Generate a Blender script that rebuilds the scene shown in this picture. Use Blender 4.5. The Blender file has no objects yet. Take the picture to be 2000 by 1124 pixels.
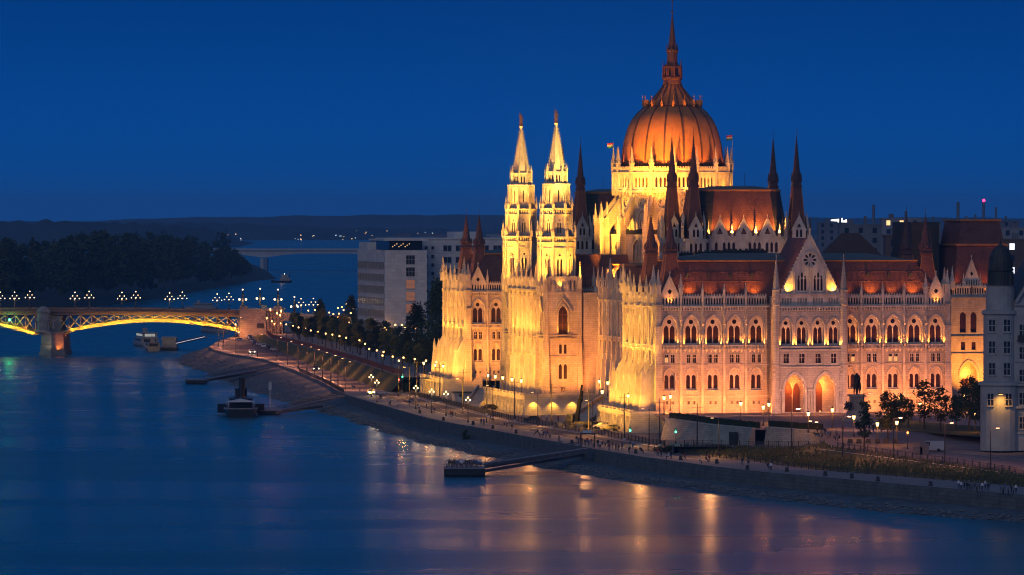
import bpy, math, random
from mathutils import Vector, Matrix
from mathutils.geometry import tessellate_polygon
random.seed(7)
sc = bpy.context.scene
COL = sc.collection
R = math.radians
# ---------------------------------------------------------------- camera
FPX = 9660.0; CAMZ = 54.0
cd = bpy.data.cameras.new('camera'); cam = bpy.data.objects.new('camera', cd); COL.objects.link(cam)
cd.sensor_fit = 'HORIZONTAL'; cd.sensor_width = 36.0; cd.lens = 36.0*FPX/2000.0
cd.clip_start = 5.0; cd.clip_end = 60000.0
cam.location = (0, 0, CAMZ)
cam.rotation_euler = (R(90) - math.atan(137.0/FPX), 0, 0)
sc.camera = cam
# ---------------------------------------------------------------- world: deep dusk sky
wd = bpy.data.worlds.new('World'); sc.world = wd; wd.use_nodes = True
nt = wd.node_tree; nt.nodes.clear()
wo = nt.nodes.new('ShaderNodeOutputWorld'); bg = nt.nodes.new('ShaderNodeBackground')
tcw = nt.nodes.new('ShaderNodeTexCoord'); sxw = nt.nodes.new('ShaderNodeSeparateXYZ'); rw = nt.nodes.new('ShaderNodeValToRGB')
nt.links.new(tcw.outputs['Generated'], sxw.inputs[0]); nt.links.new(sxw.outputs[2], rw.inputs[0]); nt.links.new(rw.outputs[0], bg.inputs[0]); nt.links.new(bg.outputs[0], wo.inputs[0])
el = rw.color_ramp.elements          # blue-hour sky: clear deep blue at the horizon, greyer overhead
el[0].position = 0.0; el[0].color = (.0008, .060, .255, 1); el[1].position = 1.0; el[1].color = (.045, .058, .13, 1)
for p_, c_ in ((.02, (.0006, .053, .250, 1)), (.05, (.0004, .033, .175, 1)), (.25, (.002, .070, .225, 1))): e_ = el.new(p_); e_.color = c_
bg.inputs[1].default_value = 1.14
sd = bpy.data.lights.new('afterglow', 'SUN'); sd.energy = 0.42; sd.angle = R(40); sd.color = (1.0, 0.90, 0.90)
so = bpy.data.objects.new('afterglow', sd); COL.objects.link(so); so.rotation_euler = (R(68), 0, R(-22))
sc.view_settings.view_transform = 'Standard'; sc.view_settings.look = 'None'
sc.view_settings.gamma = 1.0; sc.view_settings.exposure = 0.0; sc.view_settings.use_curve_mapping = False
try:
    sc.cycles.use_denoising = True; sc.cycles.use_light_tree = True; sc.cycles.max_bounces = 5; sc.cycles.diffuse_bounces = 2
    sc.cycles.glossy_bounces = 3; sc.cycles.filter_width = 1.1; sc.cycles.sample_clamp_indirect = 3.0; sc.cycles.caustics_reflective = False; sc.cycles.caustics_refractive = False
except Exception: pass
# ---------------------------------------------------------------- placing: building frame and camera rays
TH = R(11.4); CT, ST = math.cos(TH), math.sin(TH)
OX, OY, GZ = 33.9, 1150.0, 8.4            # south-west corner of the parliament
def W(u, v, z=0.0): return Vector((OX + CT*u - ST*v, OY + ST*u + CT*v, GZ + z))
def gp(px, py, z=0.0):                    # where the sight line through a photo pixel meets the level z
    Y = (CAMZ - z)*FPX/(py - 425.0); return Vector(((px - 1000.0)/FPX*Y, Y, z))
def at(px, Y, z): return Vector(((px - 1000.0)/FPX*Y, Y, z))
def UV(p): dx, dy = p[0]-OX, p[1]-OY; return (CT*dx + ST*dy, -ST*dx + CT*dy)
# ---------------------------------------------------------------- materials
MATS = {}
def mat(name, c, rough=0.8, var=0.25, scale=0.6, bump=0.0, bscale=None, metal=0.0, em=None, es=0.0, courses=None, spec=0.3, streak=0.0):
    m = bpy.data.materials.new(name); m.use_nodes = True; n = m.node_tree; L = n.links
    b = n.nodes['Principled BSDF']; b.inputs['Roughness'].default_value = rough; b.inputs['Metallic'].default_value = metal
    b.inputs['Specular IOR Level'].default_value = spec
    g = n.nodes.new('ShaderNodeNewGeometry')
    if var > 0:
        nz = n.nodes.new('ShaderNodeTexNoise'); nz.inputs['Scale'].default_value = scale; nz.inputs['Detail'].default_value = 6
        nz.inputs['Roughness'].default_value = 0.65
        if streak:
            mp = n.nodes.new('ShaderNodeVectorMath'); mp.operation = 'MULTIPLY'; mp.inputs[1].default_value = (1, 1, streak)
            L.new(g.outputs['Position'], mp.inputs[0]); L.new(mp.outputs[0], nz.inputs['Vector'])
        else: L.new(g.outputs['Position'], nz.inputs['Vector'])
        rp = n.nodes.new('ShaderNodeValToRGB'); rp.color_ramp.elements[0].position = 0.25; rp.color_ramp.elements[1].position = 0.75
        lo = tuple(max(0, x*(1-var)) for x in c); hi = tuple(min(1, x*(1+var)) for x in c)
        rp.color_ramp.elements[0].color = (*lo, 1); rp.color_ramp.elements[1].color = (*hi, 1)
        L.new(nz.outputs['Fac'], rp.inputs['Fac']); out = rp.outputs['Color']
        if courses:
            tc = n.nodes.new('ShaderNodeTexCoord'); sx = n.nodes.new('ShaderNodeSeparateXYZ'); L.new(tc.outputs['Object'], sx.inputs[0])
            ad = n.nodes.new('ShaderNodeMath'); ad.operation = 'ADD'; L.new(sx.outputs[0], ad.inputs[0]); L.new(sx.outputs[1], ad.inputs[1])
            cb = n.nodes.new('ShaderNodeCombineXYZ'); L.new(ad.outputs[0], cb.inputs[0]); L.new(sx.outputs[2], cb.inputs[1])
            bk = n.nodes.new('ShaderNodeTexBrick'); L.new(cb.outputs[0], bk.inputs['Vector'])
            bk.inputs['Scale'].default_value = 1.0; bk.inputs['Brick Width'].default_value = courses[0]; bk.inputs['Row Height'].default_value = courses[1]
            bk.inputs['Mortar Size'].default_value = courses[2]; bk.inputs['Mortar Smooth'].default_value = 0.3
            bk.inputs['Color1'].default_value = (1, 1, 1, 1); bk.inputs['Color2'].default_value = (0.82, 0.82, 0.84, 1); bk.inputs['Mortar'].default_value = (0.6, 0.58, 0.56, 1)
            mx = n.nodes.new('ShaderNodeMix'); mx.data_type = 'RGBA'; mx.blend_type = 'MULTIPLY'; mx.inputs[0].default_value = 1
            L.new(out, mx.inputs[6]); L.new(bk.outputs['Color'], mx.inputs[7]); out = mx.outputs[2]
        L.new(out, b.inputs['Base Color'])
    else: b.inputs['Base Color'].default_value = (*c, 1)
    if bump:
        n2 = n.nodes.new('ShaderNodeTexNoise'); n2.inputs['Scale'].default_value = bscale or scale*6; n2.inputs['Detail'].default_value = 5
        L.new(g.outputs['Position'], n2.inputs['Vector'])
        bp = n.nodes.new('ShaderNodeBump'); bp.inputs['Strength'].default_value = min(1, bump); bp.inputs['Distance'].default_value = max(0.1, bump)
        L.new(n2.outputs['Fac'], bp.inputs['Height']); L.new(bp.outputs[0], b.inputs['Normal'])
    if em:
        b.inputs['Emission Color'].default_value = (*em, 1); b.inputs['Emission Strength'].default_value = es
        try: m.cycles.emission_sampling = 'NONE'
        except Exception: pass
    MATS[name] = m; return m
M_STONE = mat('pale_limestone', (0.42, 0.37, 0.32), 0.85, 0.42, 0.3, 0.25, 3.0, courses=(1.3, 0.55, 0.035), streak=0.35)
M_TRIM = mat('carved_limestone', (0.46, 0.41, 0.355), 0.8, 0.38, 0.8, 0.2, 4.0, streak=0.4)
M_TERR = mat('terrace_stone', (0.42, 0.39, 0.36), 0.85, 0.25, 0.4, 0.2, 3.0, courses=(1.2, 0.5, 0.03))
M_ROOF = mat('red_roof_tiles', (0.17, 0.072, 0.060), 0.6, 0.3, 0.5, 0.3, 2.5, courses=(0.5, 0.45, 0.05))
M_DOME = mat('russet_dome_copper', (0.30, 0.14, 0.05), 0.5, 0.25, 0.4, 0.12, 2.0)
M_RIB = mat('dark_dome_rib_metal', (0.07, 0.04, 0.035), 0.5, 0.25, 1.0)
M_GREEN = mat('weathered_flat_roof', (0.10, 0.115, 0.10), 0.7, 0.3, 0.3, 0.2, 2.0)
M_DARKROOF = mat('dark_roof', (0.045, 0.05, 0.048), 0.6, 0.3, 0.5, 0.2, 2.0, courses=(0.5, 0.4, 0.05))
M_SPIRE = mat('dark_spire_metal', (0.10, 0.05, 0.045), 0.5, 0.3, 1.2)
M_GLASS = mat('dark_window_glass', (0.035, 0.016, 0.012), 0.15, 0.0, spec=0.5)
M_LITGLASS = mat('lit_window_glass', (0.3, 0.2, 0.1), 0.3, 0.0, em=(1.0, 0.5, 0.16), es=0.9)
M_DOOR = mat('brown_wood_door', (0.09, 0.03, 0.015), 0.6, 0.3, 1.5, streak=0.2)
M_DARK = mat('shaded_opening_backing', (0.02, 0.018, 0.018), 0.9, 0.0)  # near-black backing plate, stands for the shade inside the openings
# ---------------------------------------------------------------- mesh building
class MB:
    def __init__(s): s.v = []; s.f = []; s.m = []
    def add(s, vs, fs, mi=0):
        o = len(s.v); s.v += [tuple(p) for p in vs]; s.f += [tuple(i+o for i in f) for f in fs]; s.m += [mi]*len(fs); return s
    def box(s, x0, x1, y0, y1, z0, z1, mi=0):
        return s.add([(x0,y0,z0),(x1,y0,z0),(x1,y1,z0),(x0,y1,z0),(x0,y0,z1),(x1,y0,z1),(x1,y1,z1),(x0,y1,z1)],
                     [(0,3,2,1),(4,5,6,7),(0,1,5,4),(1,2,6,5),(2,3,7,6),(3,0,4,7)], mi)
    def hull(s, b, t, mi=0):              # two matching rings of points, bottom and top (counter-clockwise from above)
        n = len(b); fs = [tuple(range(n))[::-1], tuple(range(n, 2*n))] + [(i, (i+1) % n, n+(i+1) % n, n+i) for i in range(n)]
        return s.add(list(b)+list(t), fs, mi)
    def ext(s, pts, z0, z1, mi=0): return s.hull([(x, y, z0) for x, y in pts], [(x, y, z1) for x, y in pts], mi)
    def fru(s, cx, cy, r0, z0, r1, z1, n=8, rot=0.0, mi=0):
        A = [rot + 2*math.pi*i/n for i in range(n)]
        return s.hull([(cx+r0*math.cos(a), cy+r0*math.sin(a), z0) for a in A], [(cx+r1*math.cos(a), cy+r1*math.sin(a), z1) for a in A], mi)
    def lathe(s, prof, n=16, cx=0.0, cy=0.0, rot=0.0, mi=0):
        vs = []; fs = []
        for r, z in prof:
            for i in range(n):
                a = rot + 2*math.pi*i/n; vs.append((cx+r*math.cos(a), cy+r*math.sin(a), z))
        for j in range(len(prof)-1):
            for i in range(n):
                k = (i+1) % n; fs.append((j*n+i, j*n+k, (j+1)*n+k, (j+1)*n+i))
        fs.append(tuple(range(n))[::-1]); fs.append(tuple(range((len(prof)-1)*n, len(prof)*n)))
        return s.add(vs, fs, mi)
    def bar(s, p, q, r, n=5, r2=None, mi=0):
        p, q = Vector(p), Vector(q); d = q-p
        if d.length < 1e-6: return s
        d.normalize(); a = d.orthogonal().normalized(); b = d.cross(a); r2 = r if r2 is None else r2
        ring = lambda c, rr: [c + a*rr*math.cos(2*math.pi*i/n) + b*rr*math.sin(2*math.pi*i/n) for i in range(n)]
        return s.hull(ring(p, r), ring(q, r2), mi)
    def beam(s, p, q, w, h, mi=0):        # rectangular bar, w across and h upright
        p, q = Vector(p), Vector(q); d = (q-p).normalized(); sd = Vector((-d.y, d.x, 0))
        sd = sd.normalized() if sd.length > 1e-4 else Vector((1, 0, 0)); up = sd.cross(d)*-1 if sd.cross(d).z < 0 else sd.cross(d)
        c = lambda o: [o - sd*w/2 - up*h/2, o + sd*w/2 - up*h/2, o + sd*w/2 + up*h/2, o - sd*w/2 + up*h/2]
        return s.hull(c(p), c(q), mi)
    def ball(s, c, r, n=8, m=5, mi=0):
        return s.lathe([(max(0.001, r*math.sin(math.pi*j/m)), c[2]-r*math.cos(math.pi*j/m)) for j in range(m+1)], n, c[0], c[1], 0, mi)
    def panel(s, outer, holes, depth, d0=0.0, mi=0, back=False):   # wall plate facing -y with real openings; (s,z) loops
        loops = [[Vector((x, z, 0)) for x, z in outer]] + [[Vector((x, z, 0)) for x, z in h] for h in holes]
        flat = [p for l in loops for p in l]; tri = tessellate_polygon(loops); fs = []
        for t in tri:
            a, b, c = (flat[i] for i in t)
            fs.append(tuple(t) if (b-a).cross(c-a).z > 0 else tuple(t)[::-1])
        s.add([(p.x, d0, p.y) for p in flat], fs, mi)
        for h in ([outer] if back else []) + list(holes):
            n = len(h); s.add([(x, d0, z) for x, z in h] + [(x, d0+depth, z) for x, z in h], [(i, n+i, n+(i+1) % n, (i+1) % n) for i in range(n)], mi)
        if back: s.add([(p.x, d0+depth, p.y) for p in flat], [f[::-1] for f in fs], mi)
        return s
    def build(s, name, mats, parent=None, loc=(0, 0, 0), rz=0.0, smooth=False):
        me = bpy.data.meshes.new(name); me.from_pydata(s.v, [], s.f)
        for m in (mats if isinstance(mats, (list, tuple)) else [mats]): me.materials.append(m)
        if any(s.m): me.polygons.foreach_set('material_index', s.m)
        if smooth: me.polygons.foreach_set('use_smooth', [True]*len(s.f))
        me.update(); return put(name, me, parent, loc, rz)
def put(name, me, parent=None, loc=(0, 0, 0), rz=0.0, scale=None):
    o = bpy.data.objects.new(name, me); COL.objects.link(o); o.parent = parent; o.location = loc; o.rotation_euler = (0, 0, rz)
    if scale: o.scale = scale
    return o
def tag(o, label, cat, group=None, kind=None):
    o['label'] = label; o['category'] = cat
    if group: o['group'] = group
    if kind: o['kind'] = kind
    return o
def struct(o, kind='structure'): o['kind'] = kind; return o
def thing(name, label, cat, loc=(0, 0, 0), rz=0.0, group=None):
    o = bpy.data.objects.new(name, None); COL.objects.link(o); o.location = loc; o.rotation_euler = (0, 0, rz); o.empty_display_size = 0.5
    return tag(o, label, cat, group)
def dup(root, loc, rz=0.0, label=None, scale=None, group=None):
    r = root.copy(); COL.objects.link(r); r.location = loc; r.rotation_euler = (0, 0, rz)
    if scale: r.scale = scale
    if label: r['label'] = label
    if group: r['group'] = group
    for c0 in list(root.children):
        c = c0.copy(); COL.objects.link(c); c.parent = r
        for g0 in c0.children:
            g = g0.copy(); COL.objects.link(g); g.parent = c
    return r
def copies(o, places):                    # more of one part: (loc, rz[, scale]) under the same parent, sub-parts too
    for pl in places:
        c = o.copy(); COL.objects.link(c); c.location = pl[0]; c.rotation_euler = (0, 0, pl[1])
        if len(pl) > 2: c.scale = pl[2]
        for g0 in o.children: g = g0.copy(); COL.objects.link(g); g.parent = c
ORD = 'first second third fourth fifth sixth seventh eighth ninth tenth eleventh twelfth thirteenth fourteenth fifteenth sixteenth seventeenth eighteenth nineteenth twentieth'.split()
def nth(i): return ORD[i] if i < 20 else ('twenty-' + ORD[i-20] if i < 29 else ('thirtieth' if i == 29 else 'thirty-' + ORD[i-30]))
def rect(x0, x1, z0, z1): return [(x0, z0), (x1, z0), (x1, z1), (x0, z1)]
def lancet(cx, w, z0, zs, n=5, p=1.0):    # pointed arch opening; p is the arc radius over the width
    h = w/2; r = p*w; pts = [(cx-h, z0), (cx+h, z0)]; ap = math.acos((r-h)/r)
    for i in range(n+1): a = ap*i/n; pts.append((cx+h-r+r*math.cos(a), zs+r*math.sin(a)))
    for i in range(n-1, -1, -1): a = ap*i/n; pts.append((cx-h+r-r*math.cos(a), zs+r*math.sin(a)))
    return pts
def circ(cx, cz, r, n=12): return [(cx+r*math.cos(2*math.pi*i/n), cz+r*math.sin(2*math.pi*i/n)) for i in range(n)]
def band(mb, a, b, d0, d1, mi=0):         # moulding between two equal outlines, standing from d0 out to d1
    n = len(a)
    mb.add([(x, d1, z) for x, z in a] + [(x, d1, z) for x, z in b] + [(x, d0, z) for x, z in b] + [(x, d0, z) for x, z in a],
           [f for i in range(n-1) for f in ((i, i+1, n+i+1, n+i), (n+i, n+i+1, 2*n+i+1, 2*n+i), (3*n+i, 3*n+i+1, i+1, i))], mi)
# ---------------------------------------------------------------- lamps
YEL = (1.0, 0.42, 0.035); ORA = (1.0, 0.235, 0.028); AMB = (1.0, 0.31, 0.032); WARM = (1.0, 0.72, 0.40)
def spot(loc, tgt, power, col=YEL, ang=60, blend=0.6, rad=0.25):
    d = bpy.data.lights.new('floodlight', 'SPOT'); d.energy = power; d.color = col; d.spot_size = R(ang); d.spot_blend = blend; d.shadow_soft_size = rad
    o = bpy.data.objects.new('floodlight', d); COL.objects.link(o); o.location = loc
    o.rotation_euler = (Vector(tgt)-Vector(loc)).to_track_quat('-Z', 'Y').to_euler(); return o
def strip(p, q, tgt, power, col=ORA, wid=0.4):   # a row of floodlights from p to q, turned towards tgt
    p, q, tgt = Vector(p), Vector(q), Vector(tgt)
    d = bpy.data.lights.new('floodlight_row', 'AREA'); d.shape = 'RECTANGLE'; d.size = (q-p).length; d.size_y = wid; d.energy = power; d.color = col
    o = bpy.data.objects.new('floodlight_row', d); COL.objects.link(o); c = (p+q)/2; o.location = c
    x = (q-p).normalized(); z = -(tgt-c); z = (z - x*z.dot(x)).normalized(); y = z.cross(x)
    o.rotation_euler = Matrix((x, y, z)).transposed().to_euler(); return o
def bulb(loc, power, col=AMB, rad=0.25):
    d = bpy.data.lights.new('lamp_light', 'POINT'); d.energy = power; d.color = col; d.shadow_soft_size = rad
    o = bpy.data.objects.new('lamp_light', d); COL.objects.link(o); o.location = loc; return o
# ================================================================ THE PARLIAMENT
P = thing('parliament_building', 'huge floodlit neo-gothic palace with russet dome and rows of stone spires on the quay', 'palace', W(0, 0, 0), TH)
WST = R(-90)
def part(mb, name, m, loc=(0, 0, 0), rz=0.0, parent=None, smooth=False): return mb.build(name, m, parent or P, loc, rz, smooth)
# ---- repeated pieces -------------------------------------------------------------------------------------------
def pinnacle_mb():
    m = MB(); m.box(-.5, .5, -.5, .5, 0, .28); m.box(-.62, .62, -.62, .62, .28, .33)
    for a in range(4):
        c, s = (1, 0, -1, 0)[a], (0, 1, 0, -1)[a]
        m.hull([(c*.5-s*.3, s*.5+c*.3, .31), (c*.62-s*.3, s*.62+c*.3, .31), (c*.62+s*.3, s*.62-c*.3, .31), (c*.5+s*.3, s*.5-c*.3, .31)][::-1],
               [(c*.4, s*.4, .48), (c*.58, s*.58, .48), (c*.58, s*.58, .48), (c*.4, s*.4, .48)][::-1])
    m.fru(0, 0, .55, .33, .05, .93, 4, R(45)); m.fru(0, 0, .2, .86, .16, .9, 4, 0); m.fru(0, 0, .06, .9, .09, .96, 4); m.fru(0, 0, .09, .96, .02, 1.0, 4)
    for k in range(5):                     # crockets up the four edges
        z = .4+.1*k; r = .55*(1-(z-.33)/.6)+.06
        for a in range(4): t = R(45+90*a); m.fru(r*math.cos(t), r*math.sin(t), .09, z-.012, .03, z+.02, 4)
    return m
PIN = [None]
def pins(places):                          # (u, v, z, width, height)
    pl = [((u, v, z), 0, (w, w, h)) for u, v, z, w, h in places]
    if PIN[0] is None:
        PIN[0] = part(pinnacle_mb(), 'pinnacle', M_TRIM, pl[0][0]); PIN[0].scale = pl[0][2]; pl = pl[1:]
    copies(PIN[0], pl)
BW = 5.2
def bay_wall(w=BW, low=True):
    c = w/2
    holes = [rect(c-.95, c-.35, 2.0, 2.8), rect(c+.35, c+.95, 2.0, 2.8), lancet(c, 2.5, 5.3, 8.7, 5, .72),
             rect(c-1.15, c-.25, 11.7, 13.6), rect(c+.25, c+1.15, 11.7, 13.6), lancet(c, 3.5, 15.9, 19.9, 7, .85)]
    return MB().panel(rect(0, w, 0, 25), holes, .55)
def window_big():
    m = MB(); m.panel(lancet(0, 3.6, 15.8, 19.9, 7, .85), [lancet(-.72, 1.2, 16.3, 19.4, 5), lancet(.72, 1.2, 16.3, 19.4, 5), circ(0, 21.25, .55)], .3, .5)
    band(m, lancet(0, 3.5, 15.9, 19.9, 7, .85)[1:]+[(-1.75, 15.9)], lancet(0, 4.1, 15.9, 19.9, 7, .83)[1:]+[(-2.05, 15.9)], 0, -.25)
    for x in (-1.55, 1.55, 0): m.bar((x, .42, 16), (x, .42, 19.6), .09, 5)
    for x in (-1.9, 1.9): m.box(x-.22, x+.22, -.35, 0, 19.65, 19.95)
    return m
def window_low():
    m = MB(); m.panel(lancet(0, 2.6, 5.2, 8.7, 5, .72), [lancet(-.68, 1.0, 5.7, 8.3, 4, .6), lancet(.68, 1.0, 5.7, 8.3, 4, .6)], .3, .5)
    band(m, lancet(0, 2.5, 7.6, 8.7, 5, .72)[1:]+[(-1.25, 7.6)], lancet(0, 3.0, 7.6, 8.7, 5, .70)[1:]+[(-1.5, 7.6)], 0, -.2)
    m.box(-1.5, 1.5, -.25, 0, 5.05, 5.3); return m
def window_sq():
    m = MB(); band(m, [(-.45, 11.7), (-.45, 13.6), (.45, 13.6), (.45, 11.7), (-.45, 11.7)], [(-.57, 11.58), (-.57, 13.74), (.57, 13.74), (.57, 11.58), (-.57, 11.58)], 0, -.12)
    m.box(-.04, .04, .3, .38, 11.7, 13.6); m.box(-.45, .45, .3, .38, 12.9, 12.98); return m
def pane_mb(w, z0, z1): return MB().add([(-w/2, 0, z0), (w/2, 0, z0), (w/2, 0, z1), (-w/2, 0, z1)], [(0, 1, 2, 3)])
LIT = [None]
class Bays:                                # one set of walls and windows, copied along every front
    wall = None
    def add(s, places):
        if s.wall is None:
            (l, rz) = places[0]
            s.wall = part(bay_wall(), 'bay_wall', M_STONE, l, rz)
            def w(mb, name, dx, panes):
                f = part(mb, name, M_TRIM, s.off(l, rz, dx), rz)
                for x, pw, z0, z1 in panes: o = pane_mb(pw, z0, z1).build('pane', M_GLASS, f, (x, .76 if pw < 1.5 and z0 not in (11.7,) else .42, 0))
                return f
            c = BW/2
            s.big = w(window_big(), 'traceried_window', c, [(-.72, 1.3, 16.2, 20.5), (.72, 1.3, 16.2, 20.5), (0, 1.2, 20.6, 21.9)])
            s.low = w(window_low(), 'arched_window', c, [(-.68, 1.05, 5.6, 9.0), (.68, 1.05, 5.6, 9.0)])
            s.sq = w(window_sq(), 'square_window', c-.7, [(0, .9, 11.7, 13.6)])
            copies(s.sq, [(s.off(l, rz, c+.7), rz)])
            b = MB(); b.box(-.32, .32, .3, .34, 2.0, 2.8, 1)
            for x in (-.15, .1): b.box(x, x+.05, .2, .26, 2.0, 2.8, 0)
            s.bas = part(b, 'basement_window', [M_TRIM, M_GLASS], s.off(l, rz, c-.65), rz); copies(s.bas, [(s.off(l, rz, c+.65), rz)])
            b = MB(); b.box(-2.1, 2.1, -.75, 0, 14.75, 15.0); b.box(-2.1, 2.1, -.75, -.6, 15.65, 15.8)
            for k in range(13): x = -2.0+k*4.0/12; b.box(x-.07, x+.07, -.73, -.62, 15.0, 15.65)
            for x in (-1.6, -.5, .5, 1.6): b.hull([(x-.15, -.05, 14.2), (x+.15, -.05, 14.2), (x+.15, 0, 14.2), (x-.15, 0, 14.2)], [(x-.15, -.65, 14.75), (x+.15, -.65, 14.75), (x+.15, 0, 14.75), (x-.15, 0, 14.75)])
            s.bal = part(b, 'balcony', M_TRIM, s.off(l, rz, c), rz)
            places = places[1:]
        c = BW/2
        copies(s.wall, places)
        for o, dxs in ((s.big, (c,)), (s.low, (c,)), (s.sq, (c-.7, c+.7)), (s.bas, (c-.65, c+.65)), (s.bal, (c,))):
            copies(o, [(s.off(l, rz, dx), rz) for l, rz in places for dx in dxs])
    @staticmethod
    def off(l, rz, dx, dy=0): return (l[0]+math.cos(rz)*dx-math.sin(rz)*dy, l[1]+math.sin(rz)*dx+math.cos(rz)*dy, l[2] if len(l) > 2 else 0)
B = Bays()
def arcade_mb(w=BW, n=8):
    m = MB(); hs = [lancet(w*(i+.5)/n, w/n*.62, 25.25, 26.5, 3) for i in range(n)]
    m.panel(rect(0.2, w-.2, 25, 27.3), hs, .35, 0, back=True)
    k = int(w/.65)
    for i in range(k):
        x = w*(i+.5)/k; m.hull([(x-.24, .05, 27.3), (x+.24, .05, 27.3), (x+.24, .3, 27.3), (x-.24, .3, 27.3)], [(x-.03, .1, 27.85), (x+.03, .1, 27.85), (x+.03, .25, 27.85), (x-.03, .25, 27.85)])
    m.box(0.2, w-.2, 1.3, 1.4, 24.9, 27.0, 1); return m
def cornice_mb(L, z=24.9):
    m = MB(); m.box(0, L, -.55, 0, z-.3, z); m.box(0, L, -.3, 0, z-1.05, z-.95)
    for i in range(int(L/.65)): x = .2+i*.65; m.box(x, x+.3, -.38, 0, z-.95, z-.3)
    return m
def course_mb(L, zs, d=.2, h=.22):
    m = MB()
    for z in zs: m.box(0, L, -d, 0, z, z+h)
    return m
def pier_mb(z1=27.6, w=.55, d=.45):
    m = MB(); m.box(-w/2, w/2, -d, 0, 0, 11.2); m.box(-w*.42, w*.42, -d*.8, 0, 11.2, z1); m.box(-w*.6, w*.6, -d*1.3, 0, 0, 3.9)
    m.hull([(-w*.6, -d*1.3, 3.9), (w*.6, -d*1.3, 3.9), (w*.6, 0, 3.9), (-w*.6, 0, 3.9)], [(-w/2, -d, 4.5), (w/2, -d, 4.5), (w/2, 0, 4.5), (-w/2, 0, 4.5)])
    for z in (15, 20, 25): m.box(-w*.55, w*.55, -d-.12, 0, z, z+.25)
    return m
# ---- south front: five bays, gabled porch block, five bays ------------------------------------------------------
XS = [0.25+BW*k for k in range(5)]; XE = [70.0-.25-BW*(5-k) for k in range(5)]
B.add([((x, 0, 0), 0) for x in XS+XE])
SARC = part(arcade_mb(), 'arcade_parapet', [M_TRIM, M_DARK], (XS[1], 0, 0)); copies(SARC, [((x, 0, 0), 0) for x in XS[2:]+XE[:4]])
for x0, L in ((0, 26.6), (43.4, 26.6)):
    part(cornice_mb(L), 'cornice', M_TRIM, (x0, 0, 0)); part(course_mb(L, (3.8, 11.1, 14.5)), 'string_course', M_TRIM, (x0, 0, 0))
pr = part(pier_mb(), 'pier', M_TRIM, (XS[1], 0, 0)); copies(pr, [((x, 0, 0), 0) for x in XS[2:]+XE[1:]])
pins([(x, -.1, 27.6, .5, 3.0) for x in XS[2:]+XE[1:4]])
m = MB(); m.hull([(-.2, -.5, 0), (.2, -.5, 0), (.2, 0, 0), (-.2, 0, 0)], [(-.34, -.72, .4), (.34, -.72, .4), (.34, 0, .4), (-.34, 0, .4)]); m.lathe([(.26, .4), (.2, 1.2), (.27, 1.75), (.1, 1.95), (.15, 2.1), (.13, 2.3), (.03, 2.4)], 7, 0, -.36)
m.hull([(-.4, -.8, 2.9), (.4, -.8, 2.9), (.4, 0, 2.9), (-.4, 0, 2.9)], [(-.03, -.4, 4.2), (.03, -.4, 4.2), (.03, -.3, 4.2), (-.03, -.3, 4.2)]); m.box(-.38, .38, -.78, 0, 2.75, 2.9)
sf = part(m, 'niche_statue', M_TRIM, (XS[1], -.3, 15.4)); copies(sf, [((x, -.3, 15.4), 0) for x in XS[2:]+XE[1:]] + [((x, -.3, 20.4), 0, (.8, 1, .8)) for x in XS[1:]+XE[1:]])
for x, k in ((XS[0]+BW/2-.7, 0), (XE[2]+BW/2+.7, 0), (XE[2]+BW/2-.7, 0), (XE[0]+BW/2+.7, 0)): pane_mb(.8, 11.8, 12.9).build('pane', M_LITGLASS, P, (x, .3, 0))
# corner buttresses of the south front
def corner_mb(z1=28):
    m = MB(); m.hull([(-.9, -1.5, 0), (.9, -1.5, 0), (.9, .4, 0), (-.9, .4, 0)], [(-.75, -.9, 11), (.75, -.9, 11), (.75, .4, 11), (-.75, .4, 11)])
    m.box(-.7, .7, -.8, .4, 11, 20); m.box(-.6, .6, -.65, .4, 20, z1)
    for z in (3.8, 11, 20, 25): m.box(-.85, .85, -1.0, .4, z, z+.3)
    return m
cb = part(corner_mb(), 'corner_buttress', M_STONE, (.1, 0, 0)); copies(cb, [((69.9, 0, 0), 0)])
pins([(.1, -.1, 28, 1.1, 5.5), (69.9, -.1, 28, 1.1, 5.5), (XS[1], -.2, 27.6, .9, 5.0), (XE[4], -.2, 27.6, .9, 5.0)])
def gable_mb(w=4.3, z0=25, zb=27.0, za=31.6, n=5):
    m = MB(); h = w/2
    hs = [lancet(-h*.72+h*1.44*i/(n-1), .38, z0+.3, 26.5, 3) for i in range(n)] + [[(0, 27.6), (.55, 28.3), (0, 29.0), (-.55, 28.3)]]
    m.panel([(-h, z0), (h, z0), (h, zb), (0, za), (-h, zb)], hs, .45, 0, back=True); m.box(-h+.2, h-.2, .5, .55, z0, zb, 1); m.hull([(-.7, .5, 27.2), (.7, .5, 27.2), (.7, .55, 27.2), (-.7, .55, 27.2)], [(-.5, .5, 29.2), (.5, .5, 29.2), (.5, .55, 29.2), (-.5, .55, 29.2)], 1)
    for sx in (-1, 1):
        m.beam((sx*(h+.15), .2, zb-.15), (0, .2, za+.2), .7, .3)
        for k in range(1, 7): t = k/7; m.box(sx*(h+.2)*(1-t)-.13, sx*(h+.2)*(1-t)+.13, 0, .4, zb+(za-zb)*t+.1, zb+(za-zb)*t+.42)
    m.fru(0, .2, .2, za, .08, za+1.2, 6); m.ball((0, .2, za+1.25), .24, 6, 4); return m
gb = part(gable_mb(), 'gable', [M_TRIM, M_DARK], (XS[0]+BW/2, -.12, 0)); copies(gb, [((XE[4]+BW/2, -.12, 0), 0)])
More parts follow.
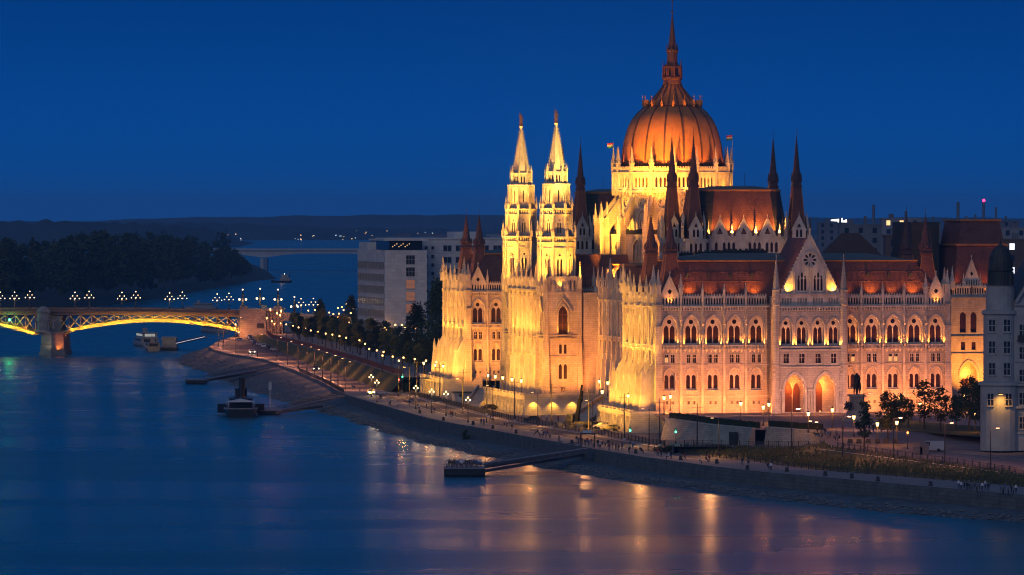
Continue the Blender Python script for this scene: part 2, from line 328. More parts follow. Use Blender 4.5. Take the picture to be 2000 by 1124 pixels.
# ---- gabled porch block ---------------------------------------------------------------------------------------
GX0, GX1, GV = 27.1, 42.9, -6.0; GC = (GX0+GX1)/2
m = MB(); m.panel(rect(-7.9, 7.9, 0, 25), [lancet(x, 5.0, 0.2, 5.6, 8, .8) for x in (-3.7, 3.7)] +
      [rect(x-.62, x+.62, 11.7, 13.8) for x in (-5.7, -1.95, 1.95, 5.7)] + [lancet(x, 2.7, 15.9, 20.0, 6, .85) for x in (-5.7, -1.95, 1.95, 5.7)], .6)
part(m, 'porch_wall', M_STONE, (GC, GV, 0))
m = MB()
for x in (-3.7, 3.7):
    for w0, w1, d0, d1 in ((5.0, 5.8, 0, -.28), (4.5, 5.1, .7, .25)):
        band(m, lancet(x, w0, .2, 5.6, 8, .8)[1:]+[(x-w0/2, .2)], lancet(x, w1, .2, 5.6, 8, .79)[1:]+[(x-w1/2, .2)], d0, d1)
for x in (-7.1, -.0, 7.1):
    for dx in (-.35, .35): m.bar((x+dx, -.3, .2), (x+dx, -.3, 5.2), .17, 6)
    m.box(x-.7, x+.7, -.55, 0, 5.2, 5.6)
part(m, 'portal_surround', M_TRIM, (GC, GV, 0))
m = MB()                                     # the porch behind the two arches: vault, rear wall, doors
m.box(-7.6, 7.6, 4.4, 4.7, 0, 9.6); m.box(-7.6, 7.6, .6, 4.4, 9.3, 9.6); m.box(-7.6, -7.3, .6, 4.4, 0, 9.3); m.box(7.3, 7.6, .6, 4.4, 0, 9.3); m.box(-.5, .5, .6, 4.4, 0, 9.3); m.box(-7.6, 7.6, .6, 4.4, 0.0, .2)
part(m, 'porch_vault', M_STONE, (GC, GV, 0))
m = MB()
for sx in (-.72, .72): m.box(sx-.68, sx+.68, 4.22, 4.38, .2, 4.4)
m.panel(lancet(0, 2.9, 4.4, 5.2, 5), [], .1, 4.25)
for zz in (1.2, 2.4, 3.6): m.box(-1.4, 1.4, 4.18, 4.22, zz, zz+.1)
d = part(m, 'door', M_DOOR, (GC-4.7, GV, 0)); copies(d, [((GC+2.6, GV, 0), 0), ((GC-2.2, GV, 0), 0, (.6, 1, .9))])
m = MB(); m.panel(lancet(0, 2.8, 15.8, 20.0, 6, .85), [lancet(-.55, .92, 16.2, 19.3, 4), lancet(.55, .92, 16.2, 19.3, 4), circ(0, 21.0, .48)], .3, .55)
band(m, lancet(0, 2.7, 15.9, 20.0, 6, .85)[1:]+[(-1.35, 15.9)], lancet(0, 3.2, 15.9, 20, 6, .83)[1:]+[(-1.6, 15.9)], 0, -.22)
f = part(m, 'traceried_window', M_TRIM, (GC-5.7, GV, 0))
for x, w, a, b_ in ((-.55, 1.0, 16.1, 20.2), (.55, 1.0, 16.1, 20.2), (0, 1.1, 20.4, 21.6)): pane_mb(w, a, b_).build('pane', M_GLASS, f, (x, .82, 0))
copies(f, [((GC+x, GV, 0), 0) for x in (-1.95, 1.95, 5.7)])
m = MB(); m.add([(-.62, .4, 11.7), (.62, .4, 11.7), (.62, .4, 13.8), (-.62, .4, 13.8)], [(0, 1, 2, 3)], 1); m.box(-.05, .05, .3, .39, 11.7, 13.8); m.box(-.62, .62, .3, .39, 12.9, 13.0); m.box(-.8, .8, -.15, 0, 11.45, 11.65)
f = part(m, 'square_window', [M_TRIM, M_GLASS], (GC-5.7, GV, 0)); copies(f, [((GC+x, GV, 0), 0) for x in (-1.95, 1.95, 5.7)])
part(cornice_mb(15.8), 'cornice', M_TRIM, (GX0, GV, 0)); part(course_mb(15.8, (10.6, 14.6, 15.3), .35, .3), 'string_course', M_TRIM, (GX0, GV, 0))
m = MB(); m.box(GX0, GX0+.5, GV, 0, 0, 25); m.box(GX1-.5, GX1, GV, 0, 0, 25); m.box(GX0+.5, GX1-.5, GV+1.0, 0, 9.7, 24.9); m.box(GX0, GX1, GV+.3, 6, 24.9, 27.2)
part(m, 'porch_side_wall', M_STONE)
m = MB()                                      # parapet of the porch block: four little arcaded windows
m.panel(rect(-7.4, 7.4, 25, 27.6), [lancet(x+dx, .42, 25.3, 26.6, 3) for x in (-5.6, -1.9, 1.9, 5.6) for dx in (-.95, -.32, .32, .95)], .3, 0, back=True)
m.box(-7.4, 7.4, -.3, .5, 27.6, 27.85)
part(m, 'arcade_parapet', M_TRIM, (GC, GV, 0))
m = MB()                                      # the great gable with its rose and two triple lights
tri = [[lancet(x+dx, .55, 28.6, 31.0 if dx else 31.0, 3) for dx in (-.8, 0, .8)] + [lancet(x, .5, 31.6, 32.4, 3), lancet(x-.75, .4, 31.5, 31.8, 3), lancet(x+.75, .4, 31.5, 31.8, 3)] for x in (-1.95, 1.95)]
petals = [[(1.62*math.cos(a+da)*rr/1.6, 35.7+1.62*math.sin(a+da)*rr/1.6) for da, rr in ((-.18, .62), (-.25, 1.3), (0, 1.6), (.25, 1.3), (.18, .62), (0, .5))][:5] for a in [R(45*k) for k in range(8)]]
petals = [p if sum((p[i][0]*p[(i+1) % 5][1]-p[(i+1) % 5][0]*p[i][1]) for i in range(5)) > 0 else p[::-1] for p in petals]
m.panel([(-7.0, 27.6), (7.0, 27.6), (0.12, 41.2), (-.12, 41.2)], tri[0]+tri[1]+petals, .5, 0)
for sx in (-1, 1):
    m.beam((sx*7.2, .25, 27.4), (0, .25, 41.5), .8, .4)
    for k in range(1, 17): t = k/17; m.box(sx*7.25*(1-t)-.16, sx*7.25*(1-t)+.16, 0, .5, 27.6+13.8*t+.1, 27.6+13.8*t+.62)
for x in (-3.9, 0, 3.9): m.box(x-.2, x+.2, -.3, 0, 27.6, 33 if x else 34); m.fru(x, -.15, .3, 33 if x else 34, .04, 34.6 if x else 35.6, 4, R(45))
for x in (-1.95, 1.95): m.box(x-1.4, x+1.4, -.12, 0, 28.1, 28.4)
band(m, circ(0, 35.7, 1.75, 20)+[(1.75, 35.7)], circ(0, 35.7, 2.05, 20)+[(2.05, 35.7)], 0, -.15)
m.fru(0, .25, .25, 41.4, .1, 42.8, 6); m.ball((0, .25, 42.9), .3, 6, 4)
gg = part(m, 'great_gable', M_TRIM, (GC, GV, 0))
m = MB()
for x in (-1.95, 1.95): m.box(x-1.2, x+1.2, .42, .48, 28.4, 33)
m.box(-1.8, 1.8, .42, .48, 33.9, 37.5); m.build('pane', M_GLASS, gg)
m = MB(); m.hull([(GX0+.7, GV+.55, 27.4), (GX1-.7, GV+.55, 27.4), (GX1-.7, 14, 27.4), (GX0+.7, 14, 27.4)], [(GC-.1, GV+.55, 40.8), (GC+.1, GV+.55, 40.8), (GC+.1, 14, 40.8), (GC-.1, 14, 40.8)])
part(m, 'gable_roof', M_ROOF)
def turret_mb():
    m = MB(); m.lathe([(1.25, 0), (1.2, 3.8), (1.05, 4.2), (1.0, 11), (1.1, 11.2), (.95, 11.5), (.92, 25), (1.1, 25.3), (1.0, 25.8), (.95, 28.4), (1.15, 28.7), (.85, 29.0), (.08, 36.4), (.16, 36.7), (.02, 37.2)], 8, rot=R(22.5))
    for k in range(7):
        z = 29.8+k*.9; r = .85*(36.4-z)/7.4+.03
        for a in range(4): t = R(90*a+45); m.fru(r*math.cos(t), r*math.sin(t), .14, z, .04, z+.22, 4)
    return m
tu = part(turret_mb(), 'corner_turret', M_STONE, (GX0-.2, GV+.2, 0)); copies(tu, [((GX1+.2, GV+.2, 0), 0)])
# ---- masses behind the fronts ------------------------------------------------------------------------------
m = MB(); m.box(1.2, 68.8, 1.3, 33.6, 0, 25.4); m.box(9.9, 60, 34.5, 106, 0, 25.4); m.box(5.5, 62, 107, 161, 0, 26.5); m.box(9.9, 60, 162, 234, 0, 25.4); m.box(1.2, 68.8, 235.3, 267, 0, 25.4)
m.box(69.4, 70.0, .4, 34, 0, 25); m.box(60, 70, 33.5, 34, 0, 25); m.box(0.2, 9.8, 33.4, 34.0, 0, 25)
m.box(.2, 69.8, 267, 268, 0, 25)
part(m, 'core_wall', M_STONE)
m = MB()
def mans(u0, u1, v0, v1, z0=26.6, z1=35.2, ins=4.6, top=1.9):
    m.hull([(u0, v0, z0), (u1, v0, z0), (u1, v1, z0), (u0, v1, z0)], [(u0+ins, v0+ins, z1), (u1-ins, v0+ins, z1), (u1-ins, v1-ins, z1), (u0+ins, v1-ins, z1)], 0)
    k = .35; m.hull([(u0+ins-k, v0+ins-k, z1), (u1-ins+k, v0+ins-k, z1), (u1-ins+k, v1-ins+k, z1), (u0+ins-k, v1-ins+k, z1)], [(u0+ins-k, v0+ins-k, z1+.35), (u1-ins+k, v0+ins-k, z1+.35), (u1-ins+k, v1-ins+k, z1+.35), (u0+ins-k, v1-ins+k, z1+.35)], 2)
    a, b_ = u0+ins+.4, u1-ins-.4; q = min(9, (b_-a)*.4); c, d_ = v0+ins+.4, v1-ins-.4; e = (d_-c)*.42
    m.hull([(a, c, z1+.36), (b_, c, z1+.36), (b_, d_, z1+.36), (a, d_, z1+.36)], [(a+q, c+e, z1+top), (b_-q, c+e, z1+top), (b_-q, d_-e, z1+top), (a+q, d_-e, z1+top)], 1)
mans(1.5, 68.5, 1.5, 33.5); part(m, 'mansard_roof', [M_ROOF, M_GREEN, M_DOME]); m = MB(); mans(1.5, 68.5, 234.5, 267)
part(m, 'mansard_roof', [M_ROOF, M_GREEN, M_DOME])
m = MB(); mans(10.6, 59.4, 32, 52, 26.6, 33.4, 4, .8); mans(10.6, 59.4, 82, 118, 26.6, 33.4, 4, .8); mans(10.6, 59.4, 150, 186, 26.6, 33.4, 4, .8); mans(10.6, 59.4, 214, 237, 26.6, 33.4, 4, .8)
m.box(12, 58, 50, 84, 25, 33); m.box(12, 58, 184, 216, 25, 33)
part(m, 'wing_roof', [M_ROOF, M_GREEN, M_DOME])
m = MB()                                      # standing seams and battens on the south slope
for u0, u1 in ((2.2, 26), (44, 68)):
    for k in range(int((u1-u0)/1.3)):
        u = u0+k*1.3; m.beam((u, 1.46, 26.7), (max(6.2, min(63.8, u)), 6.06, 35.1), .1, .1)
    for z in (30.6, 32.8): t = (z-26.6)/8.6; m.box(max(u0, 1.6+4.6*t), min(u1, 68.4-4.6*t), 1.42+4.6*t, 1.6+4.6*t, z-.08, z+.08)
o = part(m, 'roof_seam', M_ROOF); o['kind'] = 'stuff'
m = MB(); m.box(-.35, .35, -.5, .5, 0, .9); m.hull([(-.45, -.6, .9), (.45, -.6, .9), (.45, .6, .9), (-.45, .6, .9)], [(-.05, -.6, 1.4), (.05, -.6, 1.4), (.05, .9, 1.4), (-.05, .9, 1.4)])
rh = part(m, 'roof_hatch', M_DARKROOF, (8, 4.6, 31.2)); copies(rh, [((x, 4.6, 31.2), 0) for x in (13.2, 18.4, 23.6, 46.5, 51.7, 56.9, 62.1)])
m = MB(); m.box(-1.6, 1.6, -.9, .9, 0, 2.6); m.box(-1.75, 1.75, -1.05, 1.05, 2.6, 2.85)
for k in range(4): m.fru(-1.1+k*.73, 0, .22, 2.85, .2, 3.3, 6)
ch = part(m, 'chimney', M_DARKROOF, (8.5, 24, 35.2)); copies(ch, [((x, v, 35.2), 0, s) for x, v, s in ((13, 26, (1, 1, .7)), (18.5, 25, (2.2, 1, .8)), (23.5, 22, (1.6, 1, .9)), (29.5, 25, (1.8, 1.4, .9)), (26, 27, (1, 1, .5)))])
# ---- pavilion spires ----------------------------------------------------------------------------------------
def spire(u, v, zs, rs, base=26.8, name='spire'):   # tiled skirt (part) with dark collar and needle (sub-parts)
    z1, z2, z3 = zs; r0, r1 = rs
    m = MB(); m.fru(0, 0, r0*1.22, base, r0, base+2.2, 4, R(45)); m.fru(0, 0, r0, base+2.2, r1, z1, 4, R(45))
    for a in range(4): t = R(45+90*a); m.bar((r0*math.cos(t), r0*math.sin(t), base+2.2), (r1*math.cos(t), r1*math.sin(t), z1), .13, 4, mi=1)
    o = part(m, name, [M_ROOF, M_DOME], (u, v, 0))
    m = MB(); m.fru(0, 0, r1*1.25, z1, r1*1.25, z1+.4, 4, R(45)); m.fru(0, 0, r1*1.05, z1+.4, r1*1.0, z2-.3, 4, R(45)); m.fru(0, 0, r1*1.2, z2-.3, r1*1.2, z2, 4, R(45)); m.build('collar', M_SPIRE, o)
    m = MB(); r = r1*.98; h = z3-z2
    m.fru(0, 0, r, z2, r*.62, z2+h*.22, 8, R(22.5)); m.fru(0, 0, r*.62, z2+h*.22, .06, z3-1.0, 8, R(22.5)); m.ball((0, 0, z3-1.0), .17, 6, 4); m.bar((0, 0, z3-1), (0, 0, z3+1.2), .045, 4)
    for a in range(8):
        t = R(45*a)
        m.fru(r*.9*math.cos(t), r*.9*math.sin(t), .2*r, z2+.1, .03, z2+h*.17, 4, t)
        for k in range(8): q = .25+.08*k; rr = r*.62*(1-(q-.22)/.78); m.fru(rr*math.cos(t), rr*math.sin(t), .1, z2+h*q, .02, z2+h*q+.22, 3, t)
    m.build('needle', M_SPIRE, o); return o
sp = spire(4.6, 7, (36.8, 38.2, 47.0), (3.3, 1.7))
copies(sp, [((x, v, 0), 0) for x, v in ((4.6, 27), (66.6, 7), (66.2, 22), (4.6, 241), (4.6, 260), (66, 241), (66, 260))])
# ---- the two assembly halls with their four spires each -------------------------------------------------------
m = MB(); oc = lambda hu, hv, c, k, z: [(-hu*k+c*k, -hv*k, z), (hu*k-c*k, -hv*k, z), (hu*k, -hv*k+c*k, z), (hu*k, hv*k-c*k, z), (hu*k-c*k, hv*k, z), (-hu*k+c*k, hv*k, z), (-hu*k, hv*k-c*k, z), (-hu*k, -hv*k+c*k, z)]
def hall_roof():
    m = MB(); b_, t = oc(12.2, 10.8, 4.0, 1, 41.2), oc(12.2, 10.8, 4.0, .86, 52.0)
    for i in range(8):
        k = (i+1) % 8; m.add([b_[i], b_[k], t[k], t[i]], [(0, 1, 2, 3)], 1 if i % 2 else 0)  # diagonal faces take the darker roof colour
    m.hull(oc(12.2, 10.8, 4, .88, 52.0), oc(12.2, 10.8, 4, .88, 52.45), 2); m.hull(oc(12.2, 10.8, 4, .86, 52.45), oc(12.2, 10.8, 4, .4, 53.3), 3)
    for x in (-4, 3): m.bar((x, 0, 53), (x, 0, 56.5), .06, 4, mi=1)
    return m
def hall_wall():
    m = MB(); hs = [lancet(x, .75, 37.0, 38.9, 4) for x in (-9.2, -6.9, -4.9, -3.7, -2.5, 2.5-.9, 2.8, 4.0, 5.9, 7.1, 8.3)]
    m.panel(rect(-11, 11, 33, 41.0), hs, .4, 0); m.box(-11, 11, .4, .5, 36.8, 39.8, 1); m.box(-11.1, 11.1, -.25, 0, 35.6, 35.95); m.box(-11.1, 11.1, -.25, .1, 40.4, 40.7)
    for x in (-6, 0, 6):
        m.panel([(x-1.9, 40.7), (x+1.9, 40.7), (x+1.9, 41.4), (x, 45.2), (x-1.9, 41.4)], [circ(x, 42.4, .55, 6), circ(x-.55, 41.6, .4, 6)[::1], circ(x+.55, 41.6, .4, 6)] if False else [[(x-.8, 41.5), (x+.8, 41.5), (x+.35, 42.4), (x, 43.2), (x-.35, 42.4)]], .4, -.1, back=True)
        m.box(x-1.2, x+1.2, .35, .45, 40.9, 43.4, 1)
        for sx in (-1, 1): m.beam((x+sx*2.05, .1, 41.2), (x, .1, 45.4), .5, .22)
        m.fru(x, .1, .18, 45.3, .04, 46.4, 5)
    return m
def turret_body():
    m = MB(); m.ext([(-2.6, -2.6), (2.6, -2.6), (2.6, 2.6), (-2.6, 2.6)], 28, 40.4)
    m.box(-2.9, 2.9, -2.9, 2.9, 35.6, 36.0); m.box(-2.9, 2.9, -2.9, 2.9, 39.9, 40.4)
    for a in range(4):
        c, s = (1, 0, -1, 0)[a], (0, 1, 0, -1)[a]; rot = lambda x, y, z: (c*x-s*y, s*x+c*y, z)
        g = MB(); g.panel([(-1.7, 40.4), (1.7, 40.4), (1.7, 42.6), (0, 45.8), (-1.7, 42.6)], [lancet(-.5, .6, 40.8, 42.2, 3), lancet(.5, .6, 40.8, 42.2, 3), [(-.5, 43.2), (.5, 43.2), (0, 44.3)]], .4, -2.75, back=True)
        g.box(-1.4, 1.4, -2.3, -2.2, 40.5, 43.2, 1)
        for sx in (-1, 1): g.beam((sx*1.85, -2.55, 42.4), (0, -2.55, 46.0), .5, .22); g.fru(sx*2.75, -2.75, .38, 40.4, .34, 43.0, 4, R(45)); g.fru(sx*2.75, -2.75, .42, 43.0, .03, 46.2, 4, R(45))
        g.fru(0, -2.55, .16, 45.8, .03, 47.2, 5)
        for k in (-1, 0, 1): g.panel(lancet(k*1.2, .6, 32.6, 34.2, 3), [], .05, -2.63, 1) ; g.panel(lancet(k*1.2, .6, 37.0, 38.8, 3), [], .05, -2.63, 1)
        m.add([rot(*p) for p in g.v], g.f); m.m[-len(g.f):] = g.m
    return m
hr = part(hall_roof(), 'hall_roof', [M_ROOF, M_DARKROOF, M_DOME, M_GREEN], (35, 68.5, 0)); copies(hr, [((35, 199.5, 0), 0)])
hw = part(hall_wall(), 'hall_wall', [M_TRIM, M_GLASS], (35, 57.5, 0)); copies(hw, [((35, 188.5, 0), 0), ((23.5, 68.5, 0), WST), ((23.5, 199.5, 0), WST), ((46.5, 68.5, 0), -WST), ((46.5, 199.5, 0), -WST)])
m = MB(); m.box(24, 46, 58.2, 79, 27, 41.1); m.box(24, 46, 189.2, 210, 27, 41.1); part(m, 'hall_core', M_STONE)
pins([(35+x, 57.4, 40.7, .6, 3.8) for x in (-9, -3, 3, 9)])
TS = [(u, v) for v in (57, 80, 188, 211) for u in (22.2, 48.2)]
tb = part(turret_body(), 'hall_turret', [M_TRIM, M_GLASS], (*TS[0], 0)); copies(tb, [((*p, 0), 0) for p in TS[1:]])
hs = spire(*TS[0], (53.0, 54.6, 66.4), (2.6, 1.35), 40.4, 'spire'); copies(hs, [((*p, 0), 0) for p in TS[1:]])
# ---- the dome ------------------------------------------------------------------------------------------------
DU, DV = 35.0, 134.0; NS = 16
def ring(o, Rr, z=0.0, first=True, n=NS, off=0.0):     # copies of a -y facing plate all round the dome axis
    pl = []
    for k in range(n):
        rz = 2*math.pi*k/n + off; pl.append(((DU+Rr*math.sin(rz), DV-Rr*math.cos(rz), z), rz))
    o.location = pl[0][0]; o.rotation_euler = (0, 0, pl[0][1]); copies(o, pl[1:])
gw = 2*15.2*math.tan(math.pi/NS)
m = MB(); m.panel(rect(-gw/2, gw/2, 51.8, 58.2), [lancet(x, .62, 53.4, 55.5, 4) for x in (-1.65, -.55, .55, 1.65)], .5)
m.box(-gw/2, gw/2, -.3, 0, 52.2, 52.6); m.box(-gw/2, gw/2, -.35, 0, 57.0, 57.35)
for k in range(9): x = -gw/2+gw*(k+.5)/9; m.box(x-.2, x+.2, -.25, .2, 58.2, 58.75); m.box(x-.1, x+.1, -.25, 0, 51.3, 52.2)
m.box(-2.1, 2.1, -.15, 0, 52.95, 53.15)
g = part(m, 'gallery_wall', M_TRIM)
MB().add([(-2.1, .45, 53.3), (2.1, .45, 53.3), (2.1, .45, 56.4), (-2.1, .45, 56.4)], [(0, 1, 2, 3)]).build('pane', M_GLASS, g)
ring(g, 15.2)
pins([(DU+15.3*math.sin(R(22.5)*(k+.5)), DV-15.3*math.cos(R(22.5)*(k+.5)), 57.6, 1.05, 6.4) for k in range(NS)])
m = MB(); m.box(-.45, .45, -.3, .3, 51.5, 58); g = part(m, 'gallery_pier', M_TRIM); ring(g, 15.45, 0, off=R(11.25))
dw = 2*14.4*math.tan(math.pi/NS)
m = MB(); m.panel(rect(-dw/2, dw/2, 41, 52), [circ(0, 49.4, 1.35, 16), lancet(0, 2.6, 41.8, 45.3, 6)], .6); m.box(-dw/2, dw/2, -.2, 0, 47.2, 47.5); m.box(-dw/2, dw/2, -.3, 0, 41, 41.4)
m.box(-dw/2, dw/2, -.2, 0, 51.4, 51.7); m.box(-dw/2, -dw/2+.5, -.35, 0, 41, 52)
g = part(m, 'drum_wall', M_STONE)
MB().box(-1.4, 1.4, .8, .85, 41.5, 51).build('pane', M_GLASS, g); ring(g, 14.4)
m = MB(); pt = [[(1.15*math.cos(a+da)*rr, 49.4+1.15*math.sin(a+da)*rr) for da, rr in ((-.16, .55), (-.28, .98), (.28, .98), (.16, .55))] for a in [R(45*k) for k in range(8)]]
m.panel(circ(0, 49.4, 1.45, 16), pt, .25, .3); band(m, circ(0, 49.4, 1.4, 20)+[(1.4, 49.4)], circ(0, 49.4, 1.75, 20)+[(1.75, 49.4)], 0, -.2)
m.panel(lancet(0, 2.7, 41.7, 45.3, 6), [lancet(-.6, .85, 42.1, 44.6, 4), lancet(.6, .85, 42.1, 44.6, 4), circ(0, 46.3, .5, 10)], .25, .35); band(m, lancet(0, 2.6, 41.8, 45.3, 6)[1:], lancet(0, 3.1, 41.8, 45.3, 6)[1:], 0, -.25)
g = part(m, 'rose_and_lancet_tracery', M_TRIM); ring(g, 14.4)
lw = 2*17.0*math.tan(math.pi/NS)
m = MB(); m.panel(rect(-lw/2, lw/2, 27, 41.2), [lancet(0, 2.8, 33.6, 37.4, 6)], .9); m.box(-lw/2, lw/2, -.25, 0, 40.7, 41.2); m.box(-lw/2, lw/2, -.2, 0, 32.6, 33.0); band(m, lancet(0, 2.8, 33.6, 37.4, 6)[1:], lancet(0, 3.4, 33.6, 37.4, 6)[1:], 0, -.25)
for x in (-1.0, -.5, 0, .5, 1.0): m.bar((x, .6, 33.6), (x, .6, 37.5 if abs(x) > .6 else 38.6), .12, 5)
m.add([(-lw/2, 0, 41.2), (lw/2, 0, 41.2), (lw/2-.6, 2.9, 42.6), (-lw/2+.6, 2.9, 42.6)], [(0, 1, 2, 3)], 1)
g = part(m, 'lower_drum_wall', [M_STONE, M_DARKROOF]); ring(g, 17.0)
m = MB(); m.lathe([(16.2, 26), (16.2, 41), (13.7, 41), (13.7, 52), (14.6, 52), (14.6, 58.2), (12, 58.4), (12, 26)], 32, DU, DV); part(m, 'drum_core', M_STONE)
m = MB(); pr_ = [(14.2, 51.2), (20.0, 43.9), (20.0, 27), (18.0, 27), (18.0, 42.2), (14.2, 47.2)]
m.add([(-.45, -r, z) for r, z in pr_] + [(.45, -r, z) for r, z in pr_], [(0, 1, 2, 3, 4, 5)[::-1], (6, 7, 8, 9, 10, 11)] + [(i, (i+1) % 6, 6+(i+1) % 6, 6+i) for i in range(6)])
m.beam((0, -14.3, 51.4), (0, -20.2, 44.0), 1.2, .35); m.box(-.6, .6, -20.3, -19.6, 27, 44.2); m.box(-.75, .75, -20.5, -18.6, 36, 36.3)
g = part(m, 'flying_buttress', M_STONE); ring(g, 0.0001, 0, off=R(11.25))
pins([(DU+r*math.sin(R(22.5)*(k+.5)), DV-r*math.cos(R(22.5)*(k+.5)), 43.6, .9, h) for k in range(NS) for r, h in ((20.0, 5.6), (18.5, 6.2))])
prof = [(13.3, 58.3), (13.25, 60.5), (12.95, 63.5), (12.35, 66.3), (11.5, 69), (10.4, 71.2), (8.9, 73.0), (7.0, 74.6), (5.2, 76.4), (3.7, 78.2), (2.7, 79.4), (2.2, 80.4)]
m = MB(); m.lathe(prof, 64, DU, DV); dome = part(m, 'dome', M_DOME, smooth=True)
m = MB()
for (r0, z0), (r1, z1) in zip(prof, prof[1:]):
    m.hull([(-.2, -r0-.2, z0), (.2, -r0-.2, z0), (.2, -r0+.4, z0), (-.2, -r0+.4, z0)], [(-.2, -r1-.2, z1), (.2, -r1-.2, z1), (.2, -r1+.4, z1), (-.2, -r1+.4, z1)])
rb = part(m, 'rib', M_RIB, parent=dome)
for k in range(NS):
    c = rb if k == 0 else rb.copy()
    if k: COL.objects.link(c)
    c.parent = dome; c.location = (DU, DV, 0); c.rotation_euler = (0, 0, R(22.5)*k)
m = MB()                                   # crest of little spikes at the foot of the shell and the ring of dormers
for k in range(112): a = 2*math.pi*k/112; m.fru(DU+13.55*math.sin(a), DV-13.55*math.cos(a), .24, 58.3, .03, 59.9, 4, a)
m.build('cresting', M_RIB, dome)
m = MB(); m.lathe([(7.3, 74.3), (7.38, 74.35), (7.2, 74.6), (6.9, 74.7)], 48, DU, DV); m.build('shell_band', M_RIB, dome)
m = MB(); m.box(-.32, .32, -.35, .9, 0, .8); m.hull([(-.5, -.45, .8), (.5, -.45, .8), (.5, 1.0, .8), (-.5, 1.0, .8)], [(-.04, -.45, 2.0), (.04, -.45, 2.0), (.04, 1.0, 2.0), (-.04, 1.0, 2.0)]); m.bar((0, -.3, 1.8), (0, -.3, 3.4), .08, 4); m.ball((0, -.3, 3.0), .15, 5, 4)
g = m.build('dormer', M_DOME, dome)
for k in range(NS):
    c = g if k == 0 else g.copy()
    if k: COL.objects.link(c)
    a = R(22.5)*(k+.5); c.parent = dome; c.location = (DU+7.5*math.sin(a), DV-7.5*math.cos(a), 74.3); c.rotation_euler = (0, 0, a); c.scale = (.85, .85, .9)
m = MB(); m.lathe([(2.1, 79.9), (2.5, 80.5), (2.3, 81.3), (2.75, 81.7), (2.75, 82.0), (2.3, 82.2), (2.0, 82.4)], 16, DU, DV)
for k in range(8): a = R(45*k); x, y = DU+2.1*math.sin(a), DV-2.1*math.cos(a); m.box(x-.22, x+.22, y-.22, y+.22, 82.2, 84.5); m.fru(DU+2.5*math.sin(a), DV-2.5*math.cos(a), .24, 82.0, .04, 86.6, 4)
m.lathe([(1.3, 82.2), (1.3, 84.5), (2.4, 84.5), (2.35, 84.9), (1.75, 85.4), (1.4, 85.9), (1.32, 88.6), (1.6, 88.9), (1.5, 89.3), (1.0, 89.8), (.1, 98.6), (.34, 99.0), (.1, 99.4), (.055, 103.2), (.02, 104.2)], 8, DU, DV)
for k in range(8):
    a = R(45*k+22.5)
    m.fru(DU+1.4*math.sin(a), DV-1.4*math.cos(a), .2, 88.4, .03, 91.0, 4)
    for j in range(8): z = 90.3+j*.95; r = 1.0*(98.6-z)/8.8+.03; m.fru(DU+r*math.sin(a), DV-r*math.cos(a), .12, z, .03, z+.25, 4)
m.ball((DU, DV, 102.0), .25, 6, 4)
part(m, 'lantern', [M_SPIRE])
# ---- river front: towers and central block -----------------------------------------------------------------
def oct_panel(ap, z0, z1, holes, courses=()):
    w = 2*ap*math.tan(math.pi/8); m = MB(); m.panel(rect(-w/2, w/2, z0, z1), holes, .4)
    for z in courses: m.box(-w/2-.1, w/2+.1, -.25, 0, z, z+.3)
    m.box(-w/2-.18, -w/2+.18, -.3, .1, z0, z1)
    for h in holes:
        if h[2][1]-h[0][1] > 1.6: x0, x1 = min(p[0] for p in h), max(p[0] for p in h); cx = (x0+x1)/2
    return m, w
TW = [(-.6, 111.6), (-.6, 156.4)]
def tower_ring(o, ap, skip=()):
    pl = [((u+ap*math.sin(a), v-ap*math.cos(a), 0), a) for u, v in TW for a in [R(45*k) for k in range(8)]]
    o.location = pl[0][0]; copies(o, pl[1:])
def tlevel(ap, z0, z1, holes, courses, pz, pw):
    m, w = oct_panel(ap, z0, z1, holes, courses); o = part(m, 'tower_wall', M_TRIM)
    MB().add([(-pw/2, .38, pz[0]), (pw/2, .38, pz[0]), (pw/2, .38, pz[1]), (-pw/2, .38, pz[1])], [(0, 1, 2, 3)]).build('pane', M_GLASS, o); tower_ring(o, ap)
tlevel(4.3, 26, 40.7, [lancet(-.42, .5, 29.2, 34.6, 4), lancet(.42, .5, 29.2, 34.6, 4), circ(0, 36.0, .3, 8), circ(-.42, 35.6, .01, 3) and circ(-.5, 36.5, .001, 3)] [:3] + [lancet(x, .28, 39.4, 40.1, 2) for x in (-1.2, -.6, 0, .6, 1.2)], (27.9, 37.6, 39.0, 40.4), (29, 40.3), 2.9)
tlevel(3.65, 40.7, 47.9, [lancet(-.3, .36, 41.6, 44.0, 3), lancet(.3, .36, 41.6, 44.0, 3), circ(0, 44.9, .2, 6)] + [lancet(x, .26, 46.6, 47.3, 2) for x in (-.9, -.3, .3, .9)], (41.1, 46.1, 47.5), (41.4, 47.6), 2.3)
tlevel(3.05, 47.9, 54.0, [lancet(0, .34, 49.6, 52.4, 3)], (48.4, 53.3, 53.7), (49.5, 53), .6)
tlevel(2.5, 54.0, 57.4, [lancet(-.35, .4, 54.7, 56.1, 3), lancet(.35, .4, 54.7, 56.1, 3)], (54.1, 57.0), (54.6, 56.8), 1.4)
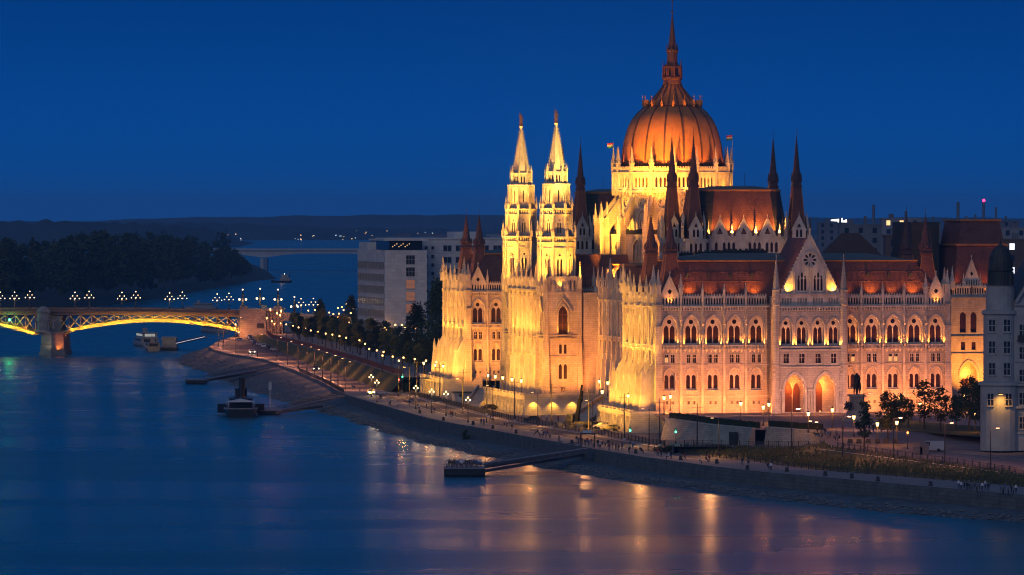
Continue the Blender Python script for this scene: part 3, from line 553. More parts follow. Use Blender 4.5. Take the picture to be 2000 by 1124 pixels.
for u, v in TW:
    m = MB()
    for z0, z1, r in ((26, 40.6, 4.15), (40.7, 47.8, 3.5), (47.8, 54, 2.9), (54, 57.5, 2.3)): m.fru(u, v, r-.15, z0, r-.15, z1, 8, R(22.5))
    m.fru(u, v, 4.9, 47.5, 4.9, 47.8, 8, R(22.5)) if False else None
    for z, r in ((40.4, 5.1), (47.6, 4.3), (53.9, 3.7)): m.fru(u, v, r, z, r, z+.3, 8, R(22.5))
    m.fru(u, v, 2.3, 57.4, .32, 69.0, 8, R(22.5))
    for a in range(8):
        t = R(45*a+22.5)
        for k in range(13): z = 58.2+k*.82; r = 2.3-(2.3-.32)*(z-57.4)/11.6; m.fru(u+(r+.08)*math.cos(t), v+(r+.08)*math.sin(t), .24, z, .06, z+.34, 4, t)
    m.fru(u, v, .3, 69, .6, 69.6, 8)
    part(m, 'openwork_spire', M_TRIM)
def fig_mb():
    m = MB(); m.lathe([(.5, 0), (.5, .4), (.25, .5), (.42, .6), (.38, 1.4), (.3, 2.0), (.36, 2.5), (.2, 2.75), (.22, 2.95), (.2, 3.2), (.04, 3.35)], 8); m.bar((.3, 0, 2.4), (.55, 0, 1.6), .1, 4); m.bar((-.3, 0, 2.4), (-.5, 0, 3.0), .1, 4); m.bar((-.5, 0, .5), (-.5, 0, 4.0), .05, 4); return m
fg = part(fig_mb(), 'spire_statue', M_SPIRE, (*TW[0], 69.6)); copies(fg, [((*TW[1], 69.6), 0)])
pins([(u+r*math.sin(R(45*k+22.5)), v-r*math.cos(R(45*k+22.5)), z, w, h) for u, v in TW for k in range(8) for r, z, w, h in ((4.8, 40.6, .7, 4.2), (4.05, 47.8, .6, 3.6), (2.75, 57.0, .45, 2.4), (4.75, 26.5, .8, 6))])
# tower feet and central front
TF = [(-4.3, 107.0), (-4.3, 152.0)]
m = MB(); m.panel(rect(-4.5, 4.5, 0, 30.6), [lancet(0, 2.5, 15.9, 21.0, 6), rect(-1.0, -.25, 11.0, 13.3), rect(.25, 1.0, 11.0, 13.3), lancet(-.65, .95, 4.6, 7.6, 4), lancet(.65, .95, 4.6, 7.6, 4), rect(-.5, .5, 1.4, 2.5)] +
        [lancet(-3.0+k, .5, 27.3, 29.2, 3) for k in range(7)], .6)
for z in (3.6, 10.2, 14.7, 15.4, 26.4): m.box(-4.6, 4.6, -.25, 0, z, z+.3)
band(m, lancet(0, 2.5, 15.9, 21.0, 6)[1:]+[(-1.25, 15.9)], lancet(0, 3.1, 15.9, 21, 6)[1:]+[(-1.55, 15.9)], 0, -.3); m.beam((-2.4, -.25, 21.6), (0, -.25, 25.2), .5, .35); m.beam((2.4, -.25, 21.6), (0, -.25, 25.2), .5, .35)
band(m, lancet(0, 2.6, 4.6, 7.8, 5, .7)[1:], lancet(0, 3.1, 4.6, 7.8, 5, .7)[1:], 0, -.2); m.box(-2, 2, -.7, 0, 14.9, 15.1); m.box(-2, 2, -.7, -.55, 15.6, 15.8)
for sx in (-1, 1):
    m.hull([(sx*4.3-.7, -1.1, 0), (sx*4.3+.7, -1.1, 0), (sx*4.3+.7, .3, 0), (sx*4.3-.7, .3, 0)], [(sx*4.3-.5, -.7, 14), (sx*4.3+.5, -.7, 14), (sx*4.3+.5, .3, 14), (sx*4.3-.5, .3, 14)])
    m.box(sx*4.3-.45, sx*4.3+.45, -.55, .3, 14, 27.5)
o = part(m, 'tower_foot', M_STONE, (.2, 107, 0))
for w, z0, z1, x in ((2.6, 15.9, 23.4, 0), (2.2, 11, 13.3, 0), (2.4, 4.6, 8.6, 0), (1.1, 1.4, 2.5, 0)): MB().add([(-w/2, .5, z0), (w/2, .5, z0), (w/2, .5, z1), (-w/2, .5, z1)], [(0, 1, 2, 3)]).build('pane', M_GLASS, o)
m = MB(); m.box(-.06, .06, .42, .48, 15.9, 22); m.box(-1.25, 1.25, .42, .48, 18.2, 18.34); m.box(-1.25, 1.25, .42, .48, 20.8, 20.94); m.build('glazing_bar', M_DOOR, o)
copies(o, [((.2, 152, 0), 0), ((-4.3, 111.5, 0), WST), ((-4.3, 156.5, 0), WST)])
m = MB()
for v in (107, 152): m.box(-3.7, 5.0, v+.75, v+9, 0, 30.0)
m.box(-3.4, 6, 116, 152, 0, 26.5); part(m, 'tower_core', M_STONE)
pins([(u, v, 27.5, .9, 7.0) for u, v in ((-4.5, 106.6), (-4.7, 116), (-4.7, 152), (-4.5, 161), (4.5, 106.6), (4.6, 116))])
# ribbed front between the towers: seven bays of tall lancets behind deep piers
m = MB(); m.panel(rect(0, 36, 0, 27), [lancet(36*(k+.5)/6, 2.4, z0, zs, 4) for k in range(6) for z0, zs in ((16, 22.6), (4.8, 8.8))] + [rect(36*(k+.5)/6-.8, 36*(k+.5)/6+.8, 11.4, 13.2) for k in range(6)], .8)
for z in (3.6, 10.4, 14.4, 15.0, 25.6): m.box(0, 36, -.3, 0, z, z+.35)
m.box(0, 36, -.9, 0, 26.6, 27.2)
o = part(m, 'river_front_wall', M_STONE, (-4.3, 152, 0), WST); MB().add([(0, .7, 4), (36, .7, 4), (36, .7, 25), (0, .7, 25)], [(0, 1, 2, 3)]).build('pane', M_GLASS, o)
def rib_mb(z1=27.5, flare=False, d=.85, w=.5):
    m = MB(); m.bar((-.32, -d*.55, 12.3), (-.32, -d*.55, z1-3), .13, 6); m.bar((.32, -d*.55, 12.3), (.32, -d*.55, z1-3), .13, 6)
    m.box(-.75, .75, -.06, .1, 0, 27.2)
    for z in (12.9, 17.6, 22): m.box(-.4, .4, -d-.1, 0, z-.35, z)
    m.hull([(-w*.6, -d-.2, 22.6), (w*.6, -d-.2, 22.6), (w*.6, .1, 22.6), (-w*.6, .1, 22.6)], [(-w*.5, -d, 23.4), (w*.5, -d, 23.4), (w*.5, .1, 23.4), (-w*.5, .1, 23.4)])
    m.box(-w/2, w/2, -d, .1, 12 if flare else 0, z1); m.box(-w*.7, w*.7, -d-.2, .1, 24.8, 25.4); m.box(-w*.65, w*.65, -d-.15, .1, 19.4, 19.8); m.box(-w*.65, w*.65, -d-.15, .1, 14.6, 15.0)
    if flare:
        m.hull([(-w/2, -d-2.6, 7.6), (w/2, -d-2.6, 7.6), (w/2, .1, 7.6), (-w/2, .1, 7.6)], [(-w/2, -d, 12), (w/2, -d, 12), (w/2, .1, 12), (-w/2, .1, 12)])
        m.hull([(-w*.8, -d-3.5, 0), (w*.8, -d-3.5, 0), (w*.8, .1, 0), (-w*.8, .1, 0)], [(-w*.55, -d-2.8, 7.6), (w*.55, -d-2.8, 7.6), (w*.55, .1, 7.6), (-w*.55, .1, 7.6)])
        m.fru(0, -d-2.4, .5, 7.6, .5, 8.6, 4, R(45)); m.fru(0, -d-2.4, .6, 8.6, .03, 11.2, 4, R(45))
    else:
        m.hull([(-w*.7, -d-.8, 0), (w*.7, -d-.8, 0), (w*.7, .1, 0), (-w*.7, .1, 0)], [(-w*.55, -d-.3, 9.8), (w*.55, -d-.3, 9.8), (w*.55, .1, 9.8), (-w*.55, .1, 9.8)])
    return m
ro = part(rib_mb(28.0), 'rib_buttress', M_TRIM, (-4.3, 122, 0), WST); copies(ro, [((-4.3, 116+6*k, 0), WST) for k in range(2, 6)])
pins([(-5.0, 116+6*k, 28, .85, 5.5) for k in range(0, 7)])
m = MB(); hs = [lancet(36*(k+.5)/28, .6, 27.6, 29.0, 3) for k in range(28)]; m.panel(rect(0, 36, 27.2, 30.2), hs, .4, -.4, back=True); part(m, 'arcade_parapet', M_TRIM, (-4.3, 152, 0), WST)
m = MB(); m.hull([(-3, 115.5, 27), (20, 115.5, 27), (20, 152.5, 27), (-3, 152.5, 27)], [(3, 120, 36), (20, 120, 36), (20, 148, 36), (3, 148, 36)]); part(m, 'wing_roof', M_ROOF)
# ---- pavilion river fronts (south-west and north-west), recessed wings, inner south walls ---------------------------
RP = 6.5; PW = [((0, 33.6-RP*k-.65, 0), WST) for k in range(5)] + [((0, 267.6-RP*k-.65, 0), WST) for k in range(5)]
B.add(PW)
fl = part(rib_mb(28, True, .85, .55), 'flared_buttress', M_TRIM, (0, 1.1, 0), WST); copies(fl, [((0, v, 0), WST) for v in [1.1+RP*k for k in range(1, 6)]+[235.1+RP*k for k in range(6)]])
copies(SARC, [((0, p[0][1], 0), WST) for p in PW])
pins([(-1.0, v, 28, .8, 4.2) for v in [1.1+RP*k for k in range(1, 5)]+[235.1+RP*k for k in range(1, 5)]] + [(-.8, v, 27.6, 1.5, 7.0) for v in (1.0, 33, 235, 267)])
for v in (34, 268): part(cornice_mb(34), 'cornice', M_TRIM, (0, v, 0), WST); part(course_mb(34, (3.8, 11.1, 14.5), .3), 'string_course', M_TRIM, (0, v, 0), WST)
m = MB(); m.panel(rect(0, 34, 27, 28.6), [], .3, -.5, back=True); 
NB = [((0.35, 234, 0), 0), ((5.55, 234, 0), 0), ((5.3, 115.5, 0), 0)]
B.add(NB); copies(SARC, [((5.55, 234, 0), 0), ((5.3, 115.5, 0), 0)]); copies(gb, [((.35+BW/2, 233.88, 0), 0)]); copies(pr, [((5.55, 234, 0), 0)]); copies(cb, [((.1, 234, 0), 0), ((10.6, 115.5, 0), 0)])
pins([(.1, 233.9, 28, 1.1, 5.0), (5.55, 233.8, 27.6, .6, 3.6)])
part(cornice_mb(10.5), 'cornice', M_TRIM, (0, 234, 0)); part(course_mb(10.5, (3.8, 11.1, 14.5)), 'string_course', M_TRIM, (0, 234, 0)); part(cornice_mb(5.2), 'cornice', M_TRIM, (5.3, 115.5, 0))
RW = [((9.8, 115.5-BW*k, 0), WST) for k in range(9)]
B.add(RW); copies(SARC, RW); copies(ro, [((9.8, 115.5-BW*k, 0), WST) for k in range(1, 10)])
part(cornice_mb(82), 'cornice', M_TRIM, (9.8, 116, 0), WST); part(course_mb(82, (3.8, 11.1, 14.5), .3), 'string_course', M_TRIM, (9.8, 116, 0), WST)
pins([(8.9, 115.5-BW*k, 28, .8, 5.2) for k in range(1, 10)] + [(8.6, 115.5-BW*5, 28, 1.4, 7.5)])
m = MB(); m.hull([(-3.0, 0, 0), (3.0, 0, 0), (3.0, 4, 0), (-3.0, 4, 0)], [(-.2, 1.5, 5.5), (.2, 1.5, 5.5), (.2, 4, 5.5), (-.2, 4, 5.5)])
g = part(m, 'hipped_dormer', M_ROOF, (10.8, 110, 27), WST); copies(g, [((10.8, v, 27), WST) for v in (98, 88, 78)])
# ---- east centre seen beyond the south-east corner --------------------------------------------------------------
EU, EV = 96.0, 85.0
m = MB(); m.panel(rect(0, 14, 0, 26), [lancet(4.6, 4.6, .6, 5.6, 7, .8), rect(2.6, 3.7, 12, 14), rect(5.4, 6.5, 12, 14), lancet(3.1, 1.6, 16.4, 20.6, 5, .7), lancet(5.9, 1.6, 16.4, 20.6, 5, .7)], .6)
for z in (10.8, 15.2, 25): m.box(0, 14, -.3, 0, z, z+.35)
band(m, lancet(4.6, 4.6, .6, 5.6, 7, .8)[1:], lancet(4.6, 5.4, .6, 5.6, 7, .79)[1:], 0, -.3)
o = part(m, 'east_wing_wall', M_STONE, (EU, EV, 0))
for x0, x1, z0, z1 in ((2.5, 3.8, 11.9, 14.1), (5.3, 6.6, 11.9, 14.1), (2.2, 4.0, 16.3, 22.1), (5.0, 6.8, 16.3, 22.1)): MB().add([(x0, .5, z0), (x1, .5, z0), (x1, .5, z1), (x0, .5, z1)], [(0, 1, 2, 3)]).build('pane', M_GLASS, o)
m = MB(); m.box(EU, EU+14, EV+3.2, EV+3.5, 0, 10); m.box(EU+.3, EU+16, EV+.6, EV+3.2, 9.8, 10.2); m.box(EU, EU+.8, EV+.6, EV+30, 0, 26); m.box(EU+.8, EU+20, EV+3.6, EV+34, 0, 26); m.box(EU+.8, EU+14, EV+.9, EV+3.6, 10.4, 26); m.box(60, EU, EV+12, EV+30, 0, 25); part(m, 'east_wing_core', M_STONE)
m = MB(); m.box(3.9, 5.3, 2.9, 3.15, .2, 4.6); part(m, 'door', M_DOOR, (EU, EV, 0))
copies(SARC, [((EU+.2, EV, 1), 0), ((EU+5.4, EV, 1), 0), ((EU+10.6, EV, 1), 0)])
m = MB(); a = lambda k, z: [(EU+1+k, EV+1.5+k, z), (EU+17-k, EV+1.5+k, z), (EU+17-k, EV+22-k, z), (EU+1+k, EV+22-k, z)]
m.hull(a(0, 26), a(1.6, 38.4)); m.hull(a(1.1, 38.4), a(1.1, 38.9), 1); m.hull(a(2.0, 38.9), a(2.9, 44.6)); m.hull(a(2.5, 44.6), a(2.5, 45.1), 1)
m.box(88.5, 95.8, EV+10, EV+28, 26, 44.4, 2)  # dark block paints in the unlit west face of the roof
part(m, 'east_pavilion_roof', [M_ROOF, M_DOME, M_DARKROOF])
copies(gb, [((EU+5.6, EV+.6, 3.0), 0, (.8, 1, 1))]); pins([(EU+.3, EV, 27.4, 1.0, 6.0), (EU-1.2, EV+2, 26.5, 1.3, 6.5), (EU+3.4, EV+.5, 28, .6, 3.6), (EU+7.8, EV+.5, 28, .6, 3.6)])
# ---- river terrace ------------------------------------------------------------------------------------------
TZ = -4.6
def terrace(u0, v0, v1, label=None):          # raised walk along the river front, open loggia of posts below it
    L = v1-v0; n = max(3, int(L/4.2)); m = MB()
    m.box(0, L, 0, .8, -.6, .35); m.box(-.1, L+.1, -.25, .9, .35, .6); m.box(0, L, .8, 9, -.4, 0)
    m.box(0, L, 2.6, 3.0, TZ, -.4)
    for k in range(n+1): x = L*k/n; m.box(x-.45, x+.45, -.12, .9, TZ, -.6); m.box(x-.55, x+.55, -.25, .9, TZ, TZ+.5); m.box(x-.5, x+.5, -.2, .85, .6, 1.0)
    part(m, 'terrace_wall', M_TERR, (u0, v1, 0), WST)
terrace(-10.2, 106, 158); terrace(-7.2, -2.5, 33); terrace(-7.2, 234, 268.5)
m = MB(); m.box(-10.2, 11, 104.6, 105.4, TZ, .5); m.box(-10.4, 11, 104.4, 105.6, .5, .8); m.box(-10.2, 10, 105.4, 107, -.4, 0)
for k in range(24): x = -2+k*.5; m.box(x, x+.2, 104.2, 104.5, -.6, .45)
part(m, 'terrace_end_wall', M_TERR)
for bx_ in ((-7.2, 4, 233, 233.8, TZ, .6), (-7.2, 1.5, -3.2, -2.4, TZ, .6), (-3, 10, 35, 36, TZ, .2)): part(MB().box(*bx_), 'terrace_end_wall', M_TERR)
m = MB(); m.hull([(.5, -4.2, TZ), (5.6, -4.2, TZ), (5.6, -1.6, TZ), (.5, -1.6, TZ)], [(.5, -4.2, .2), (1.6, -4.2, .2), (1.6, -1.6, .2), (.5, -1.6, .2)])
part(m, 'terrace_end_wall', M_TERR)
def ramp(p, q, w, za=0.0, zb=TZ):
    p, q = Vector(p), Vector(q); d = (q-p).normalized(); s = Vector((-d.y, d.x)); m = MB()
    c = [p, q, q+s*w, p+s*w]; m.hull([(a.x, a.y, TZ-.3) for a in c], [(a.x, a.y, z) for a, z in zip(c, (za, zb, zb, za))])
    for a in (0, w-.5):
        e = [p+s*a, q+s*a, q+s*(a+.5), p+s*(a+.5)]; m.hull([(b_.x, b_.y, z-.2) for b_, z in zip(e, (za, zb, zb, za))], [(b_.x, b_.y, z+.8) for b_, z in zip(e, (za, zb, zb, za))])
    n = int((q-p).length/1.2)
    for k in range(n):
        t = (k+.5)/n; c_ = p+(q-p)*t+s*(w/2); z = za+(zb-za)*t; h = d*.28; hw = s*(w/2-.55)
        m.hull([(*(c_-h-hw), z-.2), (*(c_+h-hw), z-.2), (*(c_+h+hw), z-.2), (*(c_-h+hw), z-.2)], [(*(c_-h-hw), z+.12), (*(c_+h-hw), z+.12), (*(c_+h+hw), z+.12), (*(c_-h+hw), z+.12)])
    return m
part(ramp((9.0, 101), (-15, 40), 6), 'stair_ramp', M_TERR); part(ramp((-8.5, 176), (-17, 154), 5), 'stair_ramp', M_TERR)
# ---- floodlighting ------------------------------------------------------------------------------------------
K = 1.6
strip(W(1, -5.6, .3), W(26, -5.6, .3), W(13, 0, 11), 4300*K, ORA); strip(W(44, -5.6, .3), W(69, -5.6, .3), W(56, 0, 11), 3600*K, ORA); strip(W(2, -19, .5), W(68, -19, .5), W(35, 0, 15), 6500*K, (1, .36, .20))  # outer row is an added fill that evens out the south front
for x in XS+XE:
    for dx in (-1.75, 1.75): spot(W(x+BW/2+dx, -.55, 16.0), W(x+BW/2+dx*.6, .25, 21), 900*K, AMB, 95, .9, .08)
for x in (-5.7, -1.95, 1.95, 5.7):
    for dx in (-1.5, 1.5): spot(W(GC+x+dx, GV-.5, 15.8), W(GC+x+dx*.7, GV+.25, 21), 800*K, AMB, 95, .9, .08)
for x in (-3.7, 3.7): bulb(W(GC+x-.2, GV+2.2, 6.2), 1500*K, ORA)
for x in (-5.9, 5.9): spot(W(GC+x, GV-.6, 28.1), W(GC+x*.55, GV+.1, 33), 2400*K, YEL, 100, .8, .1)
for x, pw in ((8, 900), (13, 400), (18.3, 450), (23.6, 900), (46, 250), (52, 800), (57, 450), (62, 900), (66, 500)): spot(W(x, .35, 27.9), W(x, 4.6, 32), pw*1.7*K, AMB, 110, 1.0, .15)
for x in (2.9, 67.2): spot(W(x, -.9, 25.2), W(x, .2, 29), 700*K, AMB, 90, .9, .1)
for x, pw in ((26.2, 700), (32, 1300), (38, 1500), (43.8, 1100)): spot(W(x, 56.4, 41.6), W(x, 58.4, 46), pw*4.0*K, (1, .34, .04), 105, 1.0, .15)
spot(W(30, 40, 34.4), W(36, 57, 40), 1300*K, (1, .42, .2), 70, .8); spot(W(44, 40, 34.4), W(44, 57, 40), 900*K, (1, .42, .2), 70, .8)
for v0, u0 in ((0, -25), (234, -25)):
    for k in range(4): v = v0+2+k*10; spot(W(u0, v-12, TZ+1), W(0, v+1, 17), (40000 if v0 == 0 else 30000)*K, YEL, 85, .8, .6)
    for k in range(6): spot(W(-5.4, v0-1.6+RP*k, .4), W(-.8, v0+1.1+RP*k, 12), 1900*K, YEL, 95, .8, .1); spot(W(-1.9, v0-1.6+RP*k, 12.6), W(-.6, v0+1.1+RP*k, 21), 1700*K, YEL, 95, .9, .1)
spot(W(-9, 222, 1), W(5, 234, 12), 26000*K, AMB, 90, .7); spot(W(8, 218, 1), W(6, 234, 16), 16000*K, AMB, 80, .7)
for k in range(5): v = 112+k*10; spot(W(-31, v-15, TZ+1), W(-4.3, v, 18), 40000*K, YEL, 80, .8, .6)
for k in range(6): spot(W(-8.6, 113.4+6*k, .5), W(-4.9, 116+6*k, 12), 1800*K, YEL, 95, .8, .1); spot(W(-5.9, 113.4+6*k, 15.4), W(-4.8, 116+6*k, 23), 1700*K, YEL, 95, .9, .1)
spot(W(-12, 90, 1), W(0, 107, 15), 34000*K, AMB, 80, .7); spot(W(3, 96, 1), W(4, 110, 12), 9000*K, ORA, 80, .8)
for k in range(4): spot(W(3.5, 110-11*k, .6), W(9.8, 108-11*k, 9), 13000*K, AMB, 95, .8)
for dx in (-1.0, 1.0): spot(W(.2+dx, 106.2, 15.9), W(.2+dx*.6, 107.2, 22), 900*K, YEL, 90, .9, .08)
for u, v in TW:
    for du, dv, z, tz, pw in ((-10, -11, 27.5, 40, 25000), (7, -11, 27.5, 42, 26000), (-13, 5, 27.5, 40, 14000), (-7, -8, 30, 58, 20000), (-5, -7.5, 41, 62, 14000), (4, -8, 41, 62, 9000)): spot(W(u+du, v+dv, z), W(u, v, tz), pw*K, YEL, 55, .7, .3)
    for a in (-45, 0, 45, -90): t = R(a); spot(W(u+4.9*math.sin(t), v-4.9*math.cos(t), 28), W(u+3.6*math.sin(t), v-3.6*math.cos(t), 36), 1100*K, YEL, 100, .9, .1)
for u, v, z, tu_, tv, tz, pw in ((12, 104, 30, 24, 125, 44, 70000), (28, 96, 34.5, 32, 120, 46, 40000), (6, 122, 36.5, 20, 130, 46, 60000), (50, 100, 34.5, 44, 122, 50, 20000), (20, 100, 33.8, 27, 118, 36, 26000)): spot(W(u, v, z), W(tu_, tv, tz), pw*K, YEL if u < 20 else AMB, 75, .8, .3)
for k in range(16): a = R(22.5*k); spot(W(DU+16.4*math.sin(a), DV-16.4*math.cos(a), 51.9), W(DU+15.0*math.sin(a), DV-15.0*math.cos(a), 56.5), 1500*K, YEL, 110, .9, .1)
for k in range(16): a = R(22.5*k); pw = 1000*(1+.62*math.cos(a+R(60))); spot(W(DU+14.6*math.sin(a), DV-14.6*math.cos(a), 58.9), W(DU+11.6*math.sin(a), DV-11.6*math.cos(a), 68), pw*K, ORA, 95, .9, .1)
spot(W(12, 92, 35.5), W(30, 124, 61), 430000*K, (1, .31, .02), 27, .9, .4); spot(W(52, 92, 35.5), W(40, 124, 61), 70000*K, (1, .36, .05), 27, .9, .4)
for u, v in TW: spot(W(u+8, v-32, 36), W(u, v, 62), 230000*K, (1, .58, .10), 26, .8, .4); spot(W(u-34, v-6, -3), W(u, v, 62), 520000*K, (1, .58, .10), 18, .8, .4)
bulb(W(DU+3.9, DV-3.9, 83.4), 160*K, ORA); bulb(W(DU-3.9, DV-3.9, 83.4), 160*K, ORA)
for u, v in TS[:2]+TS[4:6]: spot(W(u-3, v-9, 33.6), W(u, v, 40), 2600*K, AMB, 80, .8)
spot(W(EU+2, EV-9, .5), W(EU+5, EV, 12), 15000*K, AMB, 95, .7); spot(W(EU+9, EV-9, .5), W(EU+8, EV, 14), 11000*K, AMB, 95, .7); bulb(W(EU+4.6, EV+1.8, 6), 700*K, ORA)
for x in (1.0, 9.4): spot(W(EU+x, EV+.8, 27), W(EU+x, EV+3, 32), 1500*K, ORA, 95, .9)
for v0, v1, u in ((106, 158, -10.2), (-2.5, 33, -7.2), (234, 268, -7.2)):
    n = int((v1-v0)/4.2)
    for k in range(n): spot(W(u+1.8, v0+(v1-v0)*(k+.5)/n, -.7), W(u+1.0, v0+(v1-v0)*(k+.5)/n, TZ), 900*K, YEL, 120, .8, .08)
for u in (-8, -3, 2, 7): spot(W(u, 103.8, -.8), W(u, 104.6, TZ), 1100*K, YEL, 110, .8, .08)
# ================================================================ WATER, BANKS, GROUND
M_WATER = bpy.data.materials.new('river_water'); M_WATER.use_nodes = True
n_ = M_WATER.node_tree; b_ = n_.nodes['Principled BSDF']; b_.inputs['Base Color'].default_value = (.0006, .095, .150, 1); b_.inputs['Roughness'].default_value = .16; b_.inputs['IOR'].default_value = 1.33
g_ = n_.nodes.new('ShaderNodeNewGeometry'); h1 = None
for sc_, st, ds in (((.02, .05, 1), .3, 1.0), ((.12, .5, 1), .3, .15)):
    vm = n_.nodes.new('ShaderNodeVectorMath'); vm.operation = 'MULTIPLY'; vm.inputs[1].default_value = sc_; n_.links.new(g_.outputs['Position'], vm.inputs[0])
    nz = n_.nodes.new('ShaderNodeTexNoise'); nz.inputs['Scale'].default_value = 1; nz.inputs['Detail'].default_value = 5; n_.links.new(vm.outputs[0], nz.inputs['Vector'])
    bp = n_.nodes.new('ShaderNodeBump'); bp.inputs['Strength'].default_value = st; bp.inputs['Distance'].default_value = ds; n_.links.new(nz.outputs['Fac'], bp.inputs['Height'])
    if h1: n_.links.new(h1.outputs[0], bp.inputs['Normal'])
    h1 = bp
n_.links.new(h1.outputs[0], b_.inputs['Normal'])
vm = n_.nodes.new('ShaderNodeVectorMath'); vm.operation = 'MULTIPLY'; vm.inputs[1].default_value = (.006, .02, 1); n_.links.new(g_.outputs['Position'], vm.inputs[0])
nz = n_.nodes.new('ShaderNodeTexNoise'); nz.inputs['Scale'].default_value = 1; nz.inputs['Detail'].default_value = 4; n_.links.new(vm.outputs[0], nz.inputs['Vector'])
mr = n_.nodes.new('ShaderNodeMapRange'); mr.inputs[1].default_value = .3; mr.inputs[2].default_value = .7; mr.inputs[3].default_value = .22; mr.inputs[4].default_value = .33
n_.links.new(nz.outputs['Fac'], mr.inputs[0]); n_.links.new(mr.outputs[0], b_.inputs['Roughness'])
m = MB(); m.add([(-9000, -300, 0), (9000, -300, 0), (9000, 12200, 0), (-9000, 12200, 0)], [(0, 1, 2, 3)]); struct(m.build('river_water', M_WATER))
M_ASPH = mat('asphalt', (.075, .07, .072), .75, .3, .15, .05, 3)
M_PAVE = mat('promenade_paving', (.22, .20, .19), .8, .2, .25, .05, 2)
M_PLAZA = mat('plaza_paving', (.16, .14, .14), .8, .25, .2, .05, 2)
M_WALLST = mat('quay_wall_stone', (.11, .12, .115), .85, .35, .35, .3, 2.0, courses=(1.6, .7, .05))
M_BANK = mat('bank_stone_pitching', (.085, .11, .125), .9, .45, .25, .35, 1.2)
M_ROCK = mat('riprap_stone', (.13, .145, .15), .9, .4, .7, .3, 3)
M_GRASS = mat('night_grass', (.05, .065, .022), .95, .4, .4, .4, 4)
M_SLOPE = mat('rough_grass_slope', (.095, .09, .035), .95, .5, .3, .5, 3)
M_RETW = mat('pale_retaining_stone', (.30, .28, .25), .85, .3, .3, .3, 2.5, courses=(.9, .4, .04))
M_EARTH = mat('dark_ground', (.045, .05, .04), .95, .3, .02)
M_WHITE = mat('white_road_paint', (.7, .68, .62), .7, .15, 2)
M_IRON = mat('dark_iron', (.035, .032, .032), .5, .2, 2)
M_PALE = mat('pale_painted_metal', (.45, .45, .47), .5, .15, 1)
QY = [(700, 190), (795, 140), (886, 91.7), (941.5, 62.4), (975, 44.4), (1032, 25.6), (1066, 16.6), (1098, 9.1), (1150, -3), (1204, -16.6), (1226, -21), (1392, -47.4), (1500, -58), (1621, -72), (1713, -86), (1760, -101), (1818, -112), (1884, -112), (1962, -109.6), (2060, -104), (2250, -92), (2600, -62)]
WY = [(700, 186), (795, 133), (873.8, 90.4), (902.5, 70), (920, 58.5), (986, 34.7), (1007, 25), (1023, 18.6), (1069, 6.2), (1112, -4.6), (1162, -16.8), (1233, -30.6), (1341, -47), (1398, -58.6), (1453, -68), (1600, -91), (1721, -106.6), (1800, -119), (1863, -127), (1940, -129), (2060, -120), (2250, -108), (2600, -80)]
TY = [(1408, -29), (1425, -33), (1568, -50), (1741, -73), (1859, -91), (1990, -101), (2150, -95), (2600, -56)]
ZQ = [(700, 4), (1650, 4), (1880, 6.6), (2100, 7.4), (2600, 8)]
def ip(T, y):
    if y <= T[0][0]: return T[0][1]
    for (a, p), (b, q) in zip(T, T[1:]):
        if y <= b: t = (y-a)/(b-a); return p+(q-p)*t
    return T[-1][1]
def sm(T, y, r=14): return sum(ip(T, y+d*r) for d in (-1, -.5, 0, .5, 1))/5
YS = [700+12*k for k in range(159)]
xq = lambda y: sm(QY, y); xw = lambda y: sm(WY, y)+1.1*math.sin(y*.11)+.6*math.sin(y*.31+1); zq = lambda y: ip(ZQ, y); xt = lambda y: sm(TY, y)
def sheet(name, rows, m, kind='structure', smooth=True):     # rows of points, one row per station
    k = len(rows[0]); mb = MB(); mb.add([p for r in rows for p in r], [(i*k+j, i*k+j+1, (i+1)*k+j+1, (i+1)*k+j) for i in range(len(rows)-1) for j in range(k-1)])
    o = mb.build(name, m, smooth=smooth)
    if kind: struct(o, kind)
    return o
sheet('quay', [[(xq(y), y, zq(y)), (xq(y)+300 if y < 1411 else max(xq(y)+1, xt(y)+2), y, zq(y))] for y in YS], M_PAVE)
qn = lambda y, d: (xq(y)+d*.93, y+d*.25)
sheet('quay_road', [[(*qn(y, 8.5), zq(y)+.006), (*qn(y, 18), zq(y)+.006)] for y in YS if 1000 < y < 1420], M_ASPH)
sheet('quay_road', [[(*qn(y, 3.0), zq(y)+.008), (min(xt(y)-3.4, xq(y)+40) if y > 1420 else qn(y, 18)[0], y, zq(y)+.008)] for y in YS if y > 1426], M_ASPH)
for d, y0, y1 in ((8.9, 1010, 1420), (17.6, 1010, 1410), (4.0, 1450, 1830), (12.5, 1470, 1780)):
    sheet('road_marking', [[(*qn(y, d), zq(y)+.016), (*qn(y, d+.3), zq(y)+.016)] for y in YS if y0 < y < y1], M_WHITE)
m = MB()
for k in range(13): y = 1040+k*30; m.add([(*qn(y, 13.1), 4.016), (*qn(y, 13.4), 4.016), (*qn(y+9, 13.4), 4.016), (*qn(y+9, 13.1), 4.016)], [(0, 1, 2, 3)])
for k in range(8): y = 1404; x = qn(y, 8.9+k*1.1); m.add([(x[0], y, 4.017), (x[0]+.6, y, 4.017), (x[0]+.6-1.5, y+7, 4.017), (x[0]-1.5, y+7, 4.017)], [(0, 1, 2, 3)])
struct(m.build('road_marking', M_WHITE))
sheet('kerb', [[(*qn(y, .02), zq(y)+.25), (*qn(y, .7), zq(y)+.25), (*qn(y, .7), zq(y))] for y in YS], M_PAVE, smooth=False)
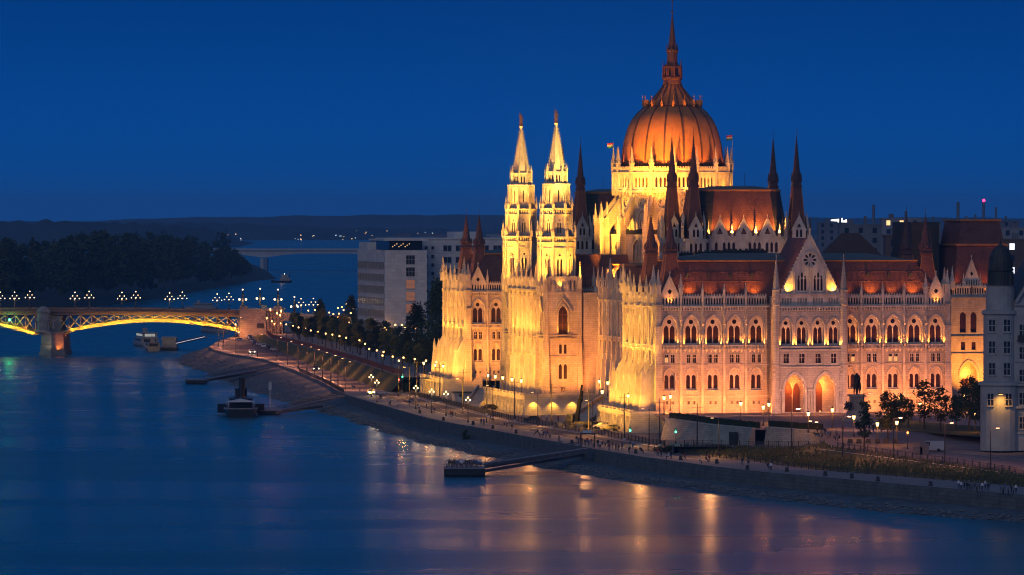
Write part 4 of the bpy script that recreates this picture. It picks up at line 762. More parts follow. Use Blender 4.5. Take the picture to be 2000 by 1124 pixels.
# river bank: wall, ledge and stone pitching
def bank_row(y):
    a, w, z = xq(y), xw(y), zq(y); f = max(0, min(1, (y-1330)/120)); zb = 1.5*(1-f)+(z-.6)*f; L = w-a
    return [(a+.02, y, z+.25), (a-.15-.4*f, y, zb), (a+L*.3, y, 1.3*(1-f)+(z*.62)*f), (a+L*.5, y, 1.0*(1-f)+(z*.42+.15)*f), (a+L*.56, y, .8*(1-f)+z*.36*f), (a+L*.8, y, .45*(1-f)+z*.16*f), (w, y, -.25)]
rows = [bank_row(700+4*k) for k in range(475)]
sheet('quay_wall', [r[:2] for r in rows], M_WALLST, smooth=False)
sheet('river_bank', [r[1:] for r in rows], M_BANK)
m = MB(); rnd = random.Random(3)
ico = [(0, 0, 1), (.9, 0, .2), (.2, .9, .3), (-.8, .4, .2), (-.6, -.7, .25), (.4, -.8, .2), (0, 0, -.6)]; icf = [(0, 1, 2), (0, 2, 3), (0, 3, 4), (0, 4, 5), (0, 5, 1), (6, 2, 1), (6, 3, 2), (6, 4, 3), (6, 5, 4), (6, 1, 5)]
for i in range(5200):                       # loose stones along the water line
    y = rnd.uniform(860, 1850); t = rnd.uniform(.52, 1.03) if y < 1400 else rnd.choice((rnd.uniform(.8, 1.03), rnd.uniform(.3, 1.0))); r = bank_row(y); a, w = r[0][0], r[-1][0]; s = rnd.uniform(.18, .62)
    x = a+(w-a)*t; z = ip([(.3, r[2][2]), (.5, r[3][2]), (.56, r[4][2]), (.8, r[5][2]), (1, -.2)], t); c, sn = math.cos(i), math.sin(i)
    m.add([(x+s*(c*px-sn*py), y+s*(sn*px+c*py), z+s*.7*pz) for px, py, pz in ico], icf)
m.build('riprap', M_ROCK)['kind'] = 'stuff'
# upper ground north of the parliament, slope up to it
Y2 = [1411+14*k for k in range(86)]
sheet('upper_quay_ground', [[(xt(y), y, 8.4), (900 if y < 1500 else 3000, y, 8.4)] for y in Y2], M_PAVE)
sheet('grass_slope', [[(xt(y)-4.2, y, zq(y)-.02), (xt(y)-3.9, y, zq(y)+.5), (xt(y), y, 8.42)] for y in Y2 if y < 2000], M_GRASS)
m = MB(); m.add([(-56, 2590, 8.4), (6000, 2590, 8.4), (9000, 12000, 8.4), (-160, 12000, 8.4), (-75, 5200, 8.4)], [(0, 1, 2, 3, 4)]); m.add([(-56, 2590, 8.4), (-75, 5200, 8.4), (-160, 12000, 8.4), (-190, 12000, -1), (-105, 5200, -1), (-86, 2590, -1)], [(0, 1, 4, 5), (1, 2, 3, 4)]); struct(m.build('east_bank_ground', M_EARTH))
m = MB(); m.add([(-26, 1395, 8.38), (-26, 1412, 8.38), (3000, 1412, 8.38), (3000, 1395, 8.38)], [(0, 3, 2, 1)]); m.add([W(9, 34, 0), W(500, 34, 0), W(500, 270, 0), W(9, 270, 0)], [(0, 1, 2, 3)]); m.add([W(-4.3, 106, -.01), W(9, 106, -.01), W(9, 162, -.01), W(-4.3, 162, -.01)], [(0, 1, 2, 3)]); struct(m.build('palace_ground', M_PAVE))
# plaza south of the palace, falling gently to the south-west; terrace and walls towards the quay
SWALL = [(33.0, 1143), (34.7, 1082), (51.7, 1048), (53.4, 1052), (65.2, 1047), (63.8, 1023), (80.5, 982), (97, 937), (112, 892), (150, 800)]
zp = lambda p: min(8.4, 5.0 + max(0, (p[1]-930))*.0175 + max(0, (p[1]-1020))*.022)
rows = []
for i in range(len(SWALL)):
    x, y = SWALL[i]; z = zp((x, y)) if i > 4 else 8.4
    rows.append([(x, y, z), (x+25, y+12, max(z, zp((x, y+12)))), (x+70, y+40, max(z, zp((x, y+40)))), (x+400, y+110, 8.4)])
mb = MB(); G = 40
for i in range(G+1):
    y = 800+i*(1165-800)/G; xl = ip(sorted([(b, a) for a, b in SWALL if (a, b) not in ((53.4, 1052), (51.7, 1048))]), y)
    for j in range(9): x = xl+(0, 2, 6, 12, 25, 50, 90, 160, 400)[j]; mb.v.append((x, y, zp((x, y)) if y < 1046 else 8.4))
mb.f = [(i*9+j, i*9+j+1, (i+1)*9+j+1, (i+1)*9+j) for i in range(G) for j in range(8)]; mb.m = [0]*len(mb.f); struct(mb.build('plaza', M_PLAZA, smooth=True))
SB = [(30, 1062), (46.6, 1023), (60.7, 978), (72, 960), (91, 926), (109, 884), (146, 795)]
ST_ = [(34.4, 1047), (65, 1046), (63.7, 1023), (80.5, 982), (97, 937), (112, 892), (150, 800)]
def res(P_, n):
    L = [0]
    for a, b in zip(P_, P_[1:]): L.append(L[-1]+math.dist(a, b))
    return [(ip(list(zip(L, [p[0] for p in P_])), L[-1]*k/n), ip(list(zip(L, [p[1] for p in P_])), L[-1]*k/n)) for k in range(n+1)]
m = MB(); lo, hi = res(SB, 60), res([(34.4, 1047), (65, 1040), (66, 1022), (80.5, 982), (97, 937), (112, 892), (150, 800)], 60)
sheet('grass_slope', [[(*a, 4.02), (a[0]*.6+b[0]*.4, a[1]*.6+b[1]*.4, 4.5), (a[0]*.25+b[0]*.75, a[1]*.25+b[1]*.75, zz-.1), (*b, zz)] for a, b in zip(lo, hi) for zz in [max(4.3, 5.5 if b[1] > 1030 else zp(b))]], M_SLOPE)
m = MB(); m.add([(33, 1100, 5.5), (34.2, 1046.6, 5.5), (66, 1039.5, 5.5), (66, 1100, 5.5)], [(0, 1, 2, 3)]); m.add([(33, 1100, 5.5), (34.2, 1046.6, 5.5), (34.2, 1046.6, 3.9), (33, 1100, 3.9)], [(0, 3, 2, 1)]); struct(m.build('lower_terrace', M_PLAZA))
# quay promenade tall grass along the slope
m = MB(); rnd = random.Random(5)
for i in range(9000):
    t = rnd.random(); k = int(t*59); f_ = t*59-k; a = [lo[k][j]+(lo[k+1][j]-lo[k][j])*f_ for j in (0, 1)]; b = [hi[k][j]+(hi[k+1][j]-hi[k][j])*f_ for j in (0, 1)]; s = rnd.uniform(.05, .97)
    x, y = a[0]+(b[0]-a[0])*s, a[1]+(b[1]-a[1])*s; z = 4.0+(max(4.3, 5.5 if b[1] > 1030 else zp(b))-4.0)*s; h = rnd.uniform(.25, .8)*(1.4 if rnd.random() < .1 else 1); w = rnd.uniform(.1, .3); q = rnd.uniform(0, 3.1)
    m.add([(x-w*math.cos(q), y-w*math.sin(q), z-.15), (x+w*math.cos(q), y+w*math.sin(q), z-.15), (x+w*.5+rnd.uniform(-.2, .2), y, z+h), (x-w*.5, y, z+h*.8)], [(0, 1, 2, 3)])
m.build('tall_grass', M_SLOPE)['kind'] = 'stuff'
def bat_wall(pts, ztop, zbot, batter, th=.8):  # battered stone wall along pts, coping on top
    m = MB()
    for (p, q, za, zb) in zip(pts, pts[1:], ztop, ztop[1:]):
        p, q = Vector(p), Vector(q); d = (q-p).normalized(); n = Vector((d.y, -d.x))
        m.hull([(*(p+n*batter), zbot), (*(q+n*batter), zbot), (*(q-n*th), zbot), (*(p-n*th), zbot)], [(*p, za), (*q, zb), (*(q-n*th), zb), (*(p-n*th), za)])
        m.hull([(*(p+n*.12), za), (*(q+n*.12), zb), (*(q-n*(th+.1)), zb), (*(p-n*(th+.1)), za)], [(*(p+n*.12), za+.22), (*(q+n*.12), zb+.22), (*(q-n*(th+.1)), zb+.22), (*(p-n*(th+.1)), za+.22)], 1)
    return m
W1, W2 = [(33.6, 1082), (42, 1064), (51.0, 1050)], [(54.2, 1054), (60, 1050), (65.4, 1048)]
o = thing('retaining_wall', 'long pale stone retaining wall with a barred doorway below the clipped hedge', 'wall', (0, 0, 0))
bat_wall(W1, (9.9, 9.4, 9.1), 5.4, 1.2).build('wall_body', [M_RETW, M_TERR], o)
m = MB(); q = Vector((47.6, 1053.4)); d = Vector((9, -14)).normalized(); nn = Vector((d.y, -d.x))
c = lambda s_, t_: (q+d*s_+nn*t_)
m.hull([(*c(-1.1, .9), 5.5), (*c(1.1, .9), 5.5), (*c(1.1, .2), 5.5), (*c(-1.1, .2), 5.5)], [(*c(-1.1, .9), 8.3), (*c(1.1, .9), 8.3), (*c(1.1, .2), 8.3), (*c(-1.1, .2), 8.3)])
for k in range(7): m.bar((*c(-.9+.3*k, .98), 5.6), (*c(-.9+.3*k, .98), 8.1), .04, 4)
m.build('barred_door', M_IRON, o)
o = thing('retaining_wall', 'shorter pale stone retaining wall beside the steps where people sit', 'wall', (0, 0, 0)); bat_wall(W2, (9.2, 8.9, 8.7), 5.4, 1.0).build('wall_body', [M_RETW, M_TERR], o)
M_HEDGE = mat('clipped_hedge_leaves', (.022, .032, .014), .9, .5, 1.5, .5, 6)
def hedge(pts, zs, lab, seed):
    m = MB(); rnd = random.Random(seed)
    for (p, q, za, zb) in zip(pts, pts[1:], zs, zs[1:]):
        p, q = Vector(p), Vector(q); d = (q-p).normalized(); n = Vector((d.y, -d.x))
        m.hull([(*(p-n*.9), za-.1), (*(q-n*.9), zb-.1), (*(q-n*2.2), zb-.1), (*(p-n*2.2), za-.1)], [(*(p-n*.95), za+1.1), (*(q-n*.95), zb+1.1), (*(q-n*2.1), zb+1.1), (*(p-n*2.1), za+1.1)])
        for i in range(1500):
            t = rnd.random(); c = p+(q-p)*t; z = za+(zb-za)*t+rnd.uniform(-.1, 1.28); c = c-n*(rnd.uniform(.78, 2.2)); s = rnd.uniform(.06, .16); a = rnd.uniform(0, 6)
            m.add([(c.x-s*math.cos(a), c.y-s*math.sin(a), z-s), (c.x+s*math.cos(a), c.y+s*math.sin(a), z-s*.3), (c.x+s*.3, c.y, z+s)], [(0, 1, 2)])
    return tag(m.build('hedge', M_HEDGE), lab, 'hedge')
hedge(W1, (10.1, 9.6, 9.3), 'long dark clipped hedge on top of the stone wall with the barred doorway', 1); hedge(W2, (9.4, 9.1, 8.9), 'short dark clipped hedge above the wall beside the seated people', 2)
o = thing('stone_steps', 'pale stone steps with a sloping cheek wall beside the short hedge', 'steps', (66.0, 1046, 5.5)); st = MB()
for k in range(9):
    s_ = MB(); s_.box(0, 4.5, .38*k, 3.9, .33*k, .33*k+.33); s_.build('step', M_TERR, o)
m = MB(); m.hull([(-.5, -.3, 0), (0, -.3, 0), (0, 3.6, 0), (-.5, 3.6, 0)], [(-.5, -.3, .6), (0, -.3, .6), (0, 3.6, 3.7), (-.5, 3.6, 3.7)]); m.build('cheek_wall', M_RETW, o)
struct(MB().box(66, 72, 1049.9, 1060, 8.2, 8.39).build('steps_landing_ground', M_PLAZA))
# lawn of the plaza, light paths
m = MB(); m.add([gp(1700, 838, 8.42), gp(1930, 855, 8.42), gp(1935, 835, 8.42), gp(1720, 818, 8.42)], [(0, 1, 2, 3)]); struct(m.build('lawn', M_GRASS))
m = MB(); m.add([gp(1600, 846, 8.41), gp(1720, 846, 8.41), gp(1700, 836, 8.41), gp(1602, 836, 8.41)], [(0, 1, 2, 3)]); m.add([gp(1650, 862, 7.6), gp(1900, 872, 7.6), gp(1900, 866, 7.6), gp(1660, 852, 7.6)], [(0, 1, 2, 3)]); 
def hug(px0, py0, px1, py1, w):
    out = []
    for k in range(25):
        t = k/24; p = gp(px0+(px1-px0)*t, py0+(py1-py0)*t, 6.2); 
        for _ in range(6): z = zp(p) if p.y < 1046 else 8.4; p = gp(px0+(px1-px0)*t, py0+(py1-py0)*t, z)
        out.append(p)
    return [[(p.x, p.y, zp(p)+.05), (p.x+w*.3, p.y+w, zp((p.x, p.y+w))+.05)] for p in out]
sheet('plaza_road', hug(1640, 880, 2080, 938, 9), M_ASPH); sheet('tram_kerb', [[(a[0], a[1], a[2]+.1), (a[0]+.2, a[1]+.5, a[2]+.1)] for a, b in hug(1600, 879, 2080, 941, 1)], M_WHITE); sheet('tram_kerb', [[(a[0], a[1], a[2]+.06), (a[0]+.1, a[1]+.35, a[2]+.06)] for a, b in hug(1790, 878, 2080, 908, 1)], M_WHITE)
# island, far bank, hills
m = MB(); isl = [(-205, 4330), (-215, 4230), (-224, 3900), (-232, 3300), (-250, 2980), (-330, 2800), (-600, 2720), (-2500, 2700), (-2500, 7000), (-600, 6900), (-260, 5200)]
def land(pts, z, inset, nm, m_):
    c = Vector((sum(p[0] for p in pts)/len(pts), sum(p[1] for p in pts)/len(pts))); up = []
    for p in pts: d = (c-Vector(p)); d.normalize(); up.append((p[0]+d.x*inset, p[1]+d.y*inset, z))
    mb = MB(); k = len(pts); mb.add([(*p, -.3) for p in pts]+up, [(i, (i+1) % k, k+(i+1) % k, k+i) for i in range(k)] + [tuple(range(k, 2*k))]); return struct(mb.build(nm, m_))
land(isl[::-1], 4.5, 26, 'island_ground', M_EARTH)
def ridge(nm, Y, pts, m_, depth=1500, seed=1, rough=4):
    rnd = random.Random(seed); k = 160; x0, x1 = pts[0][0], pts[-1][0]; rows = []
    for i in range(k+1):
        px = x0+(x1-x0)*i/k; py = ip(pts, px); z = CAMZ-(py-425)*Y/FPX + rnd.uniform(-rough, rough); X = (px-1000)/FPX*Y
        rows.append([(X, Y-60, -1), (X, Y-20, z*.55), (X, Y+30, z), (X*1.1, Y+depth, z*.5)])
    return struct(sheet(nm, rows, m_))
M_HILL = mat('wooded_hill', (.03, .04, .03), .95, .4, .01, .6, .05)
ridge('hills', 15500, [(-1500, 430), (150, 433), (330, 426), (520, 423), (700, 421), (960, 420), (1300, 424), (1700, 426), (3000, 424)], M_HILL, 3000, 1, 2.5)
ridge('far_bank', 11900, [(-1500, 436), (0, 436), (380, 436), (520, 441), (700, 447), (900, 450), (1300, 452), (3000, 448)], M_HILL, 3000, 2, 5)
ridge('wooded_hills', 9000, [(-1500, 430), (0, 434), (120, 432), (250, 436), (330, 440), (400, 446), (440, 470), (470, 488)], M_HILL, 1500, 3, 5)
# ================================================================ THE NEAR BRIDGE
BY = 1940.0; S_B = FPX/BY; bx = lambda px: (px-1000)/S_B; bz = lambda py: CAMZ-(py-425)/S_B
M_BRST = mat('bridge_limestone', (.30, .27, .24), .85, .3, .4, .3, 2, courses=(1.6, .8, .05))
M_BRIR = mat('bridge_iron', (.16, .10, .07), .55, .3, .8)
M_GOLD = mat('yellow_painted_arch_iron', (.42, .33, .12), .5, .2, 1)
BR = thing('river_bridge', 'long arched iron bridge with glowing yellow ribs and a stone pier crossing the river', 'bridge', (0, BY, 0))
def bpart(mb, name, m_, parent=None): return mb.build(name, m_, parent or BR)
XA = bx(468); XP = bx(103); BW_ = 24.0
DZ = [(bx(-200), 18.2), (XP, 18.1), (bx(300), 18.0), (XA, 17.2), (bx(700), 14.0)]; dz = lambda x: ip(DZ, x)
m = MB(); X_ = [bx(-200)+ (bx(470)-bx(-200))*k/60 for k in range(61)]
for a, b in zip(X_, X_[1:]):
    za, zb = dz(a), dz(b)
    m.hull([(a, .3, za-2.4), (b, .3, zb-2.4), (b, BW_-.3, zb-2.4), (a, BW_-.3, za-2.4)], [(a, .3, za-1.2), (b, .3, zb-1.2), (b, BW_-.3, zb-1.2), (a, BW_-.3, za-1.2)])
    m.hull([(a, -.3, za-1.2), (b, -.3, zb-1.2), (b, BW_+.3, zb-1.2), (a, BW_+.3, za-1.2)], [(a, -.3, za-.9), (b, -.3, zb-.9), (b, BW_+.3, zb-.9), (a, BW_+.3, za-.9)])
bpart(m, 'deck', M_BRIR)
for yy in (0, BW_-.2):
    m = MB()
    for a, b in zip(X_, X_[1:]):
        m.beam((a, yy+.1, dz(a)+.1), (b, yy+.1, dz(b)+.1), .3, .18); m.beam((a, yy+.1, dz(a)-.8), (b, yy+.1, dz(b)-.8), .25, .2); m.box(a-.12, a+.12, yy, yy+.25, dz(a)-.9, dz(a)+.15)
        for k in range(6): x = a+(b-a)*(k+.5)/6; m.box(x-.14, x+.14, yy+.06, yy+.14, dz(a)-.8, dz(a))
    bpart(m, 'parapet', M_BRIR)
def arch(xl, zl, xr, zr, zc, yy):
    m = MB(); pts = []
    for k in range(33):
        t = k/32; x = xl+(xr-xl)*t; zc_ = zl+(zr-zl)*t; pts.append((x, zc_+(zc-(zl+zr)/2)*4*t*(1-t)))
    for (a, za), (b, zb) in zip(pts, pts[1:]):
        m.hull([(a, yy, za-.75), (b, yy, zb-.75), (b, yy+.5, zb-.75), (a, yy+.5, za-.75)], [(a, yy, za+.5), (b, yy, zb+.5), (b, yy+.5, zb+.5), (a, yy+.5, za+.5)])
        m.box(a-.08, a+.08, yy-.12, yy, za-.7, za+.45); m.hull([(a, yy-.25, za-.8), (b, yy-.25, zb-.8), (b, yy+.75, zb-.8), (a, yy+.75, za-.8)], [(a, yy-.25, za-.65), (b, yy-.25, zb-.65), (b, yy+.75, zb-.65), (a, yy+.75, za-.65)]); m.hull([(a, yy-.25, za+.45), (b, yy-.25, zb+.45), (b, yy+.75, zb+.45), (a, yy+.75, za+.45)], [(a, yy-.25, za+.6), (b, yy-.25, zb+.6), (b, yy+.75, zb+.6), (a, yy+.75, za+.6)])
    return m, pts
SP = [(bx(112), bz(652), bx(466), bz(645), 13.6), (bx(-240), bz(650), bx(68), bz(652), 13.6)]
for (xl, zl, xr, zr, zc) in SP:
    for yy in (1.0, 8.0, 15.5, 22.5):
        mb, pts = arch(xl, zl, xr, zr, zc, yy); bpart(mb, 'arch_rib', M_GOLD)
        if yy == 1.0:
            for k in [i for i in range(0, 32, 1)]:
                (a, za), (b, zb) = pts[k], pts[min(32, k+1)]
                top = dz(a)-2.5
                if top-max(za, zb) > 1.1 and k % 2 == 0 and k+2 <= 32:
                    c, zc_ = pts[k+2]
                    mm = MB(); mm.beam((a, yy+.2, za+.5), (c, yy+.2, top), .25, .3); bpart(mm, 'lattice_brace', M_GOLD)
                    mm = MB(); mm.beam((a, yy+.35, top), (c, yy+.35, zc_+.5), .25, .3); bpart(mm, 'lattice_brace', M_GOLD)
                    mm = MB(); mm.box(c-.15, c+.15, yy, yy+.4, zc_+.5, top); bpart(mm, 'spandrel_post', M_BRIR)
        else:
            mm = MB()
            for k in range(0, 33, 2): a, za = pts[k]; mm.box(a-.2, a+.2, yy, yy+.4, za, dz(a)-2.4)
            bpart(mm, 'spandrel_post', M_BRIR)
    for k in range(1, 32, 2):
        t = k/32; x = xl+(xr-xl)*t; z = zl+(zr-zl)*t+(zc-(zl+zr)/2)*4*t*(1-t); 
        spot((x, BY-2.0, z-1.2), (x+.8, BY+1, z+.5), 1800, (1, .55, .06), 130, .8, .1)
m = MB(); hexa = lambda k, y0, y1: [(XP-3.6*k, y0), (XP, y0-3.6*k), (XP+3.6*k, y0), (XP+3.6*k, y1), (XP, y1+3.6*k), (XP-3.6*k, y1)]
m.hull([(*p, -1) for p in hexa(1.5, -3, BW_+3)], [(*p, 1.2) for p in hexa(1.45, -3, BW_+3)]); m.hull([(*p, 1.2) for p in hexa(1.32, -2.6, BW_+2.6)], [(*p, 8.2) for p in hexa(1.18, -2.4, BW_+2.4)]); m.hull([(*p, 8.2) for p in hexa(1.36, -2.6, BW_+2.6)], [(*p, 9.0) for p in hexa(1.36, -2.6, BW_+2.6)])
m.box(XP-3.2, XP+3.2, 1.2, BW_-1.2, 9, 15.4)
bpart(m, 'pier', M_BRST)
xt_ = bx(86)
m = MB(); m.lathe([(3.2, 9), (3.1, 9.8), (2.6, 10.2), (2.5, 13.2), (2.7, 13.6), (2.4, 16.4), (2.75, 16.8), (2.75, 17.4), (2.3, 17.9), (1.6, 18.7), (.5, 19.2)], 10, xt_, -3.0)
for k in range(5): a = R(-150+30*k); m.fru(xt_+2.55*math.cos(a), -3+2.55*math.sin(a), .28, 10.2, .2, 13.4, 5)
bpart(m, 'pier_turret', M_BRST)
fig = MB(); fig.lathe([(.5, 10.4), (.55, 11.4), (.35, 12.4), (.5, 13.0), (.25, 13.4), (.3, 13.8), (.05, 14.1)], 8, XP+.6, -4.4); fig.bar((XP+.6, -4.4, 13), (XP+2.2, -4.0, 14.2), .25, 5); fig.bar((XP+.6, -4.4, 13), (XP-.8, -4.2, 14.4), .3, 5, .1); bpart(fig, 'winged_figure', M_BRST)
for dx in (3, 5.5): spot((XP+dx, BY-6, 1.6), (XP+2, BY-1, 9), 1200, ORA, 80, .8); 
spot((XP+6, BY+8, 6.5), (XP+3, BY+6, 12), 1500, ORA, 90, .8); spot((XP-2, BY-10, 1.6), (XP-1, BY-3, 8), 500, WARM, 80, .8)
# abutment with inscription tablet and land span
m = MB(); m.box(XA, bx(520), -1, BW_+1, 4, 17.4); m.box(XA-.3, bx(552), -1.4, BW_+1.4, 17.4, 18.1); m.box(bx(520), bx(550), .6, BW_, 4, 17.4)
for k in range(5): x = bx(523)+k*1.4; m.box(x-.35, x+.35, -.6, .6, 7.6, 16.6); m.box(x-.45, x+.45, -.8, .6, 6.5, 7.6)
for x in (bx(476), bx(543)): m.box(x-1.6, x+1.6, -1.2, 2.2, 18.1, 19.2)
for x in (bx(510),): m.box(x-1.2, x+1.2, BW_-2.2, BW_+1.2, 18.1, 19.2)
bpart(m, 'abutment', M_BRST)
bpart(MB().box(bx(502), bx(516), -1.15, -1.0, bz(641), bz(632)), 'inscription_tablet', M_IRON)
m = MB(); X2 = [bx(552)+(bx(720)-bx(552))*k/12 for k in range(13)]
for a, b in zip(X2, X2[1:]): m.hull([(a, 0, dz(a)-2.6), (b, 0, dz(b)-2.6), (b, BW_, dz(b)-2.6), (a, BW_, dz(a)-2.6)], [(a, 0, dz(a)-.2), (b, 0, dz(b)-.2), (b, BW_, dz(b)-.2), (a, BW_, dz(a)-.2)]); m.beam((a, .1, dz(a)+.3), (b, .1, dz(b)+.3), .3, .9)
m.box(bx(640), bx(655), .5, BW_-.5, 8, dz(bx(645))-2.5)
bpart(m, 'land_span', M_BRST)
# ================================================================ THE FAR ROAD BRIDGE
FY = 5064.0; fs = FPX/FY; fx = lambda px: (px-1000)/fs; fz = lambda py: CAMZ-(py-425)/fs
M_CONC = mat('grey_bridge_steel', (.34, .36, .38), .7, .15, .05)
F = thing('far_road_bridge', 'distant low grey girder bridge on thick piers beyond the island', 'bridge', (0, FY, 0))
m = MB(); xs_ = [fx(380)+(fx(1400)-fx(380))*k/80 for k in range(81)]
def fdep(x):
    d = min(abs(x-fx(p)) for p in (515, 300, 760, 1010, 1260)); return 4.5+4.5*max(0, 1-d/42)**1.6
for a, b in zip(xs_, xs_[1:]): za = fz(487); m.hull([(a, 2, za-fdep(a)), (b, 2, za-fdep(b)), (b, 24, za-fdep(b)), (a, 24, za-fdep(a))], [(a, 2, za-1.4), (b, 2, za-1.4), (b, 24, za-1.4), (a, 24, za-1.4)]); m.box(a, b, 0, 26, za-1.4, za-.5); m.box(a, b, 0, .3, za-.5, za+.6)
m.build('girder', M_CONC, F)
for p in (515, 760, 300, 1010):
    m = MB(); m.ext([(fx(p)-3.6, 0), (fx(p), -4), (fx(p)+3.6, 0), (fx(p)+3.6, 26), (fx(p), 30), (fx(p)-3.6, 26)], -1, fz(499)-3.2); m.build('pier', M_CONC, F)
# ================================================================ OTHER BUILDINGS
M_CONCR = mat('pale_concrete_panels', (.58, .56, .52), .85, .15, .12, .15, 1.5, courses=(2.4, 1.3, .03))
M_CREAM = mat('cream_render', (.31, .305, .30), .85, .25, .3, .1, 3)
M_WIN = mat('dark_office_glass', (.02, .025, .03), .12, 0, spec=.6)
M_WINLIT = mat('reddish_lit_office_glass', (.2, .08, .05), .3, 0, em=(1, .38, .2), es=.22)
M_COOL = mat('cool_lit_glass', (.3, .3, .3), .3, 0, em=(.85, .9, 1), es=1.6)
M_WARMW = mat('warm_lit_glass', (.3, .2, .1), .3, 0, em=(1, .6, .25), es=1.6)
OB = thing('office_building', 'pale modernist office block with long window rows standing beyond the promenade trees', 'building', (-45.2, 1760, 8.4), TH)
m = MB(); m.box(0, 15.2, 0, 58, 0, 33.4); m.box(0, 15.2, 0, 58, 33.4, 33.9); m.box(2, 14, 3, 30, 34, 37.3, 1); m.box(-.4, 15.5, -.2, 32, 37.3, 37.9); m.box(.6, 12.5, 40, 58.5, 33.9, 36.5)
m.build('front_block', [M_CONCR, M_WIN], OB)
m = MB(); m.box(4.6, 72, 21, 44, 0, 37.6); m.box(4.2, 72.4, 20.6, 44.4, 37.6, 38.2); m.box(30, 40, 26, 40, 38.2, 40.4); m.build('rear_block', M_CONCR, OB)
def wframe(w, h, nx, nz, gl):
    m = MB(); m.add([(0, .0, 0), (w, .0, 0), (w, .0, h), (0, .0, h)], [(0, 1, 2, 3)], 1)
    for i in range(nx+1): x = w*i/nx; m.box(x-.07, x+.07, -.09, .0, 0, h)
    for i in range(nz+1): z = h*i/nz; m.box(0, w, -.07, .0, z-.07, z+.07)
    m.box(-.12, w+.12, -.2, .0, -.25, -.07); return m, [M_TERR, gl]
mb, ml = wframe(2.8, 2.5, 2, 1, M_WIN); ww = mb.build('window', ml, OB, (-.02, 57, 5.6), WST); copies(ww, [((-.02, 57-3.5*k, 5.6+4.3*r), WST) for r in range(6) for k in range(16) if r or k])
mb, ml = wframe(3.2, 3.2, 3, 2, M_WIN); ws = mb.build('window', ml, OB, (7.6, -.02, 3), 0); copies(ws, [((7.6, -.02, 7.2), 0), ((7.6, -.02, 24.6), 0), ((7.6, -.02, 28.9), 0)])
mb, ml = wframe(3.2, 3.2, 3, 2, M_WINLIT); ws = mb.build('window', ml, OB, (7.6, -.02, 11.6), 0); ws['label'] = 'dim reddish lit window'; copies(ws, [((7.6, -.02, 15.9), 0), ((7.6, -.02, 20.2), 0)])
mb, ml = wframe(1.1, 1.2, 1, 1, M_WIN); w3 = mb.build('window', ml, OB, (15.8, 20.98, 3), 0); copies(w3, [((15.8+2.4*c_, 20.98, 3+3.1*r), 0) for r in range(11) for c_ in range(3) if r or c_])
mb, ml = wframe(3.0, 2.1, 2, 1, M_WIN); w3 = mb.build('window', ml, OB, (25, 20.98, 4), 0); copies(w3, [((25+4.6*c_, 20.98, 4+4.2*r), 0) for r in range(8) for c_ in range(9) if r or c_])
m = MB()
for k in range(9): m.box(3.2+k*.75, 3.45+k*.75, 2.9, 2.98, 35.0+.5*(k*7 % 3), 35.3+.5*(k*7 % 3))
m.build('terrace_light', M_WARMW, OB)
for k in range(5): bulb((-41+k*2.5, 1757, 39.2-8.4+13), 25, WARM, .1) if False else None
# cream corner house at the plaza edge
HZ = 6.6; HX, HY = 100.0, 1004.0
CH = thing('corner_house', 'cream corner apartment house with a dark domed turret at the plaza edge', 'building', (HX, HY, HZ), R(4))
m = MB(); m.lathe([(4.1, 0), (4.1, 13.2), (4.6, 13.3), (4.5, 13.9), (3.5, 14.1), (3.5, 27.5), (3.9, 27.8), (3.8, 28.4), (3.0, 28.6), (2.9, 33.4), (3.2, 33.6)], 20, -.4, 2.5); m.box(2.0, 34, 0, 22, 0, 30)
m.hull([(2, 0, 30), (34, 0, 30), (34, 22, 30), (2, 22, 30)], [(10, .6, 42), (30, .6, 42), (30, 18, 42), (10, 18, 42)])
m.build('wall', M_CREAM, CH)
for z, d in ((3.4, .25), (13.2, .9), (18.0, .2), (8.6, .7), (29.5, .6)): m = MB(); m.box(2.0, 34, -d, 0, z, z+.45); m.build('cornice', M_CREAM, CH)
m = MB(); m.hull([(9, -.5, 30), (9.4, -.5, 30), (9.4, 1, 30), (9, 1, 30)], [(11, -.5, 42), (11.4, -.5, 42), (11.4, 1, 42), (11, 1, 42)]); m.beam((2.2, -.3, 30.1), (9.8, -.3, 42.4), 1.2, .5); m.build('gable_edge', M_CREAM, CH)
m = MB(); m.hull([(2, .8, 30), (34, .8, 30), (34, 22, 30), (2, 22, 30)], [(9.6, 1.2, 42.5), (30, 1.2, 42.5), (30, 16, 42.5), (9.6, 16, 42.5)]); m.build('roof', M_DARKROOF, CH)
m = MB(); m.lathe([(2.4, 33.5), (2.4, 36.4), (2.7, 36.6), (2.7, 36.9), (2.5, 37.1), (2.5, 38.2), (2.2, 39.6), (1.6, 40.9), (.8, 41.6), (.3, 41.9), (.15, 42.5), (.05, 43.2)], 16, -.4, 2.5)
for k in range(8): a = R(45*k); m.box(-.4+2.4*math.cos(a)-.25, -.4+2.4*math.cos(a)+.25, 2.5+2.4*math.sin(a)-.25, 2.5+2.4*math.sin(a)+.25, 33.6, 36.4)
m.build('turret_dome', M_DARKROOF, CH, smooth=False)
mb, ml = wframe(1.5, 2.5, 2, 2, M_WIN); w4 = mb.build('window', ml, CH, (3.0, -.03, 4.4), 0)
pl = [((x, -.03, z), 0) for z in (9.3, 14.0, 18.6, 23.2) for x in (3.0, 5.6, 9.2, 12.5)] + [((5.9, -.03, 4.4), 0), ((9.2, -.03, 4.4), 0), ((12.5, -.03, 4.4), 0), ((5.6, -.03, 27), 0), ((9.6, -.03, 32.5), 0), ((12.5, -.03, 32.5), 0)]
